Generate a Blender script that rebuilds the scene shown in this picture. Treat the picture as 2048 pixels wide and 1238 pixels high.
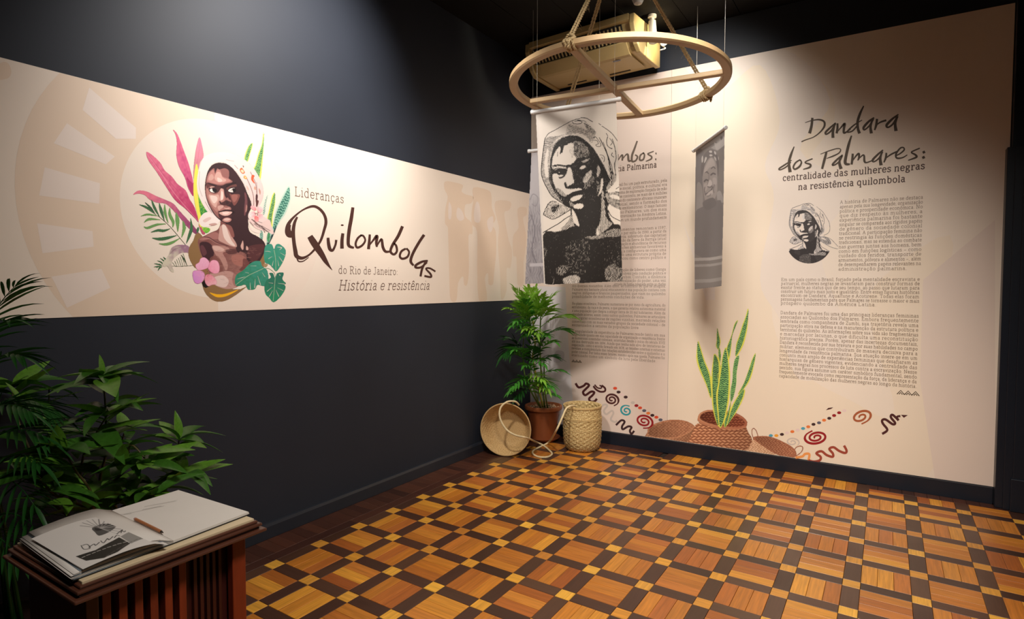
import bpy, math, random
import numpy as np
from mathutils import Vector, Matrix, noise as mnoise

for o in list(bpy.data.objects):
    bpy.data.objects.remove(o)
S = bpy.context.scene
COL = S.collection
random.seed(7)
PI = math.pi

# ------------------------------------------------------------------ camera
F, PIT, YAW, ROL = 1179.32, 0.04128, -0.56635, 0.00224
CAMP = Vector((3.06542, -5.17111, 1.5))
_fw = Vector((math.sin(YAW) * math.cos(PIT), math.cos(YAW) * math.cos(PIT), -math.sin(PIT)))
_r0 = Vector((math.cos(YAW), -math.sin(YAW), 0))
_u0 = _r0.cross(_fw)
_r = _r0 * math.cos(ROL) + _u0 * math.sin(ROL)
_u = -_r0 * math.sin(ROL) + _u0 * math.cos(ROL)
cam_data = bpy.data.cameras.new('camera')
cam_data.sensor_width = 36
cam_data.lens = F / 2048 * 36
cam_data.clip_start = 0.05
cam = bpy.data.objects.new('camera', cam_data)
cam.matrix_world = Matrix(((_r.x, _u.x, -_fw.x, CAMP.x), (_r.y, _u.y, -_fw.y, CAMP.y), (_r.z, _u.z, -_fw.z, CAMP.z), (0, 0, 0, 1)))
COL.objects.link(cam)
S.camera = cam

# ------------------------------------------------------------------ view, world, lights
S.view_settings.view_transform = 'Standard'
S.view_settings.look = 'None'
S.view_settings.gamma = 1
S.view_settings.use_curve_mapping = False
S.view_settings.exposure = 0.14
W = bpy.data.worlds.new('world')
S.world = W
W.use_nodes = True
W.node_tree.nodes['Background'].inputs[0].default_value = (0.9, 0.93, 1.0, 1)
W.node_tree.nodes['Background'].inputs[1].default_value = 0.05


def spot(name, loc, target, power, color, size, blend=0.8, radius=0.05):
    d = bpy.data.lights.new(name, 'SPOT')
    d.energy = power
    d.color = color
    d.spot_size = math.radians(size)
    d.spot_blend = blend
    d.shadow_soft_size = radius
    o = bpy.data.objects.new(name, d)
    o.location = loc
    o.rotation_euler = (Vector(target) - Vector(loc)).to_track_quat('-Z', 'Y').to_euler()
    COL.objects.link(o)
    return o


WARM = (1.0, 0.80, 0.60)
NEUT = (1.0, 0.90, 0.78)
COOL = (0.93, 0.95, 1.0)
spot('mural_spot_light', (1.35, -2.75, 3.60), (0.0, -2.85, 2.70), 315, (1.0, 0.95, 0.90), 84, 1.0, 0.06)
spot('corner_spot_light', (1.10, -3.2, 3.60), (0.2, -0.6, 1.0), 290, (1.0, 0.94, 0.86), 58, 1.0, 0.12)
spot('panel_spot_light', (1.85, -1.0, 3.58), (1.30, 0.0, 2.35), 95, (1.0, 0.95, 0.87), 125, 1.0, 0.12)
for _i, _x in enumerate((1.95, 2.5, 3.05)):  # panel light split into several unseen lamps so its shadows stay fainter
    spot('text_spot_light', (_x, -2.9, 3.60), (2.2 + .15 * _i, 0.0, 1.12), 118, (1.0, 0.92, 0.82), 55, 1.0, 0.22)
spot('air_conditioner_spot_light', (1.86, -0.42, 3.50), (1.35, -0.36, 3.55), 50, (1.0, 0.88, 0.60), 64, 1.0, 0.03)
spot('floor_spot_light', (2.5, -2.6, 3.60), (2.3, -2.0, 0.0), 380, (1.0, 0.89, 0.74), 95, 1.0, 0.10)
spot('fill_spot_light', (3.4, -4.6, 3.60), (1.9, -2.9, 1.2), 340, (1.0, 0.93, 0.84), 105, 1.0, 0.30)  # unseen soft fill lamp, added near the camera to lift the foreground

# ------------------------------------------------------------------ pixel helpers (photo pixel -> point on a real plane)
NP_C = np.array(CAMP)
NP_F, NP_R, NP_U = np.array(_fw), np.array(_r), np.array(_u)


def rays(x, y):
    x = np.asarray(x, float)[..., None]
    y = np.asarray(y, float)[..., None]
    return NP_F + NP_R * (x - 1024) / F - NP_U * (y - 619) / F


def on_plane(x, y, p0, n):
    d = rays(x, y)
    n = np.asarray(n, float)
    t = ((np.asarray(p0, float) - NP_C) @ n) / (d @ n)
    return NP_C + d * t[..., None]


def on_left(x, y, off=0.0):
    return on_plane(x, y, (off, 0, 0), (1, 0, 0))


def on_back(x, y, off=0.0):
    return on_plane(x, y, (0, -off, 0), (0, 1, 0))


def on_z(x, y, z):
    return Vector(on_plane(x, y, (0, 0, z), (0, 0, 1)))


def at_depth(x, y, d):
    return Vector(NP_C + rays(x, y) * d)


# ------------------------------------------------------------------ materials
def lin(h):
    h = h.lstrip('#')
    v = [int(h[i:i + 2], 16) / 255 for i in (0, 2, 4)]
    return tuple((c / 12.92) if c <= 0.04045 else ((c + 0.055) / 1.055) ** 2.4 for c in v)


_mats = {}


def mat(name, col, rough=0.5, metal=0.0, var=0.06, scale=8.0, bump=0.0, spec=0.5, coat=0.0, sheen=0.0, sub=0.0, trans=0.0):
    if name in _mats:
        return _mats[name]
    if isinstance(col, str):
        col = lin(col)
    m = bpy.data.materials.new(name)
    m.use_nodes = True
    nt = m.node_tree
    b = nt.nodes['Principled BSDF']
    b.inputs['Roughness'].default_value = rough
    b.inputs['Metallic'].default_value = metal
    b.inputs['Specular IOR Level'].default_value = spec
    b.inputs['Coat Weight'].default_value = coat
    b.inputs['Sheen Weight'].default_value = sheen
    tc = nt.nodes.new('ShaderNodeTexCoord')
    ns = nt.nodes.new('ShaderNodeTexNoise')
    ns.inputs['Scale'].default_value = scale
    ns.inputs['Detail'].default_value = 4
    nt.links.new(tc.outputs['Object'], ns.inputs['Vector'])
    mx = nt.nodes.new('ShaderNodeMix')
    mx.data_type = 'RGBA'
    mx.inputs[6].default_value = tuple(c * (1 - var * 2) for c in col) + (1,)
    mx.inputs[7].default_value = tuple(min(1, c * (1 + var * 2)) for c in col) + (1,)
    nt.links.new(ns.outputs['Fac'], mx.inputs[0])
    nt.links.new(mx.outputs[2], b.inputs['Base Color'])
    if bump:
        bp = nt.nodes.new('ShaderNodeBump')
        bp.inputs['Strength'].default_value = bump
        bp.inputs['Distance'].default_value = 0.01
        nt.links.new(ns.outputs['Fac'], bp.inputs['Height'])
        nt.links.new(bp.outputs[0], b.inputs['Normal'])
    if trans:
        out = nt.nodes['Material Output']
        tr = nt.nodes.new('ShaderNodeBsdfTranslucent')
        nt.links.new(mx.outputs[2], tr.inputs[0])
        ms = nt.nodes.new('ShaderNodeMixShader')
        ms.inputs[0].default_value = trans
        nt.links.new(b.outputs[0], ms.inputs[1])
        nt.links.new(tr.outputs[0], ms.inputs[2])
        nt.links.new(ms.outputs[0], out.inputs[0])
    _mats[name] = m
    return m


def print_mat(name, rough=0.6, trans=0.0, spec=0.3):
    """printed surface: colour comes from the mesh's own print colours"""
    if name in _mats:
        return _mats[name]
    m = bpy.data.materials.new(name)
    m.use_nodes = True
    nt = m.node_tree
    b = nt.nodes['Principled BSDF']
    b.inputs['Roughness'].default_value = rough
    b.inputs['Specular IOR Level'].default_value = spec
    a = nt.nodes.new('ShaderNodeAttribute')
    a.attribute_name = 'print'
    nt.links.new(a.outputs['Color'], b.inputs['Base Color'])
    if trans:
        out = nt.nodes['Material Output']
        tr = nt.nodes.new('ShaderNodeBsdfTranslucent')
        nt.links.new(a.outputs['Color'], tr.inputs[0])
        ms = nt.nodes.new('ShaderNodeMixShader')
        ms.inputs[0].default_value = trans
        nt.links.new(b.outputs[0], ms.inputs[1])
        nt.links.new(tr.outputs[0], ms.inputs[2])
        nt.links.new(ms.outputs[0], out.inputs[0])
    _mats[name] = m
    return m


def wood_mat(name, cols, rough=0.35, coat=0.3, grain=1.0, bump=0.05):
    """wood strips: grain runs along u of each piece, tone differs from piece to piece"""
    m = bpy.data.materials.new(name)
    m.use_nodes = True
    nt = m.node_tree
    N, L = nt.nodes.new, nt.links.new
    b = nt.nodes['Principled BSDF']
    b.inputs['Roughness'].default_value = rough
    b.inputs['Coat Weight'].default_value = coat
    b.inputs['Coat Roughness'].default_value = 0.32
    uv = N('ShaderNodeUVMap')
    oi = N('ShaderNodeObjectInfo')
    ge = N('ShaderNodeNewGeometry')
    ad = N('ShaderNodeMath'); ad.operation = 'ADD'
    L(oi.outputs['Random'], ad.inputs[0]); L(ge.outputs['Random Per Island'], ad.inputs[1])
    fr = N('ShaderNodeMath'); fr.operation = 'FRACT'
    L(ad.outputs[0], fr.inputs[0])
    sc = N('ShaderNodeMath'); sc.operation = 'MULTIPLY'; sc.inputs[1].default_value = 37.0
    L(fr.outputs[0], sc.inputs[0])
    mp = N('ShaderNodeMapping')
    mp.inputs['Scale'].default_value = (5, 90, 1)
    L(uv.outputs[0], mp.inputs[0])
    va = N('ShaderNodeVectorMath'); va.operation = 'ADD'
    cb = N('ShaderNodeCombineXYZ')
    L(sc.outputs[0], cb.inputs[0]); L(sc.outputs[0], cb.inputs[1])
    L(mp.outputs[0], va.inputs[0]); L(cb.outputs[0], va.inputs[1])
    ns = N('ShaderNodeTexNoise'); ns.inputs['Scale'].default_value = 1.0; ns.inputs['Detail'].default_value = 5
    ns.inputs['Distortion'].default_value = 0.6
    L(va.outputs[0], ns.inputs['Vector'])
    cr = N('ShaderNodeValToRGB')
    el = cr.color_ramp.elements
    el[0].position, el[1].position = 0.0, 1.0
    el[0].color = lin(cols[0]) + (1,)
    el[1].color = lin(cols[-1]) + (1,)
    for i, c in enumerate(cols[1:-1]):
        e = el.new((i + 1) / (len(cols) - 1)); e.color = lin(c) + (1,)
    L(fr.outputs[0], cr.inputs[0])
    mr = N('ShaderNodeMapRange')
    mr.inputs[1].default_value = 0.3; mr.inputs[2].default_value = 0.7
    mr.inputs[3].default_value = 1 - 0.28 * grain; mr.inputs[4].default_value = 1 + 0.12 * grain
    L(ns.outputs['Fac'], mr.inputs[0])
    mu = N('ShaderNodeVectorMath'); mu.operation = 'SCALE'
    L(cr.outputs[0], mu.inputs[0]); L(mr.outputs[0], mu.inputs[3])
    L(mu.outputs[0], b.inputs['Base Color'])
    # worn varnish: broad patches differ in gloss
    tc = N('ShaderNodeTexCoord')
    n2 = N('ShaderNodeTexNoise'); n2.inputs['Scale'].default_value = 1.7; n2.inputs['Detail'].default_value = 3
    L(ge.outputs['Position'], n2.inputs['Vector'])
    r2 = N('ShaderNodeMapRange'); r2.inputs[1].default_value = .3; r2.inputs[2].default_value = .7
    r2.inputs[3].default_value = rough - .08; r2.inputs[4].default_value = rough + .15
    L(n2.outputs['Fac'], r2.inputs[0]); L(r2.outputs[0], b.inputs['Roughness'])
    bp = N('ShaderNodeBump'); bp.inputs['Strength'].default_value = bump; bp.inputs['Distance'].default_value = 0.004
    L(ns.outputs['Fac'], bp.inputs['Height']); L(bp.outputs[0], b.inputs['Normal'])
    _mats[name] = m
    return m


# ------------------------------------------------------------------ mesh helpers
class MB:
    def __init__(s):
        s.v, s.f, s.m, s.uv = [], [], [], None

    def add(s, vs, fs, mi=0):
        o = len(s.v)
        s.v += [tuple(p) for p in vs]
        s.f += [tuple(i + o for i in f) for f in fs]
        s.m += [mi] * len(fs)
        return s

    def box(s, x0, x1, y0, y1, z0, z1, mi=0, M=None):
        vs = [(x, y, z) for z in (z0, z1) for y in (y0, y1) for x in (x0, x1)]
        if M is not None:
            vs = [M @ Vector(p) for p in vs]
        return s.add(vs, [(0, 2, 3, 1), (4, 5, 7, 6), (0, 1, 5, 4), (2, 6, 7, 3), (0, 4, 6, 2), (1, 3, 7, 5)], mi)

    def bar(s, a, b, w, h, up=Vector((0, 0, 1)), mi=0):
        a, b = Vector(a), Vector(b)
        d = (b - a).normalized()
        si = d.cross(up).normalized() * w / 2
        u2 = si.cross(d).normalized() * h / 2
        vs = [p + i * si + j * u2 for p in (a, b) for (i, j) in ((-1, -1), (1, -1), (1, 1), (-1, 1))]
        return s.add(vs, [(0, 1, 2, 3), (7, 6, 5, 4), (0, 4, 5, 1), (1, 5, 6, 2), (2, 6, 7, 3), (3, 7, 4, 0)], mi)

    def tube(s, pts, r, n=8, mi=0, closed=False, cap=True):
        pts = [Vector(p) for p in pts]
        k = len(pts)
        rs = r if isinstance(r, (list, tuple)) else [r] * k
        ref = Vector((0, 0, 1))
        d0 = (pts[1] - pts[0]).normalized()
        if abs(d0.z) > 0.9:
            ref = Vector((1, 0, 0))
        vs, prev = [], None
        for i in range(k):
            if closed:
                d = pts[(i + 1) % k] - pts[i - 1]
            else:
                d = pts[min(i + 1, k - 1)] - pts[max(i - 1, 0)]
            d = d.normalized() if d.length > 1e-9 else Vector((0, 0, 1))
            if prev is None:
                a = d.cross(ref).normalized()
            else:
                a = (prev - d * prev.dot(d))
                a = a.normalized() if a.length > 1e-6 else d.cross(ref).normalized()
            prev = a
            b = d.cross(a)
            for j in range(n):
                t = 2 * PI * j / n
                vs.append(pts[i] + (a * math.cos(t) + b * math.sin(t)) * rs[i])
        fs = []
        for i in range(k if closed else k - 1):
            i2 = (i + 1) % k
            for j in range(n):
                j2 = (j + 1) % n
                fs.append((i * n + j, i * n + j2, i2 * n + j2, i2 * n + j))
        if cap and not closed:
            fs.append(tuple(range(n))[::-1])
            fs.append(tuple((k - 1) * n + j for j in range(n)))
        return s.add(vs, fs, mi)

    def lathe(s, prof, n=32, c=(0, 0, 0), mi=0, M=None, capb=False):
        vs, fs = [], []
        for (r, z) in prof:
            for j in range(n):
                t = 2 * PI * j / n
                p = Vector((c[0] + r * math.cos(t), c[1] + r * math.sin(t), c[2] + z))
                vs.append(M @ p if M is not None else p)
        for i in range(len(prof) - 1):
            for j in range(n):
                j2 = (j + 1) % n
                fs.append((i * n + j, i * n + j2, (i + 1) * n + j2, (i + 1) * n + j))
        if capb:
            fs.append(tuple(range(n))[::-1])
            fs.append(tuple((len(prof) - 1) * n + j for j in range(n)))
        return s.add(vs, fs, mi)

    def mesh(s, name, mats, smooth=False, auto=None):
        me = bpy.data.meshes.new(name)
        me.from_pydata(s.v, [], s.f)
        for m in (mats if isinstance(mats, (list, tuple)) else [mats]):
            me.materials.append(m)
        if len(me.materials) > 1:
            me.polygons.foreach_set('material_index', s.m)
        if smooth:
            me.polygons.foreach_set('use_smooth', [True] * len(me.polygons))
            if auto:
                me.set_sharp_from_angle(angle=math.radians(auto))
        me.update()
        return me

    def build(s, name, mats, parent=None, smooth=False, auto=None, bevel=0):
        o = bpy.data.objects.new(name, s.mesh(name, mats, smooth, auto))
        COL.objects.link(o)
        if parent is not None:
            o.parent = parent
            o.matrix_parent_inverse = Matrix.Identity(4) if parent.matrix_basis == Matrix.Identity(4) else parent.matrix_basis.inverted()
        if bevel:
            b = o.modifiers.new('bevel', 'BEVEL'); b.width = bevel; b.segments = 2; b.limit_method = 'ANGLE'
        return o


def tag(o, label=None, cat=None, group=None, kind=None):
    if label: o['label'] = label
    if cat: o['category'] = cat
    if group: o['group'] = group
    if kind: o['kind'] = kind
    return o


def thing(name, loc, label, cat, group=None):
    o = bpy.data.objects.new(name, None)
    o.empty_display_size = 0.1
    o.location = loc
    COL.objects.link(o)
    return tag(o, label, cat, group)


def cr(pts, n=6, closed=False):
    """Catmull-Rom through the points"""
    P = [np.array(p, float) for p in pts]
    k = len(P)
    if k < 3:
        return [tuple(p) for p in P]
    out = []
    for i in range(k if closed else k - 1):
        if closed:
            a, b, c, d = P[i - 1], P[i], P[(i + 1) % k], P[(i + 2) % k]
        else:
            a, b, c, d = P[max(i - 1, 0)], P[i], P[i + 1], P[min(i + 2, k - 1)]
        for j in range(n):
            t = j / n
            out.append(tuple(0.5 * (2 * b + (c - a) * t + (2 * a - 5 * b + 4 * c - d) * t * t + (3 * b - a - 3 * c + d) * t ** 3)))
    if not closed:
        out.append(tuple(P[-1]))
    return out


def zc(ox, oy, s):
    return lambda pts: [(ox + p[0] / s, oy + p[1] / s) + tuple(q / s for q in p[2:]) for p in pts]

# ================================================================== SETTING
navy = mat('navy wall paint', (0.0185, 0.0225, 0.033), rough=0.58, var=0.05, scale=3, bump=0.03, spec=0.28)
navy2 = mat('navy trim paint', (0.010, 0.013, 0.021), rough=0.36, var=0.05, scale=5, spec=0.4)
navy3 = mat('navy skirting paint', (0.017, 0.020, 0.028), rough=0.33, var=0.05, scale=5, spec=0.5)
black = mat('black ceiling paint', (0.0045, 0.0035, 0.003), rough=0.7, var=0.1, spec=0.2)
CEIL = 3.72


def struct(name, mb, m, parent=None, **k):
    o = mb.build(name, m, parent, **k)
    if parent is None:
        o['kind'] = 'structure'
    return o


floor = struct('floor', MB().box(-0.15, 5.2, -8.0, 0.15, -0.12, -0.009), mat('dark floor joint filler', '#20130c', rough=0.8))
struct('wall_left', MB().box(-0.15, 0, -8.0, 0.15, 0, CEIL), navy)
struct('wall_back', MB().box(0, 5.2, 0, 0.15, 0, CEIL), navy)
struct('wall_front', MB().box(-0.15, 5.2, -8.15, -8.0, 0, CEIL), navy)
# ceiling: boards with fine joints
ceiling = struct('ceiling', MB().box(-0.15, 5.2, -8.15, 0.15, CEIL + 0.02, CEIL + 0.12), black)
cb = MB().box(0, 0.395, -4.0, 3.99, -0.01, 0.01)
cme = cb.mesh('ceiling_panel', black)
for i in range(13):
    o = bpy.data.objects.new('ceiling_panel', cme)
    COL.objects.link(o)
    o.parent = ceiling
    o.location = (i * 0.4, -4.0, CEIL + 0.011 + 0.002 * (i % 2))
# skirting boards
bl = MB()
prof = [(0.0, 0.0), (0.020, 0.0), (0.020, 0.072), (0.012, 0.088), (0.0, 0.091)]


def extr(prof, a, b, axis):
    mb = MB()
    n = len(prof)
    vs = []
    for t in (a, b):
        for (d, z) in prof:
            vs.append((d, t, z) if axis == 'y' else (t, -d, z))
    fs = [(i, (i + 1) % n, n + (i + 1) % n, n + i) for i in range(n)] + [tuple(range(n))[::-1], tuple(range(n, 2 * n))]
    return mb.add(vs, fs)


struct('baseboard_left', extr(prof, -8.0, 0.0, 'y'), navy3)
struct('baseboard_back', extr([(0, 0), (0.018, 0), (0.018, 0.112), (0, 0.116)], 0.02, 3.71, 'x'), navy2)
# right wall with its doorway, beside the end of the printed panel
wr = MB()
wr.box(3.88, 4.03, -0.2, -0.06, 0, CEIL)
wr.box(3.88, 4.03, -1.35, -0.2, 2.36, CEIL)
wr.box(3.88, 4.03, -8.0, -1.35, 0, CEIL)
struct('wall_right', wr, navy2)
pil = MB()
pil.box(3.715, 3.88, -0.085, 0.0, 0, 2.42)
pil.box(3.755, 3.88, -0.100, -0.085, 0, 2.42)
pil.box(3.80, 3.88, -0.112, -0.100, 0, 2.42)
pil.box(3.79, 3.88, -0.125, -0.112, 0.0, 0.22)
pil.box(3.745, 3.88, -0.05, 0.0, 2.42, CEIL)
struct('trim_1', pil, navy2, bevel=0.004)
lt = MB()
lt.box(3.835, 3.885, -1.45, -0.112, 2.29, 2.36)
lt.box(3.845, 3.885, -1.45, -1.35, 0.0, 2.29)
lt.box(3.855, 3.885, -1.45, -0.112, 2.36, 2.385)
struct('trim_2', lt, mat('grey navy casing paint', (0.03, 0.033, 0.042), rough=0.35), bevel=0.004)

# ------------------------------------------------------------------ parquet
light_wood = wood_mat('amber parquet wood', ['#a15a1f', '#c27a26', '#b26a22', '#d39130', '#b56a2a', '#964f1e', '#c6822a'], rough=0.40, coat=0.25)
dark_wood = wood_mat('dark brown parquet wood', ['#3d2317', '#4b2e20', '#371e12', '#533625', '#43271b'], rough=0.40, coat=0.25, grain=.8)
inlay_wood = wood_mat('amber inlay wood', ['#b5702a', '#dfa53a', '#c9862c', '#e4ac40', '#b5702a'], rough=0.40, coat=0.25)
edge_wood = wood_mat('dark border wood', ['#45251a', '#4f2c1e', '#381d15', '#552f20'], rough=0.33, coat=0.4, grain=.8)
SH = -0.025
PX, PY = 0.2915, 0.301
X0, Y0 = 0.325, -2.935 + 0.012
NS = 0.039   # half a dark strip
GAP = 0.0007


def piece(w, l, along_y, h=0.0):
    """one strip, l long, w wide, centred; u of its UV runs along the grain"""
    hx, hy = (w / 2, l / 2) if along_y else (l / 2, w / 2)
    hx -= GAP; hy -= GAP
    c = 0.0012
    vs = []
    for z, i in ((-0.009, 0), (-0.0012, 0), (0.0, c)):
        for sx, sy in ((-1, -1), (1, -1), (1, 1), (-1, 1)):
            x, y = sx * (hx - i), sy * (hy - i)
            vs.append((x, y + SH * x, z + h))
    fs = [(8, 9, 10, 11)]
    for k in (0, 4):
        for j in range(4):
            j2 = (j + 1) % 4
            fs.append((k + j, k + j2, k + 4 + j2, k + 4 + j))
    return vs, fs


def piece_mesh(name, w, l, along_y, m):
    vs, fs = piece(w, l, along_y)
    mb = MB().add(vs, fs)
    me = mb.mesh(name, m)
    add_uv(me, [along_y] * len(fs))
    return me


def add_uv(me, flags):
    uvl = me.uv_layers.new(name='UVMap')
    k = 0
    for p in me.polygons:
        ay = flags[p.index]
        for li in p.loop_indices:
            co = me.vertices[me.loops[li].vertex_index].co
            uvl.data[li].uv = (co.y, co.x) if ay else (co.x, co.y)


def clip(x0, x1, y0, y1):
    """keep a strip inside the room"""
    yc = -0.019 - SH * (x0 + x1) / 2
    y1 = min(y1, yc)
    x1 = min(x1, 4.9)
    if y1 - y0 < 0.012 or x1 - x0 < 0.012:
        return None
    return x0, x1, y0, y1


pieces = {'parquet_strip': [], 'dark_strip': [], 'inlay_square': [], 'border_strip': []}
for i in range(0, 16):
    xn = X0 + i * PX
    for j in range(-9, 11):
        yn = Y0 + j * PY
        pieces['inlay_square'].append((xn - NS, xn + NS, yn - NS, yn + NS, (i + j) % 2 == 0))
        # dark strips along x and along y from this node
        pieces['dark_strip'].append((xn + NS, xn + PX - NS, yn - NS, yn + NS, False))
        pieces['dark_strip'].append((xn - NS, xn + NS, yn + NS, yn + PY - NS, True))
        bx0, bx1, by0, by1 = xn + NS, xn + PX - NS, yn + NS, yn + PY - NS
        if (i + j) % 2:
            for k in range(3):
                w = (bx1 - bx0) / 3
                pieces['parquet_strip'].append((bx0 + k * w, bx0 + (k + 1) * w, by0, by1, True))
        else:
            for k in range(3):
                w = (by1 - by0) / 3
                pieces['parquet_strip'].append((bx0, bx1, by0 + k * w, by0 + (k + 1) * w, False))
# dark border: header strips along the left wall and at the far end
y = -5.6
while y < -0.02:
    pieces['border_strip'].append((0.021, 0.21, y, y + 0.0745, False))
    y += 0.0745
y = -5.6
while y < -0.02:
    pieces['border_strip'].append((0.21, X0 - NS, y, min(y + 0.30, 0), True))
    y += 0.30


def back_border(x):
    if x < 1.35: return -0.175
    if x > 2.95: return -0.12
    return None


x = X0 - NS
while x < 4.8:
    b = back_border(x)
    if b is not None:
        pieces['border_strip'].append((x, x + 0.0745, b - SH * x, 0.2, True))
    x += 0.0745
MATS = {'parquet_strip': light_wood, 'dark_strip': dark_wood, 'inlay_square': inlay_wood, 'border_strip': edge_wood}
rnd = random.Random(3)
_pm = {}
for kind, lst in pieces.items():
    out = []
    for (x0, x1, y0, y1, ay) in lst:
        if kind != 'border_strip':
            b = back_border((x0 + x1) / 2)
            if b is not None:
                y1 = min(y1, b - SH * (x0 + x1) / 2)
                if y1 - y0 < 0.012:
                    continue
        c = clip(x0, x1, y0, y1)
        if c is None:
            continue
        x0, x1, y0, y1 = c
        xc, yc = (x0 + x1) / 2, (y0 + y1) / 2
        P = Vector((xc, yc + SH * xc, 0))
        d = (P - CAMP)
        dep = d.dot(_fw)
        vis = False
        if dep > 0.3:
            px = 1024 + F * d.dot(_r) / dep
            py = 619 - F * d.dot(_u) / dep
            vis = -40 < px < 2090 and 850 < py < 1290 and not (px < 490)
        out.append((not vis, dep, P, x1 - x0, y1 - y0, ay))
    out.sort(key=lambda t: (t[0], t[1]))
    rest_v, rest_f, flags = MB(), None, []
    for n_, (nv, dep, P, wx, wy, ay) in enumerate(out):
        h = rnd.uniform(-0.0004, 0.0002)
        w, l = (wx, wy) if ay else (wy, wx)
        if n_ < 300 and not nv:
            key = (kind, round(w, 3), round(l, 3), ay)
            if key not in _pm:
                _pm[key] = piece_mesh(kind, w, l, ay, MATS[kind])
            o = bpy.data.objects.new(kind, _pm[key])
            COL.objects.link(o)
            o.parent = floor
            o.location = (P.x, P.y, h)
        else:
            vs, fs = piece(w, l, ay, h)
            rest_v.add([(v[0] + P.x, v[1] + P.y, v[2]) for v in vs], fs)
            flags += [ay] * len(fs)
    if flags:
        me = rest_v.mesh(kind + '_field', MATS[kind])
        add_uv(me, flags)
        o = bpy.data.objects.new(kind + '_field', me)
        COL.objects.link(o)
        o.parent = floor
        o['kind'] = 'stuff'

# ================================================================== PRINT (flat print only: colour on real flat sheets)
def smooth01(a, b, x):
    t = np.clip((x - a) / (b - a), 0, 1)
    return t * t * (3 - 2 * t)


def vnoise(X, Y, seed=0):
    """value noise, cell = 1"""
    xi, yi = np.floor(X).astype(np.int64), np.floor(Y).astype(np.int64)
    fx, fy = X - xi, Y - yi
    fx, fy = fx * fx * (3 - 2 * fx), fy * fy * (3 - 2 * fy)

    def h(a, b):
        v = (a * 374761393 + b * 668265263 + seed * 1442695041) & 0xffffffff
        v = ((v ^ (v >> 13)) * 1274126177) & 0xffffffff
        return ((v ^ (v >> 16)) & 0xffff) / 65535.0
    return (h(xi, yi) * (1 - fx) + h(xi + 1, yi) * fx) * (1 - fy) + (h(xi, yi + 1) * (1 - fx) + h(xi + 1, yi + 1) * fx) * fy


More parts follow.
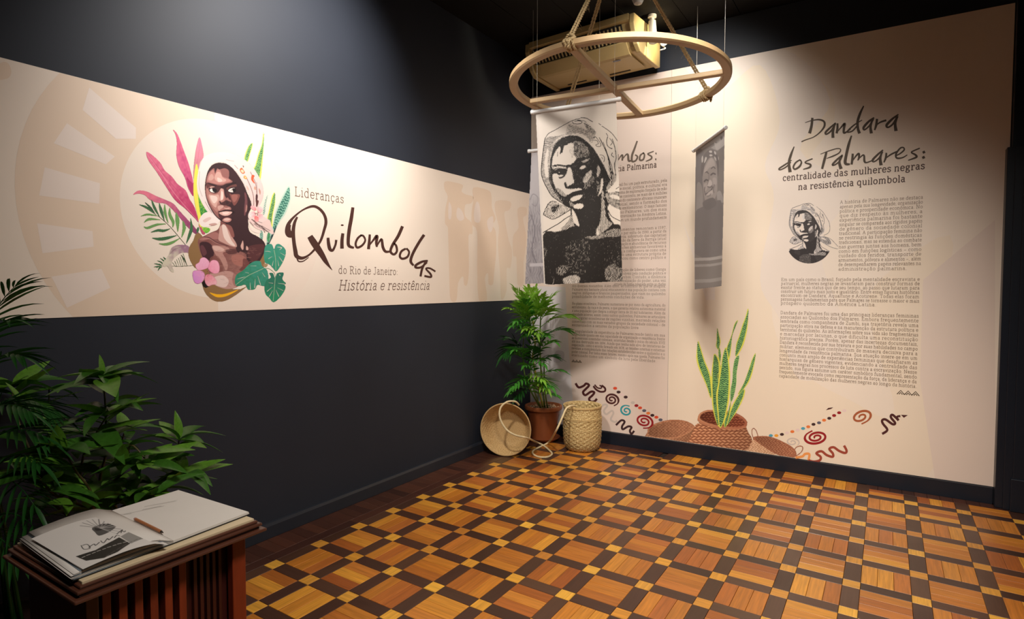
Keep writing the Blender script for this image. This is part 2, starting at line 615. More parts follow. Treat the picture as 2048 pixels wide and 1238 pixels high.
class Canvas:
    """a printed sheet: colours painted on a regular grid of points"""

    def __init__(s, x0, y0, x1, y1, cell=0.6, ss=2, base=None):
        s.x0, s.y0, s.cell, s.ss = x0, y0, cell, ss
        s.nx, s.ny = int((x1 - x0) / cell), int((y1 - y0) / cell)
        s.W, s.H = s.nx * ss, s.ny * ss
        s.rgb = np.zeros((s.H, s.W, 3))
        s.a = np.zeros((s.H, s.W))
        if base is not None:
            s.rgb[:] = lin(base) if isinstance(base, str) else base
            s.a[:] = 1
        s.T = None

    def _grid(s, bx0, by0, bx1, by1):
        k = s.ss / s.cell
        i0, i1 = max(0, int((bx0 - s.x0) * k) - 1), min(s.W, int((bx1 - s.x0) * k) + 2)
        j0, j1 = max(0, int((by0 - s.y0) * k) - 1), min(s.H, int((by1 - s.y0) * k) + 2)
        if i1 <= i0 or j1 <= j0:
            return None
        X = s.x0 + (np.arange(i0, i1) + 0.5) / k
        Y = s.y0 + (np.arange(j0, j1) + 0.5) / k
        X, Y = np.meshgrid(X, Y)
        return i0, i1, j0, j1, X, Y

    def mask(s, pts):
        P = np.array([p[:2] for p in pts], float)
        g = s._grid(P[:, 0].min(), P[:, 1].min(), P[:, 0].max(), P[:, 1].max())
        if g is None:
            return None
        i0, i1, j0, j1, X, Y = g
        m = np.zeros(X.shape, bool)
        Q = np.roll(P, -1, 0)
        for (xa, ya), (xb, yb) in zip(P, Q):
            if ya == yb:
                continue
            c = ((ya <= Y) != (yb <= Y))
            xi = xa + (Y - ya) * (xb - xa) / (yb - ya)
            m ^= c & (X < xi)
        return g, m

    def _put(s, g, al, col):
        i0, i1, j0, j1, X, Y = g
        if callable(col):
            c = col(X, Y)
        else:
            c = np.array(lin(col) if isinstance(col, str) else col)
        al3 = al[..., None]
        s.rgb[j0:j1, i0:i1] = s.rgb[j0:j1, i0:i1] * (1 - al3) + c * al3
        s.a[j0:j1, i0:i1] = np.maximum(s.a[j0:j1, i0:i1], al)

    def poly(s, pts, col, sm=0, alpha=1.0, fn=None):
        if sm:
            pts = cr(pts, sm, True)
        r = s.mask(pts)
        if r is None:
            return
        g, m = r
        al = m * alpha
        if fn is not None:
            al = al * fn(g[4], g[5])
        s._put(g, al, col)

    def line(s, pts, w, col, sm=0, alpha=1.0):
        """w: one width, or the points carry (x, y, w)"""
        pts = [tuple(p) if len(p) > 2 else tuple(p) + (w,) for p in pts]
        if sm:
            pts = cr(pts, sm)
        P = np.array(pts)
        mw = P[:, 2].max()
        for a, b in zip(P[:-1], P[1:]):
            g = s._grid(min(a[0], b[0]) - mw, min(a[1], b[1]) - mw, max(a[0], b[0]) + mw, max(a[1], b[1]) + mw)
            if g is None:
                continue
            X, Y = g[4], g[5]
            dx, dy = b[0] - a[0], b[1] - a[1]
            L2 = dx * dx + dy * dy + 1e-9
            t = np.clip(((X - a[0]) * dx + (Y - a[1]) * dy) / L2, 0, 1)
            d = np.hypot(X - a[0] - t * dx, Y - a[1] - t * dy)
            w_ = (a[2] + (b[2] - a[2]) * t) / 2
            s._put(g, np.clip((w_ - d) / (s.cell / s.ss) + 0.5, 0, 1) * alpha, col)

    def blur(s, n):
        """soften what is painted so far (premultiplied)"""
        A = np.concatenate([s.rgb * s.a[..., None], s.a[..., None]], 2)
        for _ in range(n):
            A[1:-1] = (A[:-2] + 2 * A[1:-1] + A[2:]) / 4
            A[:, 1:-1] = (A[:, :-2] + 2 * A[:, 1:-1] + A[:, 2:]) / 4
        s.a = A[..., 3]
        s.rgb = A[..., :3] / np.maximum(s.a, 1e-4)[..., None]

    def mesh(s, name, mapf, m, parent=None, thr=0.5, bg=None):
        ss = s.ss
        al = s.a.reshape(s.ny, ss, s.nx, ss)
        pm = (s.rgb * s.a[..., None]).reshape(s.ny, ss, s.nx, ss, 3).mean((1, 3))
        am = al.mean((1, 3))
        rgb = pm / np.maximum(am, 1e-4)[..., None]
        if bg is not None:
            bgc = np.array(lin(bg))
            rgb = rgb * am[..., None] + bgc * (1 - am[..., None])
        X = s.x0 + (np.arange(s.nx) + 0.5) * s.cell
        Y = s.y0 + (np.arange(s.ny) + 0.5) * s.cell
        X, Y = np.meshgrid(X, Y)
        idx = np.arange(s.nx * s.ny).reshape(s.ny, s.nx)
        lim = thr if bg is None else 0.04
        keep = (np.maximum.reduce([am[:-1, :-1], am[1:, :-1], am[:-1, 1:], am[1:, 1:]]) > lim) if bg is not None else (
            (am[:-1, :-1] + am[1:, :-1] + am[:-1, 1:] + am[1:, 1:]) / 4 > thr)
        q = np.stack([idx[1:, :-1][keep], idx[1:, 1:][keep], idx[:-1, 1:][keep], idx[:-1, :-1][keep]], 1)
        used, inv = np.unique(q, return_inverse=True)
        q = inv.reshape(q.shape)
        P = mapf(X.ravel()[used], Y.ravel()[used])
        C = np.ones((len(used), 4))
        C[:, :3] = rgb.reshape(-1, 3)[used]
        me = bpy.data.meshes.new(name)
        me.vertices.add(len(used))
        me.vertices.foreach_set('co', P.astype(np.float32).ravel())
        me.loops.add(q.size)
        me.loops.foreach_set('vertex_index', q.astype(np.int32).ravel())
        me.polygons.add(len(q))
        me.polygons.foreach_set('loop_start', np.arange(0, q.size, 4, dtype=np.int32))
        me.polygons.foreach_set('use_smooth', np.ones(len(q), bool))
        at = me.attributes.new('print', 'FLOAT_COLOR', 'POINT')
        at.data.foreach_set('color', C.astype(np.float32).ravel())
        me.materials.append(m)
        me.update()
        me.validate()
        o = bpy.data.objects.new(name, me)
        COL.objects.link(o)
        if parent is not None:
            o.parent = parent
        return o


# ---- flat vector print: ribbons and filled shapes
class Flat:
    def __init__(s, mapf):
        s.mapf, s.v, s.f = mapf, [], []
        s.lift, s.lev = [], 0

    def ribbon(s, pts, w, closed=False):
        P = np.array([(p[0], p[1]) for p in pts], float)
        ws = np.array([p[2] if len(p) > 2 else w for p in pts], float) / 2
        k = len(P)
        if k < 2:
            return
        if closed:
            D = np.roll(P, -1, 0) - np.roll(P, 1, 0)
        else:
            D = np.vstack([P[1] - P[0], P[2:] - P[:-2], P[-1] - P[-2]]) if k > 2 else np.vstack([P[1] - P[0]] * 2)
        D /= np.maximum(np.hypot(D[:, 0], D[:, 1]), 1e-9)[:, None]
        Nn = np.stack([-D[:, 1], D[:, 0]], 1) * ws[:, None]
        o = len(s.v)
        for a, n in zip(P, Nn):
            s.v += [tuple(a + n), tuple(a - n)]
        s.mark()
        for i in range(k if closed else k - 1):
            j = (i + 1) % k
            s.f.append((o + 2 * i, o + 2 * i + 1, o + 2 * j + 1, o + 2 * j))

    def mark(s):
        """each stroke lies a hair above the one before, as ink on ink"""
        s.lift += [s.lev] * (len(s.v) - len(s.lift))
        s.lev = (s.lev + 1) % 24

    def dot(s, x, y, r, r2=None, n=10, rot=0):
        o = len(s.v)
        r2 = r2 or r
        for i in range(n):
            t = 2 * PI * i / n
            a, b = r * math.cos(t), r2 * math.sin(t)
            s.v.append((x + a * math.cos(rot) - b * math.sin(rot), y + a * math.sin(rot) + b * math.cos(rot)))
        s.f.append(tuple(range(o, o + n)))

    def poly(s, pts):
        from mathutils.geometry import tessellate_polygon
        o = len(s.v)
        s.v += [tuple(p[:2]) for p in pts]
        for t in tessellate_polygon([[Vector((p[0], p[1], 0)) for p in pts]]):
            s.f.append(tuple(o + i for i in t))

    def build(s, name, m, parent=None):
        A = np.array(s.v)
        P = s.mapf(A[:, 0], A[:, 1])
        s.mark()
        up = np.array(s.lift) * 0.000025
        if np.ptp(P[:, 0]) < 1e-6:
            P[:, 0] += up
        elif np.ptp(P[:, 1]) < 1e-6:
            P[:, 1] -= up
        me = bpy.data.meshes.new(name)
        me.from_pydata([tuple(p) for p in P], [], s.f)
        me.materials.append(m)
        me.update()
        o = bpy.data.objects.new(name, me)
        COL.objects.link(o)
        if parent is not None:
            o.parent = parent
        return o


# ---- slab serif letters drawn as strokes; x-height 5, capitals 7.2, '~' = curved
GL = {
 'a': (4.9, "~0.9,4.2 1.6,4.9 2.6,5 3.5,4.4 3.6,3.4;3.6,3.4 3.6,0.7 4,0 4.8,0;~3.6,2.9 2.3,2.9 1,2.4 0.7,1.3 1.4,0.2 2.4,0 3.6,1.0"),
 'b': (5.3, "0,7.5 1,7.5;1,7.5 1,0;~1,3.8 1.9,4.8 3,5 4.3,4 4.6,2.5 4.2,0.9 3,0 1.8,0.2 1,1.2"),
 'c': (4.6, "~4,4 3.2,4.9 2.2,5 1,4.1 0.6,2.5 1,0.9 2.2,0 3.2,0.1 4.1,0.9;4,4.8 4,3.6"),
 'd': (5.4, "3.2,7.5 4.2,7.5;4.2,7.5 4.2,0;4.2,0 5,0;~4.2,3.8 3.3,4.8 2.2,5 1,4 0.6,2.5 1,0.9 2.2,0 3.4,0.2 4.2,1.2"),
 'e': (4.9, "~0.7,2.7 2.5,2.7 4.3,2.7 4.1,4.1 2.9,5 1.5,4.8 0.7,3.5 0.6,2 1.3,0.4 2.6,0 3.6,0.3 4.2,1"),
 'f': (3.6, "~3.6,7.2 2.6,7.6 1.7,7 1.5,6;1.5,6 1.5,0;0.4,0 2.8,0;0.3,5 3.2,5"),
 'g': (5.2, "~2.3,5 1.1,4.4 0.8,3.4 1.3,2.2 2.4,1.8 3.5,2.3 3.9,3.4 3.4,4.5 2.3,5;3.3,4.6 4.8,4.9;~1.5,2 0.9,1.2 1.5,0.6 3.2,0.3 4.2,-0.4 4,-1.7 2.5,-2.3 1,-2 0.6,-1 1.4,0.3"),
 'h': (5.6, "0.1,7.5 1,7.5;1,7.5 1,0;~1,3.7 2,4.8 3.2,5 4.2,4.2 4.3,3;4.3,3 4.3,0;0,0 2,0;3.3,0 5.3,0"),
 'i': (2.6, "0.3,5 1.3,5;1.3,5 1.3,0;0.2,0 2.4,0;1.3,6.9 1.3,7.4"),
 'j': (2.6, "0.3,5 1.5,5;~1.5,5 1.5,2 1.5,-1 1,-2.2 0,-2.3;1.5,6.9 1.5,7.4"),
 'k': (5.2, "0.1,7.5 1,7.5;1,7.5 1,0;0,0 2,0;4.2,5 1,2;2.3,3.2 4.4,0;3.4,5 5,5;3.5,0 5.1,0"),
 'l': (2.6, "0.2,7.5 1.3,7.5;1.3,7.5 1.3,0;0.2,0 2.4,0"),
 'm': (8.3, "0.1,5 1,5;1,5 1,0;~1,3.7 1.9,4.8 2.9,5 3.9,4.2 4,3;4,3 4,0;~4,3.7 5,4.8 6,5 7,4.2 7.1,3;7.1,3 7.1,0;0,0 1.9,0;3.2,0 4.8,0;6.2,0 8,0"),
 'n': (5.5, "0.1,5 1,5;1,5 1,0;~1,3.7 2,4.8 3.1,5 4.1,4.2 4.2,3;4.2,3 4.2,0;0,0 2,0;3.2,0 5.2,0"),
 'o': (5.2, "~2.6,5 1.2,4.3 0.6,2.5 1.2,0.7 2.6,0 4,0.7 4.6,2.5 4,4.3 2.6,5"),
 'p': (5.4, "0.1,5 1,5;1,5 1,-2.3;0,-2.3 2.1,-2.3;~1,3.8 1.9,4.8 3,5 4.3,4 4.6,2.5 4.2,0.9 3,0 1.8,0.2 1,1.2"),
 'q': (5.4, "4.2,5 4.2,-2.3;3.1,-2.3 5.2,-2.3;~4.2,3.8 3.3,4.8 2.2,5 1,4 0.6,2.5 1,0.9 2.2,0 3.4,0.2 4.2,1.2"),
 'r': (4.1, "0.1,5 1.2,5;1.2,5 1.2,0;0.1,0 2.6,0;~1.2,3.2 1.9,4.5 3,5 3.8,4.8;3.8,4.8 3.8,3.9"),
 's': (4.3, "~3.5,4.2 2.9,4.9 2,5 0.9,4.5 0.8,3.5 1.9,2.8 3.1,2.3 3.7,1.5 3.3,0.4 2.1,0 1,0.3 0.6,1;3.6,4.9 3.6,3.8;0.6,0.1 0.6,1.3"),
 't': (3.6, "1.5,6.6 1.5,1.2;~1.5,1.2 1.8,0.2 2.6,0 3.4,0.5;0.3,5 3.2,5"),
 'u': (5.5, "0.1,5 1,5;1,5 1,2;~1,2 1.2,0.6 2.2,0 3.3,0.3 4.2,1.3;3.3,5 4.2,5;4.2,5 4.2,0;4.2,0 5.1,0"),
 'v': (5, "0.7,5 2.5,0;2.5,0 4.3,5;0,5 1.7,5;3.4,5 5,5"),
 'w': (7.4, "0.7,5 2.2,0;2.2,0 3.7,4.6;3.7,4.6 5.2,0;5.2,0 6.7,5;0,5 1.6,5;5.8,5 7.4,5"),
 'x': (5, "0.7,5 4.3,0;4.3,5 0.7,0;0,5 1.7,5;3.4,5 5,5;0,0 1.7,0;3.4,0 5,0"),
 'y': (5, "0.7,5 2.6,0.3;4.3,5 2,-1.6;~2,-1.6 1.4,-2.3 0.4,-2.2;0,5 1.7,5;3.4,5 5,5"),
 'z': (4.6, "0.6,4 0.6,5;0.6,5 4,5;4,5 0.5,0;0.5,0 4.1,0;4.1,0 4.1,1.1"),
 'A': (7.4, "0.8,0 3.6,7.2;3.6,7.2 6.4,0;1.8,2.6 5.4,2.6;0,0 2,0;5.2,0 7.2,0;2.6,7.2 3.6,7.2"),
 'B': (6.2, "0.1,7.2 3,7.2;1.1,7.2 1.1,0;0.1,0 3,0;~3,7.2 4.8,6.6 4.9,5 3.8,3.9;1.1,3.9 3.8,3.9;~3.8,3.9 5.4,3.2 5.4,1 4.2,0.1 3,0"),
 'C': (6.4, "~5.5,5.6 4.6,6.9 3.4,7.2 1.4,6.2 0.7,3.6 1.4,1 3.4,0 4.8,0.4 5.8,1.6;5.6,7 5.6,5.3"),
 'D': (6.9, "0.1,7.2 3,7.2;1.1,7.2 1.1,0;0.1,0 3,0;~3,7.2 5.2,6.3 6.1,3.6 5.2,0.9 3,0"),
 'E': (5.9, "0.1,7.2 5.1,7.2;1.1,7.2 1.1,0;0.1,0 5.3,0;1.1,3.7 3.8,3.7;5.1,7.2 5.1,5.8;5.3,0 5.3,1.5;3.8,4.4 3.8,3"),
 'G': (6.9, "~5.6,5.6 4.6,6.9 3.4,7.2 1.4,6.2 0.7,3.6 1.4,1 3.4,0 4.8,0.4 5.7,1.2;5.7,7 5.7,5.3;5.7,0.2 5.7,3.2;4,3.2 6.5,3.2"),
 'H': (7.4, "1.2,7.2 1.2,0;6,7.2 6,0;1.2,3.7 6,3.7;0.1,7.2 2.4,7.2;0.1,0 2.4,0;4.9,7.2 7.1,7.2;4.9,0 7.1,0"),
 'I': (2.9, "1.4,7.2 1.4,0;0.2,7.2 2.6,7.2;0.2,0 2.6,0"),
 'J': (4.4, "1.8,7.2 4.2,7.2;~3.1,7.2 3.1,3 3,1 2.2,0 1,0 0.2,0.8"),
 'L': (5.6, "1.2,7.2 1.2,0;0.1,7.2 2.4,7.2;0.1,0 5,0;5,0 5,1.7"),
 'N': (7.5, "1.2,7.2 1.2,0;1.2,7.2 6,0;6,0 6,7.2;0.1,7.2 1.6,7.2;0.1,0 2.4,0;4.9,7.2 7.1,7.2"),
 'O': (7, "~3.5,7.2 1.4,6.2 0.7,3.6 1.4,1 3.5,0 5.6,1 6.3,3.6 5.6,6.2 3.5,7.2"),
 'P': (6, "1.2,7.2 1.2,0;0.1,7.2 3,7.2;0.1,0 2.6,0;~3,7.2 5,6.6 5.2,5.2 4.9,3.9 3,3.3;3,3.3 1.2,3.3"),
 'Q': (7, "~3.5,7.2 1.4,6.2 0.7,3.6 1.4,1 3.5,0 5.6,1 6.3,3.6 5.6,6.2 3.5,7.2;~3.2,-0.1 4,-1 5,-1.4 6.2,-1"),
 'R': (6.6, "1.2,7.2 1.2,0;0.1,7.2 3,7.2;0.1,0 2.4,0;~3,7.2 5,6.6 5.1,5 3.4,3.6;1.2,3.6 3.4,3.6;3.2,3.6 5.2,0;5.2,0 6.4,0"),
 'S': (5.7, "~4.6,5.9 3.8,7 2.6,7.2 1.1,6.5 1,5 2.4,4.1 4,3.5 5,2.3 4.6,0.7 2.9,0 1.4,0.4 0.7,1.4;4.7,7 4.7,5.6;0.7,0.1 0.7,1.8"),
 'T': (6.4, "3.1,7.2 3.1,0;0.3,7.2 5.9,7.2;1.9,0 4.3,0;0.3,7.2 0.3,5.8;5.9,7.2 5.9,5.8"),
 'V': (7, "0.8,7.2 3.5,0;3.5,0 6.2,7.2;0,7.2 2,7.2;5,7.2 7,7.2"),
 'X': (7, "0.9,7.2 6.1,0;6.1,7.2 0.9,0;0,7.2 2.1,7.2;4.9,7.2 7,7.2;0,0 2.1,0;4.9,0 7,0"),
 'Z': (6, "0.8,5.8 0.8,7.2;0.8,7.2 5.2,7.2;5.2,7.2 0.7,0;0.7,0 5.3,0;5.3,0 5.3,1.5"),
 '0': (5.4, "~2.7,6.6 1.2,5.6 0.7,3.3 1.2,1 2.7,0 4.2,1 4.7,3.3 4.2,5.6 2.7,6.6"),
 '1': (3.6, "0.6,5.4 1.9,6.6;1.9,6.6 1.9,0;0.7,0 3.1,0"),
 '2': (5, "~0.7,5 1.4,6.3 2.6,6.6 3.9,5.8 3.9,4.4 2.6,2.6 0.7,0;0.7,0 4.3,0;4.3,0 4.3,1.1"),
 '4': (5.2, "3.4,6.6 0.5,2;0.5,2 4.8,2;3.4,6.6 3.4,-1"),
 '5': (5, "4,6.6 1.2,6.6;1.2,6.6 1,3.8;~1,3.8 2.6,4.1 4,3.3 4.2,1.8 3.2,0.3 1.8,0 0.6,0.8"),
 '6': (5.2, "~4,6.3 2.6,6 1.2,4.4 0.7,2.3 1.4,0.5 2.7,0 4.1,0.8 4.4,2.3 3.6,3.7 2.2,3.8 0.9,2.6"),
 '7': (4.8, "0.5,5.4 0.5,6.5;0.5,6.5 4.3,6.5;4.3,6.5 1.8,-1"),
 '8': (5.2, "~2.6,6.6 1.2,5.9 1.2,4.2 2.6,3.5 4.2,2.5 4.2,0.8 2.6,0 1,0.8 1,2.5 2.6,3.5 4,4.2 4,5.9 2.6,6.6"),
 '9': (5.2, "~1.2,-0.7 2.6,0 4,2 4.5,4.2 3.8,6.1 2.5,6.6 1.1,5.8 0.8,4.3 1.6,2.9 3,2.8 4.3,4"),
 '.': (2.2, "1,0.1 1.5,0.1 1.5,0.5"), ',': (2.2, "1.3,0.5 1.3,0;1.3,0 0.8,-1.2"), ':': (2.4, "1.2,0 1.2,0.7;1.2,3.6 1.2,4.3"),
 '-': (3.4, "0.6,2.4 2.8,2.4"), '–': (5.4, "0.4,2.4 5,2.4"), '(': (3, "~2.4,7.8 1.2,6 0.8,3 1.2,0 2.4,-1.8"), ' ': (2.6, ""),
}
ACC = {'ç': ('c', "~2.3,0 2.8,-1 2.2,-1.8 1.4,-1.7"), 'ã': ('a', "~0.9,6.4 1.7,7.1 2.7,6.5 3.6,7.2"), 'õ': ('o', "~1.1,6.4 2,7.1 3,6.5 4.1,7.2"),
       'á': ('a', "2.2,6.1 3.2,7.6"), 'é': ('e', "2.2,6.1 3.3,7.6"), 'í': ('i', "1.2,6.1 2.2,7.6"), 'ó': ('o', "2.3,6.1 3.4,7.6"), 'ú': ('u', "2.2,6.1 3.3,7.6"),
       'â': ('a', "1,6.2 2.2,7.4;2.2,7.4 3.4,6.2"), 'ê': ('e', "1.2,6.2 2.5,7.4;2.5,7.4 3.8,6.2"), 'ô': ('o', "1.3,6.2 2.6,7.4;2.6,7.4 3.9,6.2"), 'à': ('a', "1.6,7.6 2.6,6.1")}
_gc = {}


def glyph(c):
    if c in _gc:
        return _gc[c]
    base, extra = ACC.get(c, (c, ''))
    w, d = GL.get(base, GL['o'])
    if c == 'í':
        d = ';'.join(d.split(';')[:3])
    out = []
    for st in (d.split(';') if d else []) + (extra.split(';') if extra else []):
        sm = st.startswith('~')
        pts = [tuple(float(q) for q in p.split(',')) for p in st.lstrip('~').split()]
        out.append(cr(pts, 3) if sm else pts)
    _gc[c] = (w, out)
    return _gc[c]


def twidth(t):
    return sum(glyph(c)[0] for c in t)


def text(fl, s, x, y, size, weight=0.75, slant=0.0, width=None, justify=None, yd=-1, right=False):
    """letters in wall metres: (x, y) = baseline start, size = x-height"""
    k = size / 5.0
    kx = k
    tw = twidth(s)
    if width is not None:
        kx = width / tw
    gap = 0.0
    if justify is not None:
        nsp = s.count(' ')
        kx = k * 1.22
        nat = tw * kx
        if nat > justify or nsp == 0:
            kx = justify / tw if nsp or nat > justify else kx
        else:
            gap = (justify - nat) / nsp
    if right:
        x = x - tw * kx
    for c in s:
        w, strokes = glyph(c)
        for st in strokes:
            fl.ribbon([(x + (p[0] * 0.86 + 0.07 * w + slant * p[1]) * kx, y + p[1] * k) for p in st], weight * k)
        x += w * kx + (gap if c == ' ' else 0)
    return x


def wall_map_left(off):
    # (u, z): u runs to the right as seen from the room = +y
    return lambda u, z: np.stack([np.full_like(u, off), u, z], 1)


def wall_map_back(off):
    return lambda u, z: np.stack([u, np.full_like(u, -off), z], 1)


def uvL(x, y):
    p = on_left(x, y); return float(p[1]), float(p[2])


def uvB(x, y):
    p = on_back(x, y); return float(p[0]), float(p[2])
# ================================================================== PRINTED BAND ON THE LEFT WALL
ink_brown = mat('dark brown print ink', '#45251d', rough=0.6, var=0.02)
ink_grey = mat('warm grey print ink', '#6b5248', rough=0.6, var=0.02)
ink_title = mat('olive brown print ink', '#4a3b2c', rough=0.6, var=0.02)
paper = mat('cream vinyl', '#ebdccd', rough=0.55, var=0.012, scale=2)
paper2 = mat('blush vinyl', '#e2cfc3', rough=0.55, var=0.012, scale=2)
tan1 = mat('pale tan print', '#e6cfb9', rough=0.55, var=0.02, scale=2)
tan2 = mat('pale peach print', '#e6d1bd', rough=0.55, var=0.02, scale=2)
tan3 = mat('light cream print', '#eadacf', rough=0.55, var=0.01, scale=2)
art = print_mat('printed ink')
ZT, ZB = 2.420, 1.353
band = thing('wall_band', (0, -4.0, ZB), 'long cream printed band with a woman\'s portrait and plants, across the dark left wall', 'wall graphic')


def sheet(name, parent, x0, x1, y0, y1, z0, z1, m):
    return MB().box(x0, x1, y0, y1, z0, z1).build(name, m, parent)


def kids(o, par):
    o.parent = par
    o.matrix_parent_inverse = par.matrix_basis.inverted()
    return o


par0 = bpy.data.objects.new  # noqa
kids(sheet('vinyl_sheet', None, 0.0005, 0.003, -6.2, -0.002, ZB, ZT, paper), band)
E0 = 0.003


def clipz(pts, lo, hi):
    out = []
    n = len(pts)
    for (sgn, lim) in ((1, lo), (-1, hi)):
        src, out = (pts if sgn == 1 else out), []
        n = len(src)
        for i in range(n):
            a, b = src[i], src[(i + 1) % n]
            ia, ib = sgn * (a[1] - lim) >= 0, sgn * (b[1] - lim) >= 0
            if ia:
                out.append(a)
            if ia != ib:
                t = (lim - a[1]) / (b[1] - a[1])
                out.append((a[0] + (b[0] - a[0]) * t, lim))
        if not out:
            return out
    return out


def left_shape(name, m, px_polys, off, sm=4):
    f = Flat(wall_map_left(off))
    for pl in px_polys:
        q = [uvL(x, y) for x, y in (cr(pl, sm, True) if sm else pl)]
        q = clipz(q, ZB + 0.001, ZT - 0.001)
        if len(q) > 2:
            f.poly(q)
    return kids(f.build(name, m), band)


# sun wheel: a big ring behind the portrait, cut off by the edges of the band
zz = zc(0, 100, 2.25)
cu, cz = uvL(432, 420)
ri = cu - uvL(240, 440)[0]
ro = cu - uvL(31, 440)[0]
f = Flat(wall_map_left(E0 + 0.0002))
arc = [PI * (0.50 + i / 40) for i in range(41)]
q = [(cu + ro * math.cos(t), cz + ro * math.sin(t)) for t in arc] + [(cu + ri * math.cos(t), cz + ri * math.sin(t)) for t in arc[::-1]]
f.poly(clipz(q, ZB + .001, ZT - .001))
kids(f.build('sun_wheel', tan1), band)
f = Flat(wall_map_left(E0 + 0.0002))
arc = [PI * (-0.5 + i / 40) for i in range(41)]
q = [(cu + ro * .8 * math.cos(t), cz + ro * .8 * math.sin(t)) for t in arc] + [(cu + ri * math.cos(t), cz + ri * math.sin(t)) for t in arc[::-1]]
f.poly(clipz(q, ZB + .001, ZT - .001))
kids(f.build('sun_wheel', mat('faintest tan print', '#ebdacb', rough=.55, var=.01)), band)
cut = [zz([(300, 330), (515, 480), (475, 515), (240, 420)]), zz([(200, 528), (448, 600), (445, 692), (175, 655)]),
       zz([(165, 780), (415, 815), (420, 885), (190, 915)]), zz([(230, 1020), (455, 985), (495, 1070), (300, 1160)]),
       zz([(400, 170), (610, 350), (610, 400), (520, 400), (370, 270)])]
left_shape('sun_wheel_opening', tan3, cut, E0 + 0.0004, 0)
left_shape('corner_dot', tan1, [zz([(0, 60), (35, 60), (50, 100), (30, 130), (-40, 130)])], E0 + 0.0002, 3)

# carrying figures at the far end
zf = zc(860, 350, 4.585)
figs = [zf([(135, 60), (230, 70), (300, 95), (285, 150), (330, 180), (395, 200), (375, 260), (320, 275), (320, 380), (380, 440), (385, 540), (350, 560), (355, 840),
            (340, 1000), (310, 1005), (300, 930), (255, 990), (240, 1150), (185, 1140), (175, 960), (165, 600), (160, 480), (135, 440), (140, 300), (160, 200), (130, 130)]),
        zf([(395, 115), (530, 140), (560, 190), (565, 300), (600, 400), (570, 460), (600, 520), (605, 700), (585, 900), (575, 1000), (535, 1000), (530, 900), (500, 950), (520, 1140), (445, 1145), (430, 820), (430, 520), (380, 450), (380, 330), (395, 230)]),
        zf([(600, 240), (735, 245), (725, 320), (680, 340), (690, 440), (720, 600), (750, 700), (735, 850), (700, 860), (700, 1060), (650, 1140), (640, 900), (620, 640), (630, 480), (600, 360)]),
        zf([(800, 310), (880, 300), (880, 370), (850, 400), (880, 560), (870, 700), (855, 800), (855, 1000), (800, 1000), (790, 760), (760, 740), (760, 560), (810, 480)])]
left_shape('carrying_figure', tan1, figs[:1], E0 + 0.0002, 3)
left_shape('carrying_figure', tan1, figs[1:2], E0 + 0.0002, 3)
left_shape('carrying_figure', tan2, figs[2:3], E0 + 0.0002, 3)
left_shape('carrying_figure', tan2, figs[3:], E0 + 0.0002, 3)
for _g in [zf([(170, 250), (195, 300), (190, 400), (165, 390)]), zf([(250, 300), (290, 330), (310, 400), (270, 420), (240, 380)]),
                                zf([(420, 250), (450, 270), (460, 420), (410, 430), (400, 350)]), zf([(520, 420), (575, 380), (570, 500), (540, 520)])]:
    left_shape('figure_gap', tan3, [_g], E0 + 0.0004, 3)

# lettering
zl = zc(560, 350, 4.585)


def words(mapf, s, x, y, size, weight, width, m, par, slant=0.0):
    k = width / twidth(s)
    for w in s.split(' '):
        f = Flat(mapf)
        text(f, w, x, y, size, weight, slant, width=twidth(w) * k)
        kids(f.build('subtitle_lettering', m), par)
        x += (twidth(w) + twidth(' ')) * k


x0, z0 = uvL(*zl([(128, 190)])[0]); x1, _ = uvL(*zl([(585, 262)])[0]); _, zt = uvL(*zl([(128, 108)])[0])
words(wall_map_left(E0 + 0.0006), 'Lideranças', x0, z0, (zt - z0) * 5 / 7.2, 0.60, x1 - x0, ink_grey, band)
x0, z0 = uvL(*zl([(530, 903)])[0]); x1, _ = uvL(*zl([(1078, 915)])[0]); _, zt = uvL(*zl([(640, 838)])[0])
words(wall_map_left(E0 + 0.0006), 'do Rio de Janeiro:', x0, z0, (zt - z0) * 5 / 7.2, 0.60, x1 - x0, ink_grey, band)
x0, z0 = uvL(*zl([(528, 1056)])[0]); x1, _ = uvL(*zl([(1370, 1053)])[0]); _, zt = uvL(*zl([(560, 965)])[0])
words(wall_map_left(E0 + 0.0006), 'História e resistência', x0, z0, (zt - z0) * 5 / 7.2, 0.62, x1 - x0, ink_grey, band, 0.2)


def brush(zfun, uv, mapf, strokes, n=7, fat=1.28):
    f = Flat(mapf)
    strokes = [[(a, b, w * fat) for a, b, w in st] for st in strokes]
    for st in strokes:
        pts = cr(st, n)
        # widths: measure both edges in the photograph's frame, then carry them to the wall
        P = np.array(pts)
        D = np.gradient(P[:, :2], axis=0)
        D /= np.maximum(np.hypot(D[:, 0], D[:, 1]), 1e-6)[:, None]
        N_ = np.stack([-D[:, 1], D[:, 0]], 1)
        A = [uv(*zfun([tuple(P[i, :2] + N_[i] * P[i, 2] / 2)])[0]) for i in range(len(P))]
        B = [uv(*zfun([tuple(P[i, :2] - N_[i] * P[i, 2] / 2)])[0]) for i in range(len(P))]
        o = len(f.v)
        for a, b in zip(A, B):
            f.v += [a, b]
        for i in range(len(P) - 1):
            f.f.append((o + 2 * i, o + 2 * i + 1, o + 2 * i + 3, o + 2 * i + 2))
        f.mark()
    return f


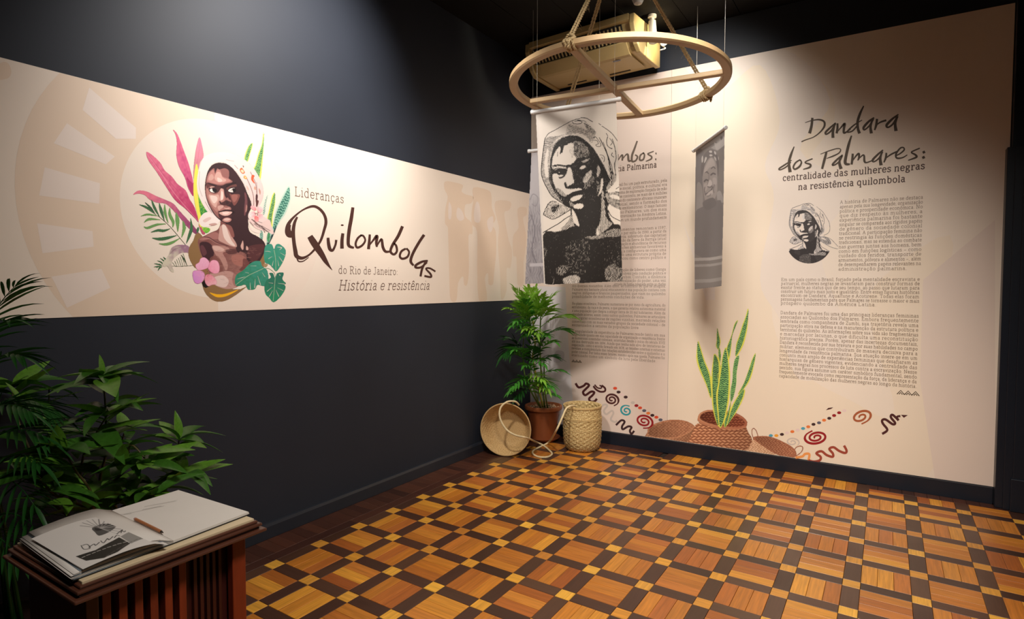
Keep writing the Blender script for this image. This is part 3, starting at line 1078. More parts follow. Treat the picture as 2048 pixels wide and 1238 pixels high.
Q = [
    [(155, 385, 14), (130, 440, 22), (118, 520, 26), (125, 620, 26), (138, 700, 30), (150, 745, 30), (200, 762, 22), (260, 735, 14), (320, 675, 16), (370, 600, 18), (400, 510, 20), (418, 430, 22), (400, 360, 20), (350, 305, 20), (290, 288, 18), (200, 325, 12), (120, 390, 16), (75, 450, 26), (62, 510, 32), (75, 548, 34), (105, 560, 26)],
    [(85, 455, 22), (75, 500, 30), (95, 545, 30), (115, 562, 24)],
    [(150, 745, 10), (165, 790, 10), (210, 790, 8), (260, 755, 6)],
    [(270, 562, 40), (300, 610, 48), (340, 670, 48), (380, 730, 40), (415, 790, 30), (450, 840, 14), (475, 872, 3)],
    [(437, 575, 20), (442, 630, 24), (455, 680, 24), (480, 690, 18), (505, 640, 16), (512, 595, 18)],
    [(573, 535, 22), (565, 600, 24), (565, 675, 26)], [(555, 460, 8), (568, 460, 12), (580, 461, 8)],
    [(665, 297, 22), (650, 400, 26), (632, 500, 26), (622, 600, 24), (630, 650, 22), (675, 668, 14)],
    [(745, 550, 14), (710, 580, 16), (690, 630, 16), (705, 665, 16), (750, 645, 16), (778, 600, 14), (760, 558, 14), (735, 555, 12)],
    [(820, 545, 16), (815, 610, 20), (808, 680, 22)], [(812, 650, 10), (850, 600, 14), (885, 560, 22), (880, 620, 20), (885, 660, 14)],
    [(885, 650, 10), (915, 600, 14), (930, 595, 18), (940, 660, 20), (965, 702, 18), (1010, 700, 12)],
    [(1120, 470, 22), (1080, 560, 22), (1030, 640, 20), (1010, 700, 18), (1040, 728, 16), (1068, 700, 16), (1062, 650, 16), (1040, 625, 12)],
    [(1150, 675, 14), (1110, 700, 16), (1095, 745, 16), (1120, 768, 16), (1165, 750, 16), (1180, 705, 14), (1155, 672, 14)],
    [(1318, 548, 20), (1270, 620, 20), (1215, 720, 20), (1195, 790, 20), (1222, 830, 14)],
    [(1352, 787, 14), (1300, 795, 16), (1245, 825, 18), (1242, 848, 16), (1290, 845, 14), (1345, 800, 12)], [(1330, 800, 14), (1300, 860, 16), (1285, 930, 16)],
    [(1422, 885, 12), (1370, 855, 12), (1335, 860, 12), (1375, 905, 14), (1380, 935, 14), (1320, 925, 14)],
]
f = brush(zl, uvL, wall_map_left(E0 + 0.0006), Q)
kids(f.build('title_lettering', ink_brown), band)

# ------------------------------------------------------------------ painted emblem (leaves, flowers, portrait)
c = Canvas(262, 255, 582, 608, 0.62)
z5, z6, z7 = zc(260, 250, 6.188), zc(260, 400, 5.896), zc(480, 250, 4.95)
C1, C2 = zc(380, 300, 7.739), zc(370, 430, 6.877)


def grad(p, q, a, b, noise_amp=0.0, sc=6.0, seed=1):
    a, b = np.array(lin(a)), np.array(lin(b))
    p, q = np.array(p, float), np.array(q, float)
    d = q - p

    def fn(X, Y):
        t = ((X - p[0]) * d[0] + (Y - p[1]) * d[1]) / (d @ d)
        if noise_amp:
            t = t + noise_amp * (vnoise(X / sc, Y / sc, seed) - 0.5) * 2
        t = np.clip(t, 0, 1)[..., None]
        return a * (1 - t) + b * t
    return fn


def snake(c, out, z, seed=1, edge='#e3e05c', dark='#1f5540', mid='#8cc070', band_px=3.2, inset=0.7, axis=None):
    """variegated sword leaf: yellow margin, banded green middle"""
    P = z(out)
    c.poly(P, edge, 4)
    C_ = np.mean(P, 0)
    Pn = np.array(P)
    # shrink across the leaf's long axis
    u = np.linalg.svd(Pn - C_)[2][0] if axis is None else np.array(axis, float)
    u = u / np.hypot(*u)
    v = np.array([-u[1], u[0]])
    D = Pn - C_
    I = C_ + (D @ u)[:, None] * u * 0.97 + (D @ v)[:, None] * v * inset
    a, b = np.array(lin(dark)), np.array(lin(mid))

    def fn(X, Y):
        s_ = (X - C_[0]) * u[0] + (Y - C_[1]) * u[1]
        w_ = (X - C_[0]) * v[0] + (Y - C_[1]) * v[1]
        n = vnoise(X / 2.2, Y / 2.2, seed)
        t = 0.5 + 0.5 * np.sin(s_ / band_px * 2 * PI + 1.3 * np.sin(w_ * 0.9) + 3 * n)
        t = np.clip((t - .5) * 1.5 + .5 + 0.6 * (vnoise(X / 5, Y / 5, seed + 3) - 0.5), 0, 1)[..., None]
        return a * (1 - t) + b * t
    c.poly([tuple(p) for p in I], fn, 4)


# pink cordyline leaves
pk1, pk2, pk3 = '#e0718f', '#b83a67', '#f0a3b5'
L1 = z5([(200, 335), (260, 360), (370, 460), (430, 560), (520, 640), (590, 730), (690, 810), (740, 920), (800, 1020), (848, 1195), (800, 1150), (690, 1040), (560, 930), (470, 800), (330, 580), (230, 440)])
c.poly(L1, grad(z5([(300, 400)])[0], z5([(760, 1050)])[0], pk1, pk2, 0.25, 5), 4)
c.line(z5([(205, 345, 4), (400, 620, 8), (560, 860, 8), (845, 1190, 4)]), 1, pk3, 5, 0.5)
c.line(z5([(210, 345, 4), (420, 620, 6), (600, 830, 6), (820, 1120, 4)]), 1, '#a62f59', 5, 0.5)
L2 = z5([(530, 55), (580, 100), (620, 190), (660, 300), (720, 460), (760, 600), (785, 720), (785, 880), (720, 780), (680, 650), (610, 520), (575, 380), (580, 220), (565, 120)])
c.poly(L2, grad(z5([(560, 80)])[0], z5([(760, 800)])[0], pk1, '#c2487a', 0.3, 5), 4)
c.poly(z5([(700, 650), (740, 690), (785, 740), (782, 870), (730, 780)]), '#a02858', 4, 0.8)
c.line(z5([(560, 90, 3), (620, 300, 6), (700, 540, 6), (775, 740, 4)]), 1, pk2, 5, 0.5)
L3 = z5([(862, 150), (890, 240), (912, 385), (870, 460), (845, 560), (800, 640), (785, 660), (790, 500), (810, 340), (835, 220)])
c.poly(L3, grad(z5([(870, 200)])[0], z5([(800, 640)])[0], '#e58aa2', '#bf7f84', 0.2, 5), 4)
c.line(z5([(868, 180, 3), (850, 360, 5), (820, 520, 4)]), 1, pk2, 5, 0.45)
L4 = z5([(38, 862), (100, 812), (200, 820), (330, 880), (450, 930), (540, 975), (620, 1070), (730, 1190), (790, 1290), (700, 1238), (620, 1150), (520, 1040), (440, 975), (330, 960), (240, 920), (180, 865), (100, 850)])
c.poly(L4, grad(z5([(200, 860)])[0], z5([(700, 1180)])[0], '#e2788f', '#a04572', 0.2, 5), 4)
c.poly(z6([(540, 130), (640, 200), (730, 280), (800, 370), (830, 420), (770, 400), (690, 330), (620, 250)]), grad(z6([(600, 200)])[0], z6([(800, 390)])[0], '#b0527d', '#7d3a5c', 0.3, 4), 3)
c.poly(z6([(810, 290), (850, 310), (888, 395), (850, 400)]), '#b8506a', 3)
# palm fronds
gd, gm = '#3f6b45', '#6c9a58'


def leaflet(pts, z, w, col):
    p = z(pts)
    n = len(p)
    q = cr([(a[0], a[1], w * math.sin(PI * (0.08 + 0.86 * i / (n - 1)))) for i, a in enumerate(p)], 5)
    c.line(q, 1, col)


for pts, w, col in [
        ([(110, 55), (200, 90), (310, 175)], 4.6, gd), ([(180, 30), (240, 90), (290, 150)], 4.2, '#35553b'), ([(255, 0), (290, 90), (350, 200)], 5, gd),
        ([(345, 40), (370, 130), (405, 240)], 6, gd), ([(410, 55), (415, 150), (450, 270)], 5.4, gm), ([(470, 95), (470, 170), (510, 260), (505, 320)], 6.2, gm),
        ([(545, 150), (560, 240), (565, 370)], 8, gm), ([(625, 250), (640, 330), (610, 440)], 6.6, gm), ([(715, 220), (725, 330), (700, 420), (665, 510)], 6.4, gd),
        ([(805, 320), (800, 350), (790, 390)], 5, gd),
        ([(130, 190), (210, 170), (330, 188)], 4, gm), ([(170, 262), (230, 225), (360, 235)], 5, gm), ([(165, 315), (210, 328), (320, 290), (425, 282)], 5, gm),
        ([(250, 380), (330, 358), (400, 362), (475, 338)], 5.4, gd), ([(265, 448), (350, 460), (440, 448), (550, 418)], 6.6, gd), ([(345, 515), (420, 522), (500, 500), (585, 452)], 5.6, gm)]:
    leaflet(pts, z6, w, col)
c.line(z6([(330, 185), (440, 280), (540, 390), (660, 535)]), 0.9, '#3c4a30', 5)
for k in range(9):
    a = (290 + k * 22, 830 - k * 19)
    leaflet([(a[0] - 15, a[1] - 25), (a[0] + 40, a[1] + 5)] if k % 2 else [(a[0] - 12, a[1] + 5), (a[0] + 30, a[1] - 30)], z6, 1.9, gd)
for pts in [([(320, 715), (370, 735), (395, 770)]), ([(355, 685), (395, 715), (410, 740)]), ([(285, 750), (340, 760), (380, 775)]), ([(390, 670), (415, 695), (430, 710)]), ([(280, 790), (330, 785), (375, 785)]), ([(330, 835), (350, 800), (385, 785)])]:
    leaflet(pts, z6, 2.6, gd)
for k in range(7):
    leaflet([(500 + k * 27 - k * k, 735 - k * 17), (530 + k * 24, 775)], z6, 3.4, gd if k % 2 else '#4c7a4a')
leaflet([(600, 645), (640, 700), (675, 775)], z6, 2.4, '#3c4a30')
c.line(z6([(490, 778), (600, 782), (760, 770)]), 0.8, '#4a5a3c', 3)
# curled grey leaf
c.poly(z6([(460, 640), (490, 565), (560, 530), (660, 530), (700, 560), (705, 620), (620, 620), (560, 650), (510, 700), (490, 760), (520, 845), (480, 840), (440, 780), (400, 790), (385, 740), (430, 690)]),
       grad(z6([(680, 560)])[0], z6([(430, 770)])[0], '#9a7388', '#d4cbb6', 0.35, 5), 4)
c.line(z6([(470, 640, 6), (530, 580, 10), (640, 545, 6)]), 1, '#7c6a68', 4, 0.5)
# sword leaves
snake(c, [(232, 60), (215, 190), (180, 290), (150, 400), (128, 450), (190, 545), (208, 520), (225, 350), (236, 200)], z7, 2, axis=(-.28, 1))
snake(c, [(128, 185), (95, 195), (65, 250), (40, 345), (75, 365), (100, 290)], z7, 4, axis=(-.3, 1))
snake(c, [(345, 670), (320, 700), (290, 830), (268, 960), (318, 1020), (325, 900), (350, 760)], z7, 5, axis=(-.25, 1))
c.poly(z7([(485, 605), (430, 680), (380, 790), (345, 880), (320, 1010), (265, 1150), (250, 1170), (290, 1175), (340, 1060), (400, 950), (450, 880), (495, 760), (500, 690)]), '#b9d0c2', 4)
snake(c, [(485, 612), (440, 690), (385, 800), (350, 900), (325, 1010), (340, 1040), (395, 940), (440, 870), (490, 750), (497, 690)], z7, 6, edge='#9fc2b0', dark='#1f5f55', mid='#7fb39c', band_px=5.5, axis=(-.4, 1), inset=.9)
c.poly(z7([(350, 1010), (300, 1110), (265, 1175), (290, 1175), (345, 1060), (365, 985)]), '#2f4a4a', 3)
snake(c, [(275, 690), (240, 750), (225, 890), (250, 880), (262, 770)], z7, 7, edge='#dfe3d8', dark='#2f6a5c', mid='#d5dfd0', axis=(-.25, 1))
snake(c, [(200, 1050), (190, 1110), (215, 1145), (235, 1100), (225, 1050)], z7, 8, edge='#dfe3d8', dark='#2f6a5c', mid='#9fc2b0', axis=(.1, 1))
snake(c, [(275, 1070), (262, 1140), (290, 1160), (305, 1080)], z7, 8, edge='#9fc2b0', dark='#1f5f45', mid='#5fae72', axis=(.1, 1))
c.poly(z5([(820, 480), (795, 620), (785, 800), (800, 960), (840, 1140), (870, 1260), (950, 1238), (1000, 1160), (960, 1080), (860, 900), (840, 700), (845, 560)]), '#e9e15a', 4)
c.poly(z5([(845, 600), (830, 660), (835, 800), (880, 1130), (960, 1085), (880, 950), (850, 760)]), grad(z5([(840, 600)])[0], z5([(920, 1080)])[0], '#a9d04c', '#2c8a3c', 0.5, 2.5), 4)
c.poly(C2([(180, 10), (240, 200), (300, 250), (350, 190), (260, 150)]), grad(C2([(200, 30)])[0], C2([(310, 230)])[0], '#e6e457', '#5fb03a', 0.3, 3), 3)
# mustard disc behind the bust
c.poly(C2([(150, 262), (235, 285), (300, 600), (420, 950), (600, 1010), (840, 985), (1020, 640), (1075, 440), (1100, 500), (1090, 700), (960, 900), (830, 1000), (700, 1100), (560, 1178), (440, 1190), (340, 1140), (268, 1050), (235, 940), (200, 770), (130, 720), (70, 620), (45, 520), (65, 430), (115, 350)]), '#8d6b45', 3)
c.poly(C2([(230, 930), (270, 890), (330, 985), (285, 1005), (248, 985)]), '#1a120e')
c.poly(C2([(340, 1065), (440, 1090), (560, 1082), (735, 1025), (640, 1085), (540, 1125), (450, 1132), (385, 1105)]), '#f4b119', 3)
# ---- skin
D_, B_, M_, L_, H_ = '#3a2327', '#643a38', '#94605b', '#cfa297', '#ead6cc'
body = C2([(180, 345), (260, 290), (370, 235), (450, 200), (485, 130), (500, 60), (600, 20), (860, 20), (870, 160), (900, 240), (1000, 295), (1085, 365), (1108, 450), (1060, 560), (1000, 690), (900, 820), (760, 960), (690, 1000), (600, 1018), (500, 1003), (400, 950), (330, 800), (230, 570), (190, 450)])
c.poly(body, grad(C2([(300, 300)])[0], C2([(600, 1000)])[0], '#7d4c48', '#8f625b', 0.35, 6), 3)
c.poly(C2([(620, 20), (862, 20), (870, 160), (900, 240), (1000, 295), (1085, 365), (1108, 450), (1070, 560), (1010, 650), (900, 680), (850, 620), (840, 540), (760, 500), (720, 510), (700, 400), (650, 290), (600, 160), (560, 120)]), D_, 3)
c.poly(C2([(880, 430), (1060, 400), (1090, 450), (1040, 560), (960, 640), (880, 600), (860, 500)]), '#5a3233', 4, 0.8)
c.poly(C2([(205, 385), (300, 370), (370, 420), (400, 500), (385, 580), (340, 625), (260, 600), (215, 500)]), '#3d2127', 4)
c.poly(C2([(210, 440), (250, 420), (300, 520), (250, 560)]), '#6d3f45', 4, 0.7)
for pts, col, al in [
        ([(480, 160), (540, 130), (590, 190), (640, 290), (700, 380), (710, 440), (640, 430), (540, 390), (460, 340), (470, 240)], L_, .75),
        ([(510, 140), (560, 150), (600, 260), (640, 350), (690, 420), (650, 420), (580, 370), (530, 290)], H_, .7),
        ([(560, 130), (640, 160), (680, 290), (640, 300), (600, 200)], '#8c5650', .9),
        ([(200, 330), (300, 280), (400, 235), (460, 260), (450, 330), (340, 330), (240, 350)], '#a8716b', .8),
        ([(370, 430), (470, 420), (600, 450), (590, 500), (520, 520), (560, 600), (590, 700), (560, 760), (500, 640), (430, 560)], '#b98a80', .8),
        ([(380, 430), (460, 430), (540, 470), (520, 500), (450, 500), (400, 480)], '#d9b3a8', .7),
        ([(560, 480), (700, 470), (720, 520), (640, 540), (580, 530)], '#4e2c2e', .8),
        ([(640, 570), (720, 540), (800, 560), (840, 620), (820, 700), (740, 700), (660, 660)], '#a2685e', .9),
        ([(800, 600), (860, 620), (880, 680), (800, 760), (740, 760), (790, 700)], '#6a3c3a', .9),
        ([(340, 600), (440, 560), (500, 640), (520, 760), (440, 800), (380, 760)], '#7a4a44', .7),
        ([(330, 820), (430, 800), (560, 770), (660, 790), (720, 860), (700, 990), (600, 1018), (500, 1003), (400, 950)], '#c69a90', .75),
        ([(400, 860), (520, 830), (600, 900), (560, 990), (460, 980), (400, 940)], '#e6cfc7', .7),
        ([(680, 780), (760, 760), (740, 880), (690, 980), (650, 900)], '#93605a', .7)]:
    c.poly(C2(pts), col, 4, al)
c.line(C2([(240, 300, 8), (330, 310, 14), (420, 370, 16), (520, 410, 18), (600, 420, 8)]), 1, '#5a3336', 5, .8)
c.line(C2([(250, 330), (340, 330), (430, 385), (560, 430)]), 0.9, '#c79288', 5, .6)
# fine skin strokes
rs = random.Random(5)
for _ in range(170):
    x, y = rs.uniform(420, 1040), rs.uniform(440, 980)
    if (x - 240) + (y - 430) * 0.2 < 180 or y > 1010 - abs(x - 600) * 0.9:
        continue
    c.line(C2([(x, y), (x + rs.uniform(20, 60), y + rs.uniform(-15, 25))]), 0.7, rs.choice([D_, '#b98378', '#5a3336', '#a8716b']), 0, .35)
c.poly(C2([(795, 350), (805, 400), (803, 470), (785, 475), (765, 430), (780, 385)]), L_, 3)
c.poly(C2([(845, 425), (868, 450), (868, 480), (840, 478)]), L_, 3)
c.poly(C2([(700, 440), (760, 470), (740, 520), (715, 500)]), D_, 3)
# ---- scarf
scarf = '#efe2dc'
c.poly(C1([(470, 190), (350, 215), (280, 310), (235, 440), (225, 620), (290, 860), (460, 1075), (450, 1110), (330, 1000), (250, 930), (170, 790), (125, 680), (108, 560), (112, 430), (140, 300), (200, 130), (330, 50), (520, 30), (700, 70), (860, 160), (960, 250), (1060, 400), (1130, 560), (1140, 700), (1100, 820), (1030, 900), (950, 890), (940, 760), (870, 600), (780, 430), (660, 280), (560, 210)]), grad((398, 330), (525, 390), '#efe3de', '#dcc0bb'), 3)
c.poly(C1([(1000, 1000), (1150, 1040), (1230, 1100), (1300, 1300), (1200, 1210), (1080, 1200), (960, 1120), (900, 1040), (920, 960)]), '#e2c9c4', 3)
c.poly(C2([(870, 60), (1000, 130), (1150, 60), (1190, 150), (1215, 265), (1130, 230), (1020, 205), (930, 150)]), '#e0c3bd', 3)
c.poly(C2([(865, 40), (905, 170), (960, 180), (1010, 225), (1060, 235), (1000, 250), (920, 220), (880, 150)]), '#e9d6cc', 3)
for k in range(16):
    a, b = rs.uniform(0, 1), rs.uniform(0, 1)
    x, y = 880 + 190 * a, 60 + 110 * a + 60 * (b - .5)
    c.line(C2([(x, y), (x + rs.uniform(40, 120), y + rs.uniform(30, 80))]), 1.3, rs.choice([D_, '#5c3a3c', '#7d5654']), 0, .75)
# knot left
c.poly(C1([(140, 1080), (200, 990), (280, 960), (350, 1000), (440, 1060), (460, 1090), (420, 1150), (340, 1170), (240, 1195), (180, 1180), (140, 1130)]), '#efe0da', 4)
c.poly(C1([(200, 1090), (290, 1040), (330, 1060), (240, 1120)]), '#dcb7af', 4, .8)
c.poly(C1([(290, 1150), (380, 1130), (420, 1150), (340, 1175)]), '#b98378', 4, .8)
# face opening
face = C1([(470, 197), (400, 205), (335, 240), (280, 320), (248, 430), (232, 540), (234, 640), (250, 730), (290, 850), (340, 950), (400, 1030), (470, 1090), (560, 1140), (640, 1160), (760, 1160), (890, 1130), (900, 1000), (950, 890), (940, 790), (880, 650), (825, 520), (745, 390), (655, 280), (565, 215)])
c.poly(face, D_, 3)
F1 = [
    # lit side of the face, broad then lighter
    ([(350, 292), (378, 290), (385, 360), (420, 285), (455, 300), (540, 282), (600, 320), (605, 400), (600, 440), (655, 480), (640, 505), (560, 522), (500, 548), (420, 545), (350, 532), (290, 508), (252, 515), (252, 450), (290, 350)], M_, 1),
    ([(345, 310), (375, 320), (390, 375), (425, 300), (470, 320), (490, 380), (520, 420), (600, 450), (630, 485), (560, 505), (500, 530), (400, 525), (290, 495), (265, 480), (290, 380)], '#b98078', 1),
    ([(420, 340), (470, 350), (500, 420), (560, 460), (540, 490), (480, 500), (420, 490), (380, 440), (390, 390)], L_, 1),
    ([(300, 400), (340, 370), (370, 430), (330, 470), (285, 460)], L_, .8),
    ([(420, 430), (470, 440), (500, 480), (440, 495)], H_, .6),
    ([(250, 545), (300, 560), (330, 560), (440, 590), (455, 620), (520, 600), (535, 690), (560, 740), (610, 755), (640, 800), (600, 850), (560, 860), (620, 880), (640, 915), (600, 940), (560, 950), (470, 955), (440, 985), (470, 1060), (400, 1010), (330, 900), (280, 800), (248, 700), (240, 620)], M_, 1),
    ([(255, 560), (290, 600), (300, 650), (400, 680), (440, 650), (470, 600), (515, 610), (530, 690), (540, 740), (530, 790), (470, 820), (440, 850), (440, 910), (420, 960), (360, 900), (300, 800), (260, 700)], '#b07a71', 1),
    ([(290, 690), (370, 700), (440, 690), (450, 760), (420, 830), (400, 890), (350, 850), (310, 780)], L_, 1),
    ([(310, 710), (400, 715), (425, 760), (390, 820), (350, 810)], H_, .7),
    ([(475, 600), (512, 610), (525, 700), (510, 770), (470, 785), (455, 770), (470, 690)], L_, 1),
    ([(485, 640), (510, 660), (512, 750), (480, 770)], H_, .9),
    ([(575, 735), (615, 760), (610, 785), (580, 775)], '#9c6660', 1),
    # sockets and brows
    ([(252, 520), (290, 508), (350, 525), (425, 548), (450, 575), (400, 590), (330, 560), (290, 575), (262, 600)], B_, 1),
    ([(258, 512), (300, 512), (360, 525), (430, 548), (460, 575), (420, 572), (340, 548), (290, 528)], D_, 1),
    ([(400, 560), (470, 550), (470, 600), (440, 650), (410, 660), (430, 610)], '#4b2b2d', 1),
    ([(285, 595), (320, 565), (380, 560), (420, 590), (430, 640), (395, 672), (340, 662), (300, 640)], '#4b2b2d', 1),
    ([(305, 575), (340, 562), (385, 568), (350, 580), (320, 590)], L_, .9),
    ([(305, 618), (325, 600), (345, 600), (360, 640), (385, 655), (345, 655), (318, 642)], '#efe4dd', 1),
    ([(345, 600), (375, 592), (412, 610), (412, 645), (385, 655), (355, 640)], '#1f1416', 1),
    ([(560, 560), (600, 532), (700, 498), (715, 515), (650, 540), (590, 575), (560, 600)], '#2b1a1d', 1),
    ([(560, 590), (590, 570), (640, 545), (710, 530), (725, 560), (690, 570), (620, 580), (585, 620)], '#6a403d', 1),
    ([(590, 630), (620, 600), (670, 588), (690, 592), (640, 615), (612, 640)], '#efe0d8', 1),
    ([(600, 640), (640, 625), (660, 618), (672, 650), (630, 652)], '#e9d9d2', 1),
    ([(655, 600), (690, 592), (712, 615), (705, 645), (672, 655)], '#1d1315', 1),
    ([(565, 640), (600, 655), (640, 690), (640, 760), (610, 770), (580, 720), (560, 680)], '#4b2b2d', 1),
    ([(610, 670), (650, 690), (690, 680), (770, 690), (760, 750), (720, 830), (680, 860), (650, 800), (630, 740)], '#7b4843', 1),
    ([(640, 700), (700, 690), (740, 710), (710, 790), (670, 800)], '#9c625a', .9),
    # nose base, lips, chin
    ([(450, 790), (480, 812), (520, 800), (560, 775), (600, 790), (640, 810), (600, 850), (540, 860), (500, 850), (470, 838)], '#4b2b2d', 1),
    ([(455, 790), (475, 800), (480, 830), (462, 830)], D_, 1), ([(560, 800), (600, 810), (590, 835), (560, 832)], D_, 1),
    ([(430, 870), (500, 855), (520, 880), (470, 935), (440, 930)], L_, .9),
    ([(440, 950), (490, 905), (530, 888), (560, 900), (600, 890), (640, 918), (600, 925), (540, 930), (480, 950)], '#a8706a', 1),
    ([(520, 888), (560, 898), (600, 890), (620, 905), (560, 918)], L_, .8),
    ([(430, 955), (480, 940), (540, 925), (600, 925), (680, 945), (690, 975), (640, 990), (640, 950), (560, 945), (480, 965)], '#2b1a1d', 1),
    ([(450, 972), (500, 955), (560, 950), (640, 955), (650, 972), (600, 1010), (530, 1018), (480, 1000)], '#d9aca2', 1),
    ([(500, 965), (560, 958), (610, 965), (570, 995), (520, 995)], '#ead0c6', .9),
    ([(440, 985), (480, 1005), (530, 1022), (600, 1015), (640, 1000), (640, 1040), (560, 1040), (490, 1060), (450, 1040)], '#4b2b2d', 1),
    ([(500, 1085), (530, 1055), (580, 1045), (630, 1060), (640, 1085), (610, 1112), (560, 1118), (520, 1105)], '#b98078', 1),
    ([(520, 1080), (560, 1055), (610, 1062), (620, 1080), (570, 1098)], '#ddbab0', .9),
    # ear and neck edge
    ([(842, 660), (870, 680), (885, 760), (888, 880), (860, 1000), (840, 1010), (838, 900), (850, 780)], '#6d4145', 1),
    ([(868, 850), (885, 870), (880, 940), (858, 960)], '#a3746c', 1),
]
for pts, col, al in F1:
    c.poly(C1(pts), col, 3, al)
# scarf ornaments and folds
for pts, w in [([(935, 340), (1010, 500), (1030, 640), (1040, 830)], 1.3), ([(880, 440), (950, 600), (985, 740), (985, 870)], 1.5), ([(1030, 500), (1040, 640), (1030, 760)], .9),
               ([(690, 235), (740, 290)], 1.0), ([(560, 150), (680, 175)], .7), ([(235, 800), (290, 900), (340, 970)], .9), ([(150, 330), (140, 560), (190, 720)], .6)]:
    c.line(C1(pts), w, '#7d5654', 5, .8)
c.poly(C1([(1020, 690), (1050, 700), (1040, 800), (1030, 860), (1015, 780)]), '#4b2b2d', 3)
c.poly(C1([(1030, 780), (1065, 790), (1040, 880), (1020, 860)]), '#5c3432', 3)
for pts, col in [([(770, 300), (800, 275), (830, 310), (850, 350), (820, 370), (785, 345)], '#c76b3c'), ([(785, 315), (815, 305), (835, 345), (805, 350)], '#ecc9a5'),
                 ([(835, 400), (860, 400), (885, 440), (860, 452), (830, 430)], '#d99848'), ([(845, 412), (865, 420), (862, 440)], '#f0d7ae'),
                 ([(960, 385), (1000, 400), (980, 450), (1005, 520), (975, 500), (945, 450)], '#cf5a35'), ([(815, 240), (835, 250), (825, 275)], '#6b5650'),
                 ([(1000, 560), (1025, 590), (1010, 620), (990, 595)], '#c79a86'), ([(1065, 590), (1095, 640), (1085, 695), (1068, 650)], '#b98a7c'), ([(870, 545), (905, 590), (910, 630), (885, 600)], '#cfaa9a')]:
    c.poly(C1(pts), col, 4)


# flowers
def flower(ctr, petals, z, core):
    for (p, col, col2) in petals:
        q = z(p)
        c.poly(q, grad(z([ctr])[0], np.mean(q, 0) * 2 - np.array(z([ctr])[0]), col2, col, .15, 3), 4)
    x, y = z([ctr])[0]
    r_ = random.Random(9)
    for _ in range(26):
        a, d = r_.uniform(0, 2 * PI), r_.uniform(.2, 1) * core
        c.poly([(x + math.cos(a) * d + 0.8 * math.cos(b), y + math.sin(a) * d + 0.8 * math.sin(b)) for b in (0, 2.1, 4.2)], r_.choice(['#6a1330', '#d8405c', '#301018']))


flower((290, 790), [([(270, 745), (180, 760), (145, 690), (195, 650), (215, 600), (270, 585), (330, 640), (330, 710)], '#eeb4cf', '#e59bb8'),
                    ([(320, 740), (345, 650), (390, 620), (450, 640), (475, 720), (460, 790), (390, 800)], '#f0aec4', '#e58ca8'),
                    ([(260, 790), (200, 765), (120, 770), (105, 830), (130, 920), (180, 945), (240, 915), (270, 850)], '#cf86cf', '#e7a2c4'),
                    ([(300, 820), (370, 830), (430, 900), (430, 950), (370, 960), (320, 978), (280, 930), (275, 860)], '#eab9c0', '#e0788e')], C2, 9)
flower((1030, 985), [([(1000, 950), (940, 960), (918, 985), (930, 1030), (980, 1045), (1015, 1010)], '#f3ece8', '#e57f88'), ([(1000, 940), (940, 900), (950, 860), (1000, 870), (1030, 920)], '#ecc9cb', '#e0656c'),
                     ([(1040, 940), (1050, 880), (1100, 880), (1130, 930), (1080, 980)], '#f0d6d8', '#e88d90'), ([(1060, 990), (1130, 1000), (1120, 1060), (1070, 1060)], '#efd0d3', '#e88d90'),
                     ([(1010, 1020), (1060, 1040), (1060, 1100), (1020, 1110), (995, 1060)], '#f0a5a5', '#dd5a5a')], C1, 4)


for _f, _c in (([(270, 745), (180, 760), (145, 690), (195, 650), (215, 600), (270, 585), (330, 640), (330, 710)], C2), ([(320, 740), (345, 650), (390, 620), (450, 640), (475, 720), (460, 790), (390, 800)], C2),
               ([(260, 790), (200, 765), (120, 770), (105, 830), (130, 920), (180, 945), (240, 915), (270, 850)], C2), ([(300, 820), (370, 830), (430, 900), (430, 950), (370, 960), (320, 978), (280, 930), (275, 860)], C2)):
    q = cr(_c(_f), 4, True)
    c.line(q + q[:1], 0.55, '#c4708f', 0, .7)
# cut-leaf philodendron leaves
def monstera(out, z, mid, cuts, d1, d2):
    q = z(out)
    c.poly(q, grad(q[0], q[len(q) // 2], d1, d2, .45, 3.5), 4)
    c.line(z(mid), 0.8, '#b9c7a4', 4, .8)
    for ct in cuts:
        c.line(z([(a, b, w * 2.1) for a, b, w in ct]), 1, '#e4d3c6', 3)


monstera([(1225, 470), (1190, 400), (1110, 420), (1085, 540), (1100, 650), (1160, 680), (1210, 730), (1250, 775), (1290, 740), (1350, 640), (1385, 540), (1380, 470), (1300, 400), (1250, 410)], C2,
         [(1225, 480), (1245, 600), (1250, 760)],
         [[(1100, 500, 1), (1150, 500, 2), (1180, 510, .5)], [(1150, 600, 2.4), (1200, 570, .6)], [(1200, 700, 3), (1215, 630, .8)], [(1290, 700, 3), (1275, 620, .6)], [(1340, 640, 3.4), (1290, 570, .6)], [(1380, 560, 2), (1310, 520, .8)], [(1270, 440, 2), (1330, 450, 4), (1300, 480, 1)]], '#3d9079', '#2f8a6c')
monstera([(1060, 700), (1040, 640), (960, 635), (880, 680), (800, 760), (710, 820), (685, 900), (700, 970), (760, 975), (830, 960), (870, 1025), (960, 1020), (1000, 960), (1090, 980), (1140, 930), (1150, 860), (1130, 760)], C2,
         [(1080, 735), (960, 790), (860, 840), (700, 960)],
         [[(720, 880, 1), (790, 860, 2.2), (830, 850, .6)], [(900, 1020, 4), (895, 930, 1)], [(960, 1000, 4), (965, 880, 1)], [(1040, 960, 3), (1000, 840, 1)], [(830, 790, 1), (880, 800, 1.6)], [(1100, 850, 2), (1060, 790, .6)], [(900, 700, .6), (980, 700, 1.4)]], '#3a8d78', '#2f7f60')
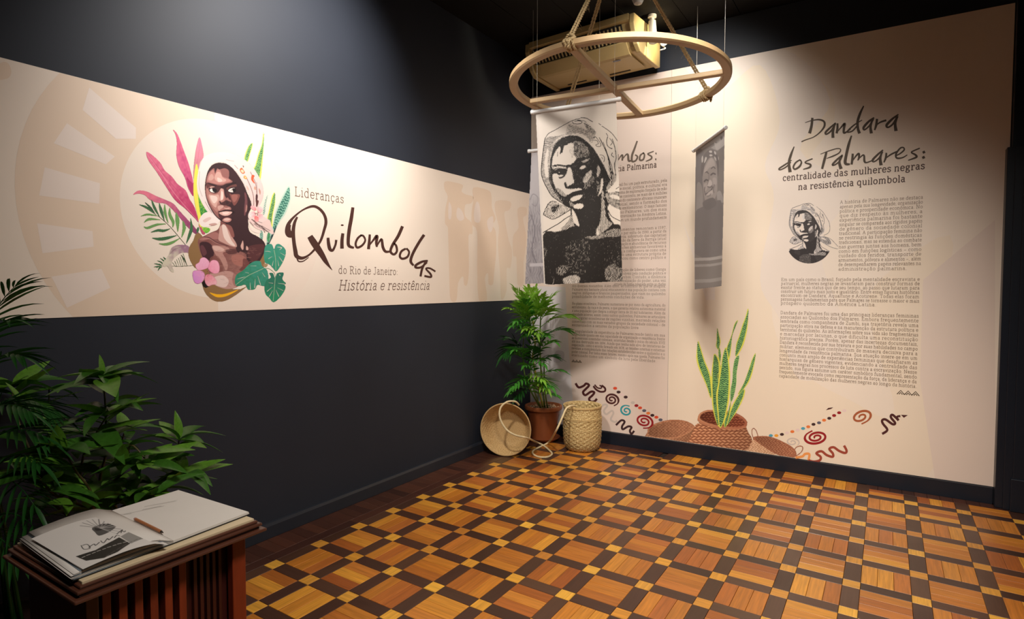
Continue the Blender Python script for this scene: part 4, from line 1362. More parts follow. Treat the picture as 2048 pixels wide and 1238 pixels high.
monstera([(1240, 870), (1210, 800), (1160, 800), (1180, 860), (1120, 900), (1090, 990), (1110, 1090), (1160, 1140), (1210, 1198), (1270, 1170), (1340, 1090), (1385, 1000), (1370, 960), (1390, 940), (1340, 880), (1360, 800), (1300, 790), (1260, 810)], C2,
         [(1240, 870), (1230, 1000), (1212, 1180)],
         [[(1150, 930, 1), (1210, 940, 2)], [(1130, 1050, 3), (1200, 990, .8)], [(1160, 1120, 3), (1205, 1040, .8)], [(1290, 1120, 3), (1250, 1030, .8)], [(1370, 950, 3), (1280, 940, .8)], [(1300, 820, 4), (1310, 830, 3)], [(1350, 1040, 2), (1270, 1000, .6)]], '#2c6f5c', '#2a8a62')
c.poly(C2([(1085, 670), (1140, 680), (1120, 715), (1085, 710)]), '#a08560', 3)
c.line(C2([(1100, 735), (1160, 740), (1230, 800), (1243, 870)]), 1.1, '#7fa382', 4)
ob = c.mesh('portrait_emblem', lambda X, Y: on_left(X, Y, E0 + 0.0008), art, None)
kids(ob, band)
# ================================================================== PRINTED TEXT PANELS ON THE BACK WALL
RT, RB, RX = 3.383, 0.118, 3.738
SEAM = 1.432
B0 = 0.003
panel_a = thing('text_panel', (SEAM / 2, 0, RB), 'blush printed text panel in the corner, behind the hanging portrait banners', 'wall graphic')
panel_b = thing('text_panel', ((SEAM + RX) / 2, 0, RB), 'wide cream printed text panel titled Dandara dos Palmares, with painted baskets', 'wall graphic')
kids(sheet('vinyl_sheet', None, 0.004, SEAM - 0.0015, -0.0034, -0.0005, RB, RT, paper2), panel_a)
kids(sheet('vinyl_sheet', None, SEAM + 0.0005, RX, -0.003, -0.0005, RB, RT, paper), panel_b)
E1 = 0.0034


def back_shape(name, par, m, px_polys, off, x_lo, x_hi, sm=4):
    f = Flat(wall_map_back(off))
    for pl in px_polys:
        q = [uvB(x, y) for x, y in (cr(pl, sm, True) if sm else pl)]
        q = clipz(q, RB + 0.001, RT - 0.001)
        q = [(b, a) for a, b in clipz([(b, a) for a, b in q], x_lo, x_hi)] if False else q
        q = [(min(max(a, x_lo), x_hi), b) for a, b in q]
        if len(q) > 2:
            f.poly(q)
    return kids(f.build(name, m), par)


tan4 = mat('faint beige print', '#ebdac6', rough=.55, var=.01, scale=2)
pale = mat('pale print', '#e8dacf', rough=0.55, var=0.01, scale=2)
blushp = mat('blush print', '#e4d2c6', rough=0.55, var=0.01, scale=2)
greyp = mat('cool pale print', '#d6d0d2', rough=0.55, var=0.02, scale=2)
back_shape('background_shape', panel_b, tan4, [[(1345, 145), (1480, 112), (1640, 160), (1668, 240), (1610, 330), (1560, 470), (1545, 640), (1600, 740), (1700, 800), (1790, 830), (1740, 640), (1760, 560), (1900, 470), (1880, 620), (1840, 760), (1850, 960), (1500, 910), (1340, 880)]], B0 + 0.0001, SEAM + .002, RX - .001, 4)
back_shape('background_shape', panel_b, pale, [[(1365, 440), (1400, 560), (1412, 600), (1430, 600), (1430, 560), (1380, 480)]], B0 + 0.0003, SEAM + .002, RX - .001, 0)
back_shape('background_shape', panel_b, pale, [[(1370, 120), (1440, 180), (1520, 130), (1560, 240), (1530, 330), (1548, 400), (1520, 560), (1560, 640), (1600, 760), (1700, 700), (1640, 500), (1700, 380), (1600, 300), (1660, 200), (1560, 95)]], B0 + 0.0002, SEAM + .002, RX - .001, 5)
back_shape('background_shape', panel_b, blushp, [[(1846, 560), (1990, 440), (1990, 975), (1870, 958), (1840, 760)]], B0 + 0.0003, SEAM + .002, RX - .001, 0)
back_shape('background_shape', panel_a, mat('faint blush print', '#e4d3c8', rough=.55, var=.01), [[(1150, 560), (1330, 540), (1325, 590), (1290, 600), (1230, 610), (1200, 650), (1160, 700), (1148, 600)]], E1 + 0.0001, .01, SEAM - .004, 3)
back_shape('background_shape', panel_a, greyp, [[(1062, 572), (1131, 574), (1138, 700), (1146, 800), (1150, 872), (1064, 860)]], E1 + 0.0002, .006, SEAM - .004, 0)
back_shape('background_shape', panel_a, mat('faint grey print', '#bdb6bb', rough=.55, var=.02), [[(1112, 702), (1128, 704), (1126, 722), (1108, 724)]], E1 + 0.0004, .006, SEAM - .004, 3)

mb_ = wall_map_back(B0 + 0.0007)
ma_ = wall_map_back(E1 + 0.0007)
zt_ = zc(1540, 200, 6.19)
TT = [
    [(525, 222, 24), (515, 320, 26), (490, 415, 30)], [(435, 282, 6), (520, 255, 10), (610, 245, 16), (670, 270, 20), (672, 330, 20), (620, 400, 14), (540, 460, 10), (450, 492, 10), (390, 518, 12)],
    [(815, 285, 14), (750, 340, 18), (690, 400, 22), (700, 425, 16), (760, 380, 18), (810, 295, 18)], [(800, 300, 20), (780, 390, 26), (780, 470, 30)],
    [(835, 290, 20), (835, 350, 22), (825, 415, 24)], [(830, 400, 8), (880, 340, 14), (925, 295, 24), (915, 360, 24), (920, 410, 20), (1000, 360, 10)],
    [(1140, 250, 8), (1050, 305, 14), (975, 370, 16), (960, 400, 14), (1020, 385, 14), (1080, 320, 16)], [(1160, 75, 12), (1115, 170, 24), (1085, 270, 26), (1090, 360, 26), (1110, 415, 30)],
    [(1290, 220, 16), (1220, 270, 22), (1160, 340, 24), (1170, 370, 16), (1230, 320, 16), (1280, 235, 20)], [(1270, 240, 20), (1245, 330, 24), (1255, 415, 32)],
    [(1325, 235, 22), (1315, 310, 24), (1295, 375, 16)], [(1300, 330, 8), (1360, 280, 16), (1440, 252, 20)],
    [(1590, 180, 14), (1510, 240, 22), (1445, 310, 26), (1460, 340, 18), (1520, 300, 18), (1580, 200, 20)], [(1580, 200, 20), (1550, 290, 26), (1560, 385, 34)],
    # dos
    [(300, 578, 10), (260, 680, 24), (235, 780, 26), (250, 895, 34)], [(270, 745, 8), (190, 800, 16), (115, 850, 16), (130, 865, 12), (200, 830, 14), (260, 770, 10)],
    [(375, 740, 14), (320, 775, 16), (290, 830, 18), (310, 858, 18), (365, 825, 20), (390, 775, 16), (372, 740, 14)],
    [(528, 728, 12), (450, 760, 14), (440, 780, 14), (500, 800, 20), (490, 835, 20), (410, 860, 10)],
    # Palmares
    [(700, 645, 20), (675, 740, 26), (645, 855, 22)], [(625, 672, 6), (720, 635, 10), (830, 603, 10), (875, 615, 10), (850, 660, 12), (770, 700, 14), (700, 725, 6)],
    [(900, 680, 14), (830, 740, 20), (775, 800, 20), (800, 805, 14), (860, 760, 16), (895, 690, 16)], [(870, 720, 16), (860, 780, 26), (880, 855, 34)],
    [(1010, 442, 14), (975, 550, 26), (945, 680, 28), (930, 770, 30), (950, 795, 26), (990, 795, 16)],
    [(1025, 665, 22), (1020, 730, 24), (1010, 800, 22)], [(1015, 770, 8), (1060, 700, 16), (1100, 665, 20), (1100, 720, 20), (1085, 750, 12)], [(1090, 740, 8), (1140, 690, 14), (1165, 690, 18), (1170, 760, 22), (1200, 775, 14), (1290, 740, 12)],
    [(1400, 620, 14), (1330, 680, 20), (1270, 745, 22), (1290, 765, 14), (1350, 720, 16), (1395, 640, 16)], [(1390, 640, 16), (1365, 720, 26), (1375, 810, 34)],
    [(1440, 655, 18), (1435, 710, 22), (1410, 775, 14)], [(1425, 730, 8), (1490, 680, 16), (1570, 640, 16)],
    [(1560, 690, 12), (1610, 665, 14), (1660, 620, 16), (1650, 590, 14), (1610, 600, 16), (1560, 670, 18), (1570, 720, 18), (1640, 715, 14), (1700, 680, 10)],
    [(1855, 598, 12), (1790, 625, 14), (1750, 650, 14), (1800, 680, 20), (1810, 710, 20), (1710, 748, 10)],
    [(1890, 655, 22), (1918, 640, 26)], [(1885, 720, 22), (1915, 705, 26)],
]
f = brush(zt_, uvB, mb_, TT, 6, 1.25)
kids(f.build('title_lettering', ink_title), panel_b)
zm = zc(1220, 280, 3.869)
MM = [
    [(62, 110, 10), (60, 150, 12), (58, 186, 9)], [(60, 165, 5), (85, 125, 8), (98, 120, 11), (96, 160, 11)], [(98, 150, 5), (125, 115, 8), (140, 115, 12), (146, 160, 13), (165, 160, 8)],
    [(212, 8, 9), (190, 70, 12), (172, 120, 13), (172, 165, 12), (200, 160, 10), (214, 130, 10), (195, 115, 8)],
    [(262, 100, 8), (236, 120, 10), (232, 155, 11), (258, 152, 10), (268, 118, 10), (258, 98, 8)], [(340, 88, 7), (300, 104, 8), (296, 112, 8), (322, 128, 10), (318, 148, 10), (278, 166, 6)],
    [(352, 106, 10), (362, 104, 12)], [(350, 150, 10), (360, 150, 12)],
]
f = brush(zm, uvB, ma_, MM, 6, 1.3)
kids(f.build('title_lettering', mat('mid brown print ink', '#6d5f54', rough=.6, var=.02)), panel_a)


def line_px(mapf, s, p0, p1, size, weight, m, par):
    """one line of letters between two photo points on the back wall; ytop = photo y of the x-height line at p0"""
    a, b = uvB(*p0), uvB(*p1)
    words(mapf, s, a[0], a[1], size, weight, b[0] - a[0], m, par)


ink_sub = mat('brown subtitle ink', '#57423a', rough=.6, var=.02)
line_px(mb_, 'centralidade das mulheres negras', (1565, 362), (1850, 341.5), 0.033, 1.05, ink_sub, panel_b)
line_px(mb_, 'na resistência quilombola', (1596, 380), (1811, 368), 0.033, 1.05, ink_sub, panel_b)
line_px(ma_, 'cia Palmarina', (1234, 343), (1314, 335), 0.034, 1.0, ink_sub, panel_a)


def block(fl, lines, xl, xr, z0, dz, size, weight=0.7, last=True):
    for i, s in enumerate(lines):
        z = z0 - i * dz
        if last and i == len(lines) - 1:
            text(fl, s, xl, z, size, weight, width=min(twidth(s) * size / 5 * 1.2, xr - xl))
        else:
            text(fl, s, xl, z, size, weight, justify=xr - xl)


ink_body = mat('soft brown body ink', '#75604f', rough=.6, var=.02)
pB1 = ["A história de Palmares não se destaca", "apenas pela sua longevidade, organização", "política e prosperidade econômica. No", "que diz respeito às mulheres, a",
       "experiência palmarina foi bastante", "singular se comparada aos rígidos papéis", "de gênero da sociedade colonial", "tradicional. A participação feminina não",
       "se restringia às funções domésticas", "tradicionais, mas se estendia ao combate", "nas guerras juntos aos homens, bem", "como em funções logísticas – como",
       "cuidado dos feridos, transporte de", "armamentos, pólvora e alimentos –, além", "de desempenharem papéis relevantes na", "administração palmarina."]
pB2 = ["Em um país como o Brasil, forjado pela mentalidade escravista e", "patriarcal, mulheres negras se levantaram para construir formas de", "existir frente ao status quo de seu tempo, ao passo que lutaram para",
       "construir um futuro mais justo e igualitário. Entre essas figuras históricas", "encontram-se Dandara, Aqualtune e Acotirene. Todas elas foram", "personagens fundamentais para que Palmares se tornasse o maior e mais", "próspero quilombo da América Latina."]
pB3 = ["Dandara de Palmares foi uma das principais lideranças femininas", "associadas ao Quilombo dos Palmares. Embora frequentemente", "lembrada como companheira de Zumbi, sua trajetória revela uma",
       "participação ativa na defesa e na manutenção da estrutura política e", "territorial do quilombo. As informações sobre sua vida são fragmentárias", "e marcadas por lacunas, o que dificulta uma reconstituição",
       "historiográfica precisa. Porém, apesar das incertezas documentais,", "Dandara é reconhecida por sua bravura e por suas habilidades no campo", "militar, elementos que contribuíram de maneira decisiva para a",
       "longevidade da resistência palmarina. Sua atuação insere-se em um", "conjunto mais amplo de experiências femininas que desafiaram as", "hierarquias de gênero vigentes, evidenciando a centralidade das",
       "mulheres negras nos processos de luta contra a escravização. Nesse", "sentido, sua figura assume um caráter simbólico fundamental, sendo", "frequentemente evocada como representação da força, da liderança e da", "capacidade de mobilização das mulheres negras ao longo da história."]
xl, xr = uvB(1561, 620)[0], uvB(1838, 620)[0]
x1l = uvB(1678, 470)[0]
zz1a, zz1b = uvB(1678, 408)[1], uvB(1675, 541)[1]
f = Flat(mb_)
block(f, pB1, x1l, xr + .004, zz1a, (zz1a - zz1b) / 15, 0.0168)
kids(tag(f.build('body_lettering', ink_body), kind='stuff'), panel_b)
f = Flat(mb_)
za, zb = uvB(1563, 562)[1], uvB(1562, 609)[1]
block(f, pB2, xl, xr, za, (za - zb) / 6, 0.0165)
kids(tag(f.build('body_lettering', ink_body), kind='stuff'), panel_b)
f = Flat(mb_)
za, zb = uvB(1561, 628)[1], uvB(1558, 754)[1]
block(f, pB3, xl, xr, za, (za - zb) / 15, 0.0168)
kids(tag(f.build('body_lettering', ink_body), kind='stuff'), panel_b)
# left panel: the part that shows beside the hanging banner, then full lines
A1 = ["brasil foi um país estruturado, pela", "base social, política, e cultural era", "sistema de exploração forçada de mão", "nesse contexto, se mais de 4 milhões", "mens do continente africano cruzaram", "colonial, sendo a formação dos",
      "mais emblemáticas. O mais famoso", "como Palmares, um dos mais", "a escravização na América Latina,", "de em um mundo profundamente"]
A2 = ["documentos remontem a 1597,", "tendo por volta de 1590, a partir da", "esporos, sobretudo das capitanias", "a região da Serra da Barriga (atual", "vegetação e abundância de recursos", "condições ambientais favoráveis à",
      "política configurava-se como uma", "do sob uma estrutura própria de", "destacou como centro político e"]
A3 = ["a atuação de líderes como Ganga", "responsáveis pela condução política e", "mocambos. Contudo, a dinâmica", "a centralização do poder, uma vez", "através de forma colegiada entre os chefes"]
A3b = ["dos diversos mocambos. Além disso, ao contrário do que se imagina,", "Palmares era bastante plural etnicamente e sua população contava com", "negros, indígenas e brancos pauperizados, que viam no quilombo", "possibilidade de melhores condições de vida."]
A4 = ["No plano econômico, Palmares sustentava-se por meio da agricultura, do", "extrativismo, da caça e da pesca, o que garantia relativa autonomia material", "a uma população que chegou a atingir cerca de 20 mil habitantes. Além da",
      "atividade interna, assim como outros quilombos, Palmares se articulava", "com lógicas econômicas de regiões vizinhas, mantendo relações", "comerciais com os mais variados grupos da sociedade colonial – de", "escravizados a setores da população livre."]
A5 = ["A singularidade da experiência de Palmares reside tanto em sua", "longevidade quanto em sua capacidade de organização e resistência frente", "às numerosas investidas coloniais, ocorridas desde o início do século XVII", "até sua destruição em 1694. Ainda que tenha sido alvo de tentativas de",
      "negociação, como o acordo firmado em 1678, as tensões internas e externas", "revelam a complexidade das relações estabelecidas entre o quilombo e o", "poder colonial. Por todos esses fatores, mesmo após sua queda, Palmares foi", "eternizado como um símbolo da luta pela liberdade."]
al, ar = uvB(1144, 650)[0], uvB(1331, 640)[0]
am = al + (ar - al) * 0.47
for lines, left, ya, yb in ((A1, am, 363, 437), (A2, am, 457, 517), (A3, am, 541, 571)):
    f = Flat(ma_)
    za, zb = uvB(1334, ya)[1], uvB(1333, yb)[1]
    block(f, lines, left, ar, za, (za - zb) / (len(lines) - 1), 0.0162, last=False)
    kids(tag(f.build('body_lettering', ink_body), kind='stuff'), panel_a)
for lines, ya, yb in ((A3b, 574, 595), (A4, 609, 652), (A5, 664, 712)):
    f = Flat(ma_)
    za, zb = uvB(1144, ya)[1], uvB(1144, yb)[1]
    block(f, lines, al, ar, za, (za - zb) / (len(lines) - 1), 0.0160)
    kids(tag(f.build('body_lettering', ink_body), kind='stuff'), panel_a)


# small hill mark under each text
def hills(par, mapf, px, py, w, h):
    f = Flat(mapf)
    x, z = uvB(px, py)
    for i in range(3):
        x0 = x + i * w / 3
        f.ribbon([(x0, z), (x0 + w / 6, z + h), (x0 + w / 3, z)], 0.006)
        f.ribbon([(x0 + w * .09, z), (x0 + w / 6, z + h * .5), (x0 + w * .24, z)], 0.006)
    kids(f.build('hill_mark', ink_title), par)


hills(panel_b, mb_, 1794, 788, 0.135, 0.03)
hills(panel_a, ma_, 1144, 724, 0.105, 0.024)

# ---- patterned ribbon of meanders, spirals and dots
zp = zc(1130, 740, 2.885)
cols = {'maroon': '#4c1f1f', 'dark': '#3c2226', 'red': '#96141f', 'teal': '#2f97a0', 'orange': '#e4793a', 'rust': '#a85a35', 'brick': '#9d4432', 'grey': '#cbbdb4', 'amber': '#eda02c', 'blue': '#4f9fb8', 'peach': '#eb9a55', 'slate': '#5b5a6b', 'verm': '#dd4f2e', 'palepink': '#e6cdc8'}
PM = {k: mat('print ink ' + k, v, rough=.55, var=.02) for k, v in cols.items()}


def px_ribbon(f, pts, w, n=8):
    pts = cr([tuple(p) + ((w,) if len(p) == 2 else ()) for p in pts], n)
    P = np.array(pts)
    D = np.gradient(P[:, :2], axis=0)
    D /= np.maximum(np.hypot(D[:, 0], D[:, 1]), 1e-6)[:, None]
    N_ = np.stack([-D[:, 1], D[:, 0]], 1) * P[:, 2:3] / 2
    o = len(f.v)
    for a, n_ in zip(P[:, :2], N_):
        f.v += [uvB(*zp([tuple(a + n_)])[0]), uvB(*zp([tuple(a - n_)])[0])]
    for i in range(len(P) - 1):
        f.f.append((o + 2 * i, o + 2 * i + 1, o + 2 * i + 3, o + 2 * i + 2))


def meander(par, mapf, pts, w, m, n=4):
    f = Flat(mapf)
    px_ribbon(f, pts, w, n)
    kids(f.build('meander_stroke', PM[m]), par)


def spiral(par, mapf, cx, cy, rx, ry, m, w, turns=2.2, a0=0.0, sgn=1, rot=0.0, tail=0.0):
    f = Flat(mapf)
    pts = []
    N_ = 10
    for i in range(int(turns * N_) + 1):
        t = i / (turns * N_)
        a = a0 + sgn * 2 * PI * turns * t
        r = (0.12 + 0.88 * t)
        x, y = rx * r * math.cos(a), ry * r * math.sin(a)
        pts.append((cx + x * math.cos(rot) - y * math.sin(rot), cy + x * math.sin(rot) + y * math.cos(rot), w * (0.75 + .35 * t) * (1 if t < .93 else .6)))
    px_ribbon(f, pts, w, 3)
    kids(f.build('spiral', PM[m]), par)


def dots(par, mapf, lst):
    for x, y, m in lst:
        f = Flat(mapf)
        q = []
        for i in range(10):
            t = 2 * PI * i / 10
            q.append(uvB(*zp([(x + 12 * math.cos(t), y + 8.5 * math.sin(t))])[0]))
        f.poly(q)
        kids(f.build('dot', PM[m]), par)


pmb, pma = wall_map_back(B0 + 0.0006), wall_map_back(E1 + 0.0006)
meander(panel_a, pma, [(62, 76), (80, 100), (110, 90), (122, 78), (140, 88), (118, 112), (105, 128), (118, 145), (150, 125), (170, 128), (160, 145), (140, 165), (150, 182), (172, 180), (185, 165)], 13, 'maroon')
meander(panel_a, pma, [(190, 200), (180, 215), (195, 225), (225, 200), (245, 205), (225, 235), (240, 255), (270, 235), (280, 250), (265, 285), (290, 300), (300, 290)], 11, 'grey')
meander(panel_a, pma, [(295, 318), (325, 290), (345, 298), (330, 325), (335, 342), (365, 325), (385, 330), (375, 350), (385, 368), (400, 350)], 12, 'dark')
meander(panel_a, pma, [(165, 92), (180, 112), (205, 125), (230, 122), (232, 105), (212, 88)], 11, 'maroon')
meander(panel_a, pma, [(172, 84), (188, 102), (208, 105), (212, 95), (200, 88)], 8, 'maroon')
spiral(panel_a, pma, 270, 170, 44, 36, 'maroon', 11, 2.1, 0.4, 1, .3)
spiral(panel_a, pma, 355, 235, 38, 32, 'teal', 10, 1.7, 0.5, 1, .4)
spiral(panel_a, pma, 457, 295, 56, 40, 'red', 11, 2.2, 0.2, 1, .3)
dots(panel_a, pma, [(290, 105, 'verm'), (310, 127, 'dark'), (330, 142, 'palepink'), (351, 156, 'dark'), (392, 188, 'grey'), (413, 205, 'red'), (434, 218, 'verm'), (458, 234, 'slate'), (481, 249, 'orange'), (505, 261, 'dark'), (528, 272, 'verm'), (552, 287, 'slate')])
meander(panel_b, pmb, [(1330, 505), (1370, 498), (1385, 484), (1410, 485), (1405, 520)], 14, 'peach')
meander(panel_b, wall_map_back(B0 + 0.0009), [(1405, 520), (1435, 528), (1470, 520), (1475, 500), (1450, 480), (1480, 468), (1510, 490), (1545, 500), (1545, 480), (1525, 455), (1550, 445), (1580, 465), (1615, 478), (1625, 465), (1610, 435)], 14, 'brick')
spiral(panel_b, pmb, 1450, 388, 72, 42, 'red', 13, 2.3, 2.6, 1, -.15)
spiral(panel_b, pmb, 1708, 270, 66, 40, 'rust', 13, 1.8, 3.0, 1, -.35)
spiral(panel_b, pmb, 1312, 415, 42, 26, 'grey', 8, 1.7, 2.6, 1, .1)
meander(panel_b, pmb, [(1830, 368), (1860, 345), (1835, 310), (1830, 290), (1850, 285), (1890, 312), (1905, 305), (1880, 272), (1890, 258), (1925, 290)], 14, 'maroon')
meander(panel_b, wall_map_back(B0 + 0.0009), [(1925, 290), (1915, 270), (1935, 265)], 12, 'maroon')
f = Flat(pmb)
f.poly([uvB(*p) for p in zp([(1938, 258), (1978, 260), (1955, 275)])]); kids(f.build('print_fleck', PM['maroon']), panel_b)
f = Flat(pmb)
f.poly([uvB(*p) for p in zp([(1505, 232), (1520, 218), (1548, 215), (1535, 224)])]); kids(f.build('print_fleck', PM['maroon']), panel_b)
dots(panel_b, pmb, [(1188, 378, 'blue'), (1220, 378, 'amber'), (1252, 371, 'dark'), (1282, 362, 'palepink'), (1312, 355, 'orange'), (1343, 346, 'palepink'), (1374, 337, 'blue'), (1404, 327, 'orange'), (1434, 313, 'dark'), (1466, 304, 'slate'), (1495, 289, 'orange'), (1525, 278, 'dark'), (1553, 262, 'red'), (1582, 246, 'red'), (1612, 234, 'palepink')])

# ---- painted baskets and sword plant
c = Canvas(1290, 612, 1614, 925, 0.68)
k4, k3 = zc(1280, 800, 6.024), zc(1370, 600, 4.7625)


def weave(a, b, hi, sx, sy, seed=0, sh0=None, sh1=None, rough_=0.35):
    A, B, Hh = (np.array(lin(q)) for q in (a, b, hi))

    def fn(X, Y):
        u, v = X / sx, Y / sy
        row = np.floor(v)
        t = (u + 0.5 * (row % 2)) % 1.0
        s_ = v % 1.0
        # slanted strands of a herringbone
        d = (t + s_ * np.where(row % 2 == 0, 0.9, -0.9)) % 1.0
        br = np.clip(1.6 * np.minimum(d, 1 - d) * 2, 0, 1) * np.clip(3.2 * np.minimum(s_, 1 - s_), .25, 1)
        br = br * (1 - rough_) + rough_ * vnoise(X / 1.3, Y / 1.3, seed)
        sh = 0.0
        if sh0 is not None:
            p0, p1 = np.array(sh0), np.array(sh1)
            q = p1 - p0
            sh = np.clip(((X - p0[0]) * q[0] + (Y - p0[1]) * q[1]) / (q @ q), 0, 1)
        col = A * (1 - br[..., None]) + B * br[..., None]
        col = col + (Hh - col) * np.clip((br - .6) * 1.6, 0, 1)[..., None] * .6
        return np.minimum(1, 1.35 * col * (1 - 0.42 * np.asarray(sh))[..., None]) if np.ndim(sh) else np.minimum(1, 1.2 * col)
    return fn


# left bowl
c.poly(k4([(92, 385), (110, 330), (200, 280), (330, 245), (460, 240), (580, 265), (655, 315), (630, 400), (600, 470), (590, 540), (100, 460)]), weave('#6d3424', '#c9946f', '#dcb08c', 6.5, 3.2, 3, k4([(300, 400)])[0], k4([(660, 420)])[0]), 3)
c.poly(k4([(105, 385), (130, 335), (220, 290), (340, 260), (460, 255), (570, 278), (640, 318), (600, 370), (500, 425), (350, 455), (180, 440), (110, 420)]), weave('#5d2c1e', '#c08a68', '#d8aa86', 7, 3.0, 4, k4([(500, 300)])[0], k4([(90, 420)])[0]), 3)
c.line(k4([(95, 395), (110, 330), (200, 283), (330, 248), (460, 243), (580, 268), (652, 318)]), 1.7, '#b97a59', 5)
c.line(k4([(652, 318), (600, 380), (480, 440), (300, 470)]), 1.8, '#c98f6c', 5)
# round pot basket
c.poly(k4([(700, 280), (640, 370), (600, 470), (595, 560), (1300, 700), (1352, 490), (1310, 400), (1280, 320), (1290, 260), (1150, 340), (900, 330)]), weave('#5f2a1b', '#c98d68', '#dfb48e', 9.5, 5.6, 7, k4([(800, 400)])[0], k4([(1400, 560)])[0], .2), 3)
c.poly(k4([(695, 215), (720, 160), (790, 125), (880, 118), (1100, 140), (1230, 195), (1290, 265), (1270, 330), (1150, 355), (960, 345), (800, 310), (705, 262)]), grad(k4([(720, 200)])[0], k4([(1280, 300)])[0], '#c78c69', '#a5634a', .2, 3), 3)
c.poly(k4([(722, 205), (750, 165), (830, 140), (960, 140), (1100, 165), (1210, 215), (1262, 270), (1240, 310), (1120, 325), (960, 310), (820, 275), (735, 235)]), weave('#45190f', '#8a4630', '#c08a66', 7, 5, 9, k4([(1200, 260)])[0], k4([(760, 220)])[0]), 3)
c.line(k4([(697, 240), (800, 300), (960, 340), (1150, 352), (1270, 325)]), 2.2, '#b87a5b', 5)
c.line(k4([(710, 272), (820, 330), (970, 362), (1150, 372), (1270, 345)]), .9, '#6b3426', 5)
# right basket with handles
c.poly(k4([(1352, 500), (1380, 460), (1500, 560), (1660, 670), (1860, 690), (1850, 730), (1300, 640), (1310, 580)]), weave('#945f42', '#e0bb98', '#efd6b8', 6, 4, 11, None, None), 3)
c.poly(k4([(1365, 450), (1440, 432), (1560, 440), (1700, 490), (1840, 570), (1885, 640), (1860, 690), (1760, 690), (1620, 645), (1500, 570), (1400, 500)]), '#a66a4f', 3)
c.poly(k4([(1390, 458), (1450, 445), (1560, 455), (1690, 500), (1820, 580), (1868, 640), (1790, 668), (1680, 655), (1560, 600), (1440, 520)]), weave('#6d3426', '#b07a5b', '#d3a580', 6, 4, 13, k4([(1820, 640)])[0], k4([(1400, 460)])[0]), 3)
c.line(k4([(1375, 480), (1352, 420), (1350, 360), (1370, 342), (1400, 370), (1420, 430)]), 1.5, '#9c5f48', 5)
c.line(k4([(1860, 600), (1890, 565), (1940, 555), (1962, 580), (1940, 630), (1880, 675)]), 1.7, '#a66a4f', 5)
# sword plant
snake(c, [(600, 78), (575, 160), (545, 240), (515, 340), (485, 430), (482, 540), (520, 500), (560, 420), (590, 300), (603, 180)], k3, 21, axis=(-.35, 1), band_px=3.6)
snake(c, [(520, 530), (475, 560), (455, 660), (450, 760), (430, 880), (435, 975), (465, 920), (490, 800), (495, 680)], k3, 22, edge='#cfe09a', axis=(-.1, 1), band_px=3.6, inset=.85)
snake(c, [(505, 192), (470, 230), (440, 340), (400, 440), (395, 500), (420, 570), (440, 470), (450, 340), (480, 260)], k3, 23, axis=(-.3, 1), band_px=3.4)
snake(c, [(305, 265), (300, 380), (295, 440), (318, 470), (340, 400), (325, 330)], k3, 24, dark='#1c463c', axis=(.05, 1))
snake(c, [(325, 450), (315, 520), (335, 600), (345, 520)], k3, 25, axis=(.05, 1))
snake(c, [(125, 390), (110, 480), (110, 580), (145, 690), (200, 810), (245, 940), (252, 820), (240, 700), (190, 580), (150, 450)], k3, 26, axis=(.3, 1), band_px=3.8)
snake(c, [(675, 505), (640, 560), (600, 680), (560, 790), (500, 900), (560, 850), (620, 760), (655, 640)], k3, 27, axis=(-.4, 1), band_px=3.4)
snake(c, [(570, 850), (520, 890), (460, 980), (420, 1080), (400, 1190), (440, 1140), (500, 1050), (560, 930)], k3, 28, axis=(-.4, 1), band_px=3.6)
snake(c, [(280, 510), (262, 600), (250, 720), (250, 880), (265, 1040), (305, 1180), (330, 1180), (320, 900), (335, 700), (330, 580)], k3, 29, dark='#1c463c', axis=(.03, 1), band_px=3.8)
snake(c, [(440, 960), (410, 1060), (370, 1150), (375, 1212), (400, 1190), (430, 1080)], k3, 31, axis=(-.2, 1), inset=.6)
snake(c, [(390, 450), (355, 540), (338, 660), (318, 780), (298, 920), (310, 1080), (325, 1205), (350, 1205), (390, 1100), (420, 960), (432, 760), (420, 580)], k3, 30, axis=(-.05, 1), band_px=4.4, inset=.76)
c.line(k3([(338, 560, 1), (335, 660, 2), (310, 720, 2.4), (318, 790, 2), (298, 900, 2.4), (312, 1040, 2), (325, 1200, 1)]), 1, '#e6e257', 5)
ob = c.mesh('painted_baskets', lambda X, Y: on_back(X, Y, B0 + 0.0008), art, None)
# keep only what lies on the sheet
me = ob.data
import bmesh
bm = bmesh.new(); bm.from_mesh(me)
bmesh.ops.delete(bm, geom=[v for v in bm.verts if v.co.z < RB + 0.0015], context='VERTS')
bm.to_mesh(me); bm.free()
kids(ob, panel_b)

# ================================================================== ENGRAVED PORTRAIT (used on the banner and on the panel)
T = Canvas(-80, -20, 1460, 2250, 3.0, 1)
T.rgb[:] = 0
T.a[:] = 1
tone = lambda v: (v, v, v)


def tp(pts, v, sm=3, al=1.0):
    T.poly(pts, tone(v), sm, al)


def q4(pts):
    return [(p[0], p[1] + 978) + tuple(p[2:]) for p in pts]


tp([(65, 300), (230, 270), (330, 250), (180, 410), (130, 560), (125, 740), (165, 930), (290, 1110), (390, 1200), (300, 1150), (150, 1050), (60, 880), (20, 760), (25, 600), (45, 430)], .50)
tp([(80, 480), (110, 450), (100, 620), (110, 800), (70, 800), (60, 640)], .05)
tp([(130, 470), (170, 380), (260, 300), (330, 255), (300, 260), (200, 330), (140, 440)], .05)
tp([(340, 190), (370, 120), (440, 130), (560, 170), (690, 230), (720, 260), (670, 370), (600, 280), (500, 235), (340, 260)], .45)
tp([(570, 90), (680, 160), (730, 230), (690, 250), (600, 170)], .6)
tp([(880, 560), (920, 680), (960, 760), (990, 780), (985, 860), (900, 960), (850, 990), (870, 900), (905, 850)], .55)
